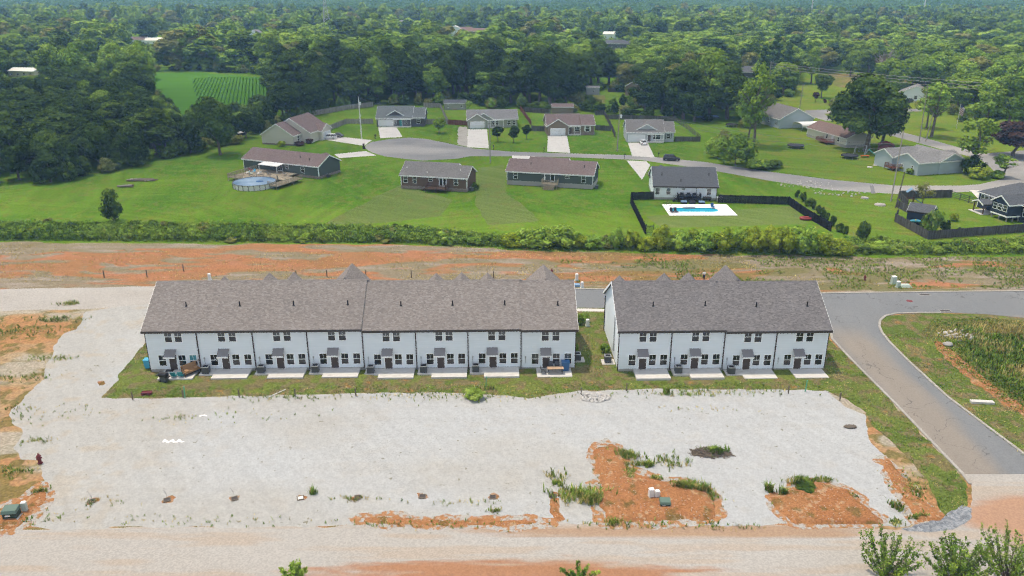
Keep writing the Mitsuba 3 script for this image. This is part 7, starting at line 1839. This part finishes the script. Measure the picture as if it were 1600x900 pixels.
rw = np.random.default_rng(77)
band = Polygon([(-117.62, 159.19), (-106.59, 160.63), (-79.51, 159.67), (-52.72, 158.72), (-31.46, 157.78), (-12.94, 155.47), (-5.07, 151.91), (3.76, 150.18), (24.89, 148.91), (43.56, 148.91), (61.76, 147.66), (68.45, 148.91), (79.29, 145.61), (100.07, 149.76), (119.75, 151.04), (110.15, 137.54), (93.86, 139.39), (70.23, 139.01), (58.8, 139.76), (47.27, 140.52), (23.81, 141.66), (6.01, 143.22), (-12.14, 144.81), (-24.52, 146.42), (-49.16, 146.83), (-74.11, 147.66), (-99.07, 148.07), (-110.49, 148.49)]).buffer(0)
q = scatter(band, 26000, rw)
hh = (.35 + 1.0 * rw.uniform(0, 1, len(q)) ** 3) + 1.0 * meshkit.fbm(np.column_stack([q / 4.0, q[:, :1] * 0]), 3, 3)
dens = meshkit.fbm(np.column_stack([q / 6.0, q[:, :1] * 0 + 9]), 3, 13)
edge = np.clip(shapely.distance(shapely.points(q), band.exterior) / 2.2, .25, 1)
m = blades(q, hh * edge * .9, .13, 3, rw, .45)
qc = scatter(band.buffer(-1.2), 9000, rw); hc = (.4 + 1.3 * meshkit.fbm(np.column_stack([qc / 3.5, qc[:, :1] * 0]), 3, 3))
c3 = np.column_stack([qc, hc * rw.uniform(.35, 1.0, len(qc))])
lv = quads(np.repeat(c3, 4, 0) + rw.normal(0, .28, (len(c3) * 4, 3)), rw.normal(0, .5, (len(c3) * 4, 3)) + [0, -.2, .9], .34, rw)
half = rw.uniform(size=len(qc)) < .5
stuff('hedge_weeds', m, 'leaf_weed', 'tall dense weeds and grasses in the long band between clay strip and lawns', 'weeds')
stuff('hedge_leaves', lv, 'leaf_mid', 'leafy undergrowth among the tall weeds of the long band', 'undergrowth')
qd = scatter(band.buffer(-.3), 5000, rw)
stuff('hedge_dark_leaves', quads(np.column_stack([qd, rw.uniform(.1, .9, len(qd))]), rw.normal(0, .5, (len(qd), 3)) + [0, -.2, .8], .4, rw), 'leaf_deep', 'darker broad leaves low in the long weed band', 'undergrowth')
qb = scatter(band.buffer(-1.0), 330, rw); labels['hedge_bushes'] = {'label': 'low uneven bushes grown into the long weed band', 'category': 'undergrowth', 'kind': 'stuff'}
for i, (x, y) in enumerate(qb):
    w = rw.uniform(1.6, 3.6); put_tree('bush', ('weed', 'mid', 'deep', 'weed', 'bright', 'olive', 'deep')[i % 7], (x, y), w, rw.uniform(.7, 1.8), key=f'hedge_bushes__{i + 1:03d}', var=i % 3)
wl = ZONE['weed_lot_floor']
q = scatter(wl, 8500, rw); dd = np.clip(shapely.distance(shapely.points(q), wl.exterior) / 4, .25, 1)
nz = meshkit.fbm(np.column_stack([q / 5.0, q[:, :1] * 0]), 3, 5); g = nz + rw.normal(0, .09, len(q))
stuff('lot_weeds', blades(q[g > .54], (dd * .55)[g > .54] * (.5 + nz[g > .54]), .10, 3, rw, .6), 'leaf_weed', 'waist high green weeds filling the corner lot', 'weeds')
stuff('lot_dark_weeds', blades(q[(g > .40) & (g <= .54)], (dd * .6)[(g > .40) & (g <= .54)], .13, 3, rw, .8), 'leaf_weed', 'low dull green weeds of the corner lot', 'weeds')
stuff('lot_dry_weeds', blades(q[g <= .40], (dd * .7)[g <= .40], .08, 2, rw, .5), 'leaf_straw', 'dry straw coloured grass stalks of the corner lot', 'weeds')
# lawn tufts on the yards, patchy
yd = ZONE['grass_yard'].union(ZONE['roadside_grass'])
yd = yd.intersection(Polygon([(-70, 60), (75, 60), (75, 104), (-70, 104)]))
q = scatter(yd, 30000, rw); nz = meshkit.fbm(np.column_stack([q / 2.2, q[:, :1] * 0]), 3, 15) + rw.normal(0, .08, len(q))
build = [Polygon([tuple((M1 @ np.array([x, y, 0, 1]))[:2]) for x, y in ((-.1, -4.1), (sum(w for _, w, _ in U1) + 1.7, -4.1), (sum(w for _, w, _ in U1) + 1.7, 14), (-.1, 14))]), Polygon([tuple((M2 @ np.array([x, y, 0, 1]))[:2]) for x, y in ((-1.8, -3.4), (26.7, -3.4), (26.7, 14), (-1.8, 14))])]
inb = np.zeros(len(q), bool)
for b in build: inb |= shapely.contains_xy(b, q[:, 0], q[:, 1])
q, nz = q[~inb], nz[~inb]
stuff('yard_grass', blades(q[nz > .5], .17, .07, 2, rw, .9), 'leaf_weed', 'short green grass tufts of the yard around the townhouses', 'grass')
stuff('yard_dry_grass', blades(q[nz < .40], .13, .06, 2, rw, .9), 'leaf_straw', 'short dry grass tufts of the yard around the townhouses', 'grass')
# weeds on the gravel and clay: clusters (centre, spread x, y, count, height)
CL = [((5.14, 68.51), 2.0, 1.4, 60, .5), ((6.49, 65.27), 3.0, 1.6, 220, .9), ((7.63, 64.25), 1.6, .8, 120, 1.0), ((4.44, 67.4), .6, .5, 50, .5), ((11.95, 72.38), 1.6, .9, 160, .6), ((12.87, 70.81), 1.4, .6, 60, .5), ((11.69, 68.51), .8, 1.6, 130, .5), ((13.93, 70.46), .5, .5, 70, .6), ((14.43, 67.95), .6, .4, 60, .5), ((17.28, 66.64), 2.0, .7, 240, .8), ((18.71, 66.01), 1.0, .5, 110, .8), ((19.29, 65.27), .9, .9, 60, .4), ((12.84, 66.32), 4.5, 2.4, 330, .22), ((10.28, 68.51), 2.6, 4.5, 260, .22), ((15.78, 63.74), 4.5, 1.6, 260, .22), ((11.09, 62.75), 3.5, 1.0, 140, .22), ((15.28, 71.41), 4.5, 2.2, 120, .4), ((16.82, 70.81), 2.0, 1.6, 60, .5),
      ((28.5, 67.29), 1.6, .6, 200, .7), ((31.2, 67.73), 1.8, .5, 110, .35), ((26.19, 65.58), .5, .4, 60, .8), ((24.95, 66.01), .4, .5, 70, .9), ((32.15, 65.27), 2.2, .8, 70, .25), ((29.2, 63.94), 4.5, 2.0, 330, .2), ((36.11, 63.74), .6, .9, 60, .6), ((37.69, 61.98), 1.2, .4, 80, .4), ((35.19, 61.03), 1.2, .4, 50, .4), ((39.13, 66.32), 2.4, 3.6, 330, .25),
      ((-39.75, 63.74), 5, 2.0, 60, .3), ((-43.49, 62.27), 4.5, 2.2, 70, .3), ((-56.23, 82.16), 3.5, 2.6, 70, .3), ((-52.51, 82.16), 5, 3.0, 60, .25), ((-51.23, 75.16), 2, 1, 50, .35), ((-34.48, 80.68), 18, 3.5, 60, .25), ((-38.96, 79.95), 4, .8, 40, .3), ((-19.29, 65.79), .35, .2, 26, .75), ((-7.7, 85.59), 26, .6, 420, .35), ((25.67, 86.57), 18, .6, 260, .4), ((-26.8, 84.95), 12, .5, 160, .35), ((-3.13, 87.23), 1.0, .5, 60, .5), ((18.58, 86.08), .5, .3, 50, .9), ((20.03, 85.59), 8, .6, 90, .5), ((-1.8, 62.75), 1.2, .3, 40, .4), ((-8.78, 60.85), 12, .5, 120, .3), ((11.67, 60.66), 10, .7, 150, .35), ((9.38, 61.03), 1.5, .4, 60, .5), ((-29.43, 61.32), 14, .6, 120, .25), ((-15.97, 64.76), 3.0, .6, 50, .35), ((-6.11, 64.25), 6, .8, 60, .3), ((19.2, 60.39), 8, .5, 80, .3), ((23.83, 82.16), 8, 1, 40, .3),
      ((-70.09, 104.27), 9, 3.0, 330, .4), ((-66.65, 108.95), 6, 1.4, 240, .45), ((-69.02, 115.32), 2.4, 1.2, 90, .5), ((-60.6, 95.88), 4, 1.5, 130, .35), ((-62.05, 90.32), 5, 2.0, 140, .35), ((-50.77, 69.07), 3, 1.8, 110, .35), ((-46.04, 65.79), 1.2, .8, 60, .4)]
HARD = ZONE['asphalt_street'].union(ZONE['sidewalk']).buffer(.4)
ms, md = [], []
for q, sx, sy, n, h in CL:
    p = np.array(q) + rw.normal(0, 1, (n, 2)) * [sx, sy] * .5
    c_ = rw.integers(0, max(3, n // 9), n); p = p * .45 + .55 * p[c_ % n] + rw.normal(0, .12, (n, 2))
    p[:, 1] += rw.normal(0, .03, n) * sx
    p = p[~shapely.contains_xy(HARD, p[:, 0], p[:, 1])]; n = len(p)
    keep = rw.uniform(size=n) < (.6 if sx > 3 else .85); p = p[keep]; n = len(p)
    g = rw.uniform(size=n) < .55
    ms.append(blades(p[g], h, .07 + .05 * h, 3, rw, .7)); md.append(blades(p[~g], h * .85, .05 + .03 * h, 3, rw, .6))
stuff('gravel_weeds', join(*ms), 'leaf_weed', 'scattered green weeds sprouting on the gravel and clay', 'weeds')
stuff('gravel_dry_weeds', join(*md), 'leaf_straw', 'scattered dry weed stalks on the gravel and clay', 'weeds')
q = scatter(Polygon([(-12.14, 144.81), (23.69, 140.9), (58.25, 138.27), (104.84, 138.27), (93.73, 121.79), (52.07, 121.79), (21.1, 123.58), (-10.69, 125.42)]).buffer(0), 9000, rw); nz = meshkit.fbm(np.column_stack([q / 5.0, q[:, :1] * 0]), 3, 25) + .006 * (q[:, 0] - 40)
stuff('strip_grass', blades(q[nz > .57], .32, .11, 3, rw, .9), 'leaf_weed', 'patchy green grass on the right half of the bare strip', 'grass')
stuff('strip_dry_grass', blades(q[nz <= .42], .25, .08, 2, rw, .9), 'leaf_straw', 'dry grass tufts on the bare strip', 'grass')
q = scatter(Polygon([(-110.61, 146.83), (-12.11, 144.41), (-10.73, 126.04), (-60.37, 126.67), (-94.94, 123.58)]).buffer(0), 5000, rw); nz = meshkit.fbm(np.column_stack([q / 6.0, q[:, :1] * 0]), 3, 35)
stuff('strip_straw', blades(q[nz > .5], .22, .08, 2, rw, .9), 'leaf_straw', 'thin dry stalks on the red clay strip', 'grass')
# corn
cp = Polygon([(-170.82, 438.92), (-163.99, 448.64), (-134.42, 445.36), (-110.09, 373.69), (-111.08, 351.71), (-111.06, 335.82), (-124.33, 347.6), (-143.22, 369.09)]).buffer(0)
x0, y0, x1, y1 = cp.bounds; row = []
for i, x in enumerate(np.arange(x0 - 30, x1 + 30, 1.7)):
    yy = np.arange(y0, y1, .9); xx = x - (yy - y0) * .3
    row.append(np.column_stack([xx, yy + rw.uniform(-.3, .3, len(yy))]))
row = np.vstack(row); row = row[shapely.contains_xy(cp, row[:, 0], row[:, 1])]
stuff('corn_rows', blades(row, .5, .3, 3, rw, 1.1), 'mat_corn', 'rows of young corn on the right part of the crop field', 'corn')
# brush heap
t = thing('brush_heap', 'grey brush heap with green shoots on the gravel at the right', 'brush heap'); q0 = np.array((20.93, 72.87)); mb = MB()
for i in range(170):
    a, d = rw.uniform(0, 6.28), math.sqrt(rw.uniform()) ; x, y = q0[0] + 2.0 * d * math.cos(a), q0[1] + .95 * d * math.sin(a); b = rw.uniform(0, 6.28); l = rw.uniform(.3, .9); z = .06 + (1 - d) * rw.uniform(0, .5)
    mb.tube([(x - l * math.cos(b), y - l * math.sin(b) * .6, z), (x + l * math.cos(b), y + l * math.sin(b) * .6, z + rw.uniform(-.04, .15))], [.05, .03], 4)
add('branch', mb.ply('brush_wood'), t, kind='stuff')
add('shoot', mikit.ply(blades(q0 + [.6, .1] + rw.normal(0, 1, (70, 2)) * [.6, .3], .55, .12, 3, rw, .9, .2), 'leaf_weed'), t, kind='stuff')


# foreground saplings with upright leafy branches
def sapling(label, q, H, W, n, leaf, seed, ls=.165, bushy=False):
    t = thing('sapling', label, 'sapling'); r_ = np.random.default_rng(seed); mb = MB(); C_, N_ = [], []
    for i in range(n):
        a = i * 2.4 + r_.uniform(-.3, .3); rr = W / 2 * math.sqrt((i + .5) / n); h = H * r_.uniform(.75, 1.0) * (1 - .35 * (rr / (W / 2)) ** 2); b = r_.uniform(.1, .3) * H
        s = np.linspace(0, 1, 8)[:, None]; e = np.array([rr * math.cos(a), rr * math.sin(a), h]); st = np.array([0, 0, b * .5])
        pts = st + (e - st) * np.column_stack([s ** .8, s ** .8, s ** 1.15]) + r_.normal(0, .05, (8, 3))
        mb.tube(pts + [q[0], q[1], 0], np.linspace(.05, .012, 8), 5)
        for j in range(2, 8):
            for sub in range(2 if (bushy and i % 2) else (1 if j % 2 else 0)):
                o = r_.normal(0, 1, 3); o[2] = abs(o[2]) * .8; o /= np.linalg.norm(o); l = r_.uniform(.25, .7) * W * .13
                tip = pts[j] + o * l; mb.tube([pts[j] + [q[0], q[1], 0], tip + [q[0], q[1], 0]], [.014, .006], 4)
                for k in range(9):
                    C_.append(pts[j] + (tip - pts[j]) * r_.uniform(.2, 1.1) + r_.normal(0, .07, 3)); N_.append(o * .3 + r_.normal(0, .5, 3) + [0, 0, .7])
        for k in range(95):
            u = r_.uniform(.28, 1.03); p = st + (e - st) * np.array([u ** .8, u ** .8, u ** 1.15]); C_.append(p + r_.normal(0, .09, 3)); N_.append(r_.normal(0, .6, 3) + [0, 0, .5])
    add('stem', mb.ply('mat_bark'), t)
    v, f = quads(np.array(C_), np.array(N_), ls, r_, .2); add('foliage', mikit.ply((v + [q[0], q[1], 0], f), 'leaf_' + leaf), t)


sapling('upright branched sapling in the foreground, left of three at the lower right', (30.93, 53.44), 4.7, 6.0, 30, 'mid', 1)
sapling('dense bushy sapling in the foreground, middle of three at the lower right', (36.38, 52.91), 4.3, 6.0, 34, 'mid', 2, .17, True)
sapling('upright branched sapling in the foreground at the lower right corner', (40.71, 53.13), 5.3, 6.2, 32, 'mid', 3)
sapling('small sapling tip at the bottom edge left of centre', (-17.89, 52.98), 2.1, 2.4, 12, 'bright', 4, .2)
sapling('low sapling tips at the bottom edge near the centre', (5.54, 53.13), 1.3, 3.4, 10, 'mid', 5, .2)
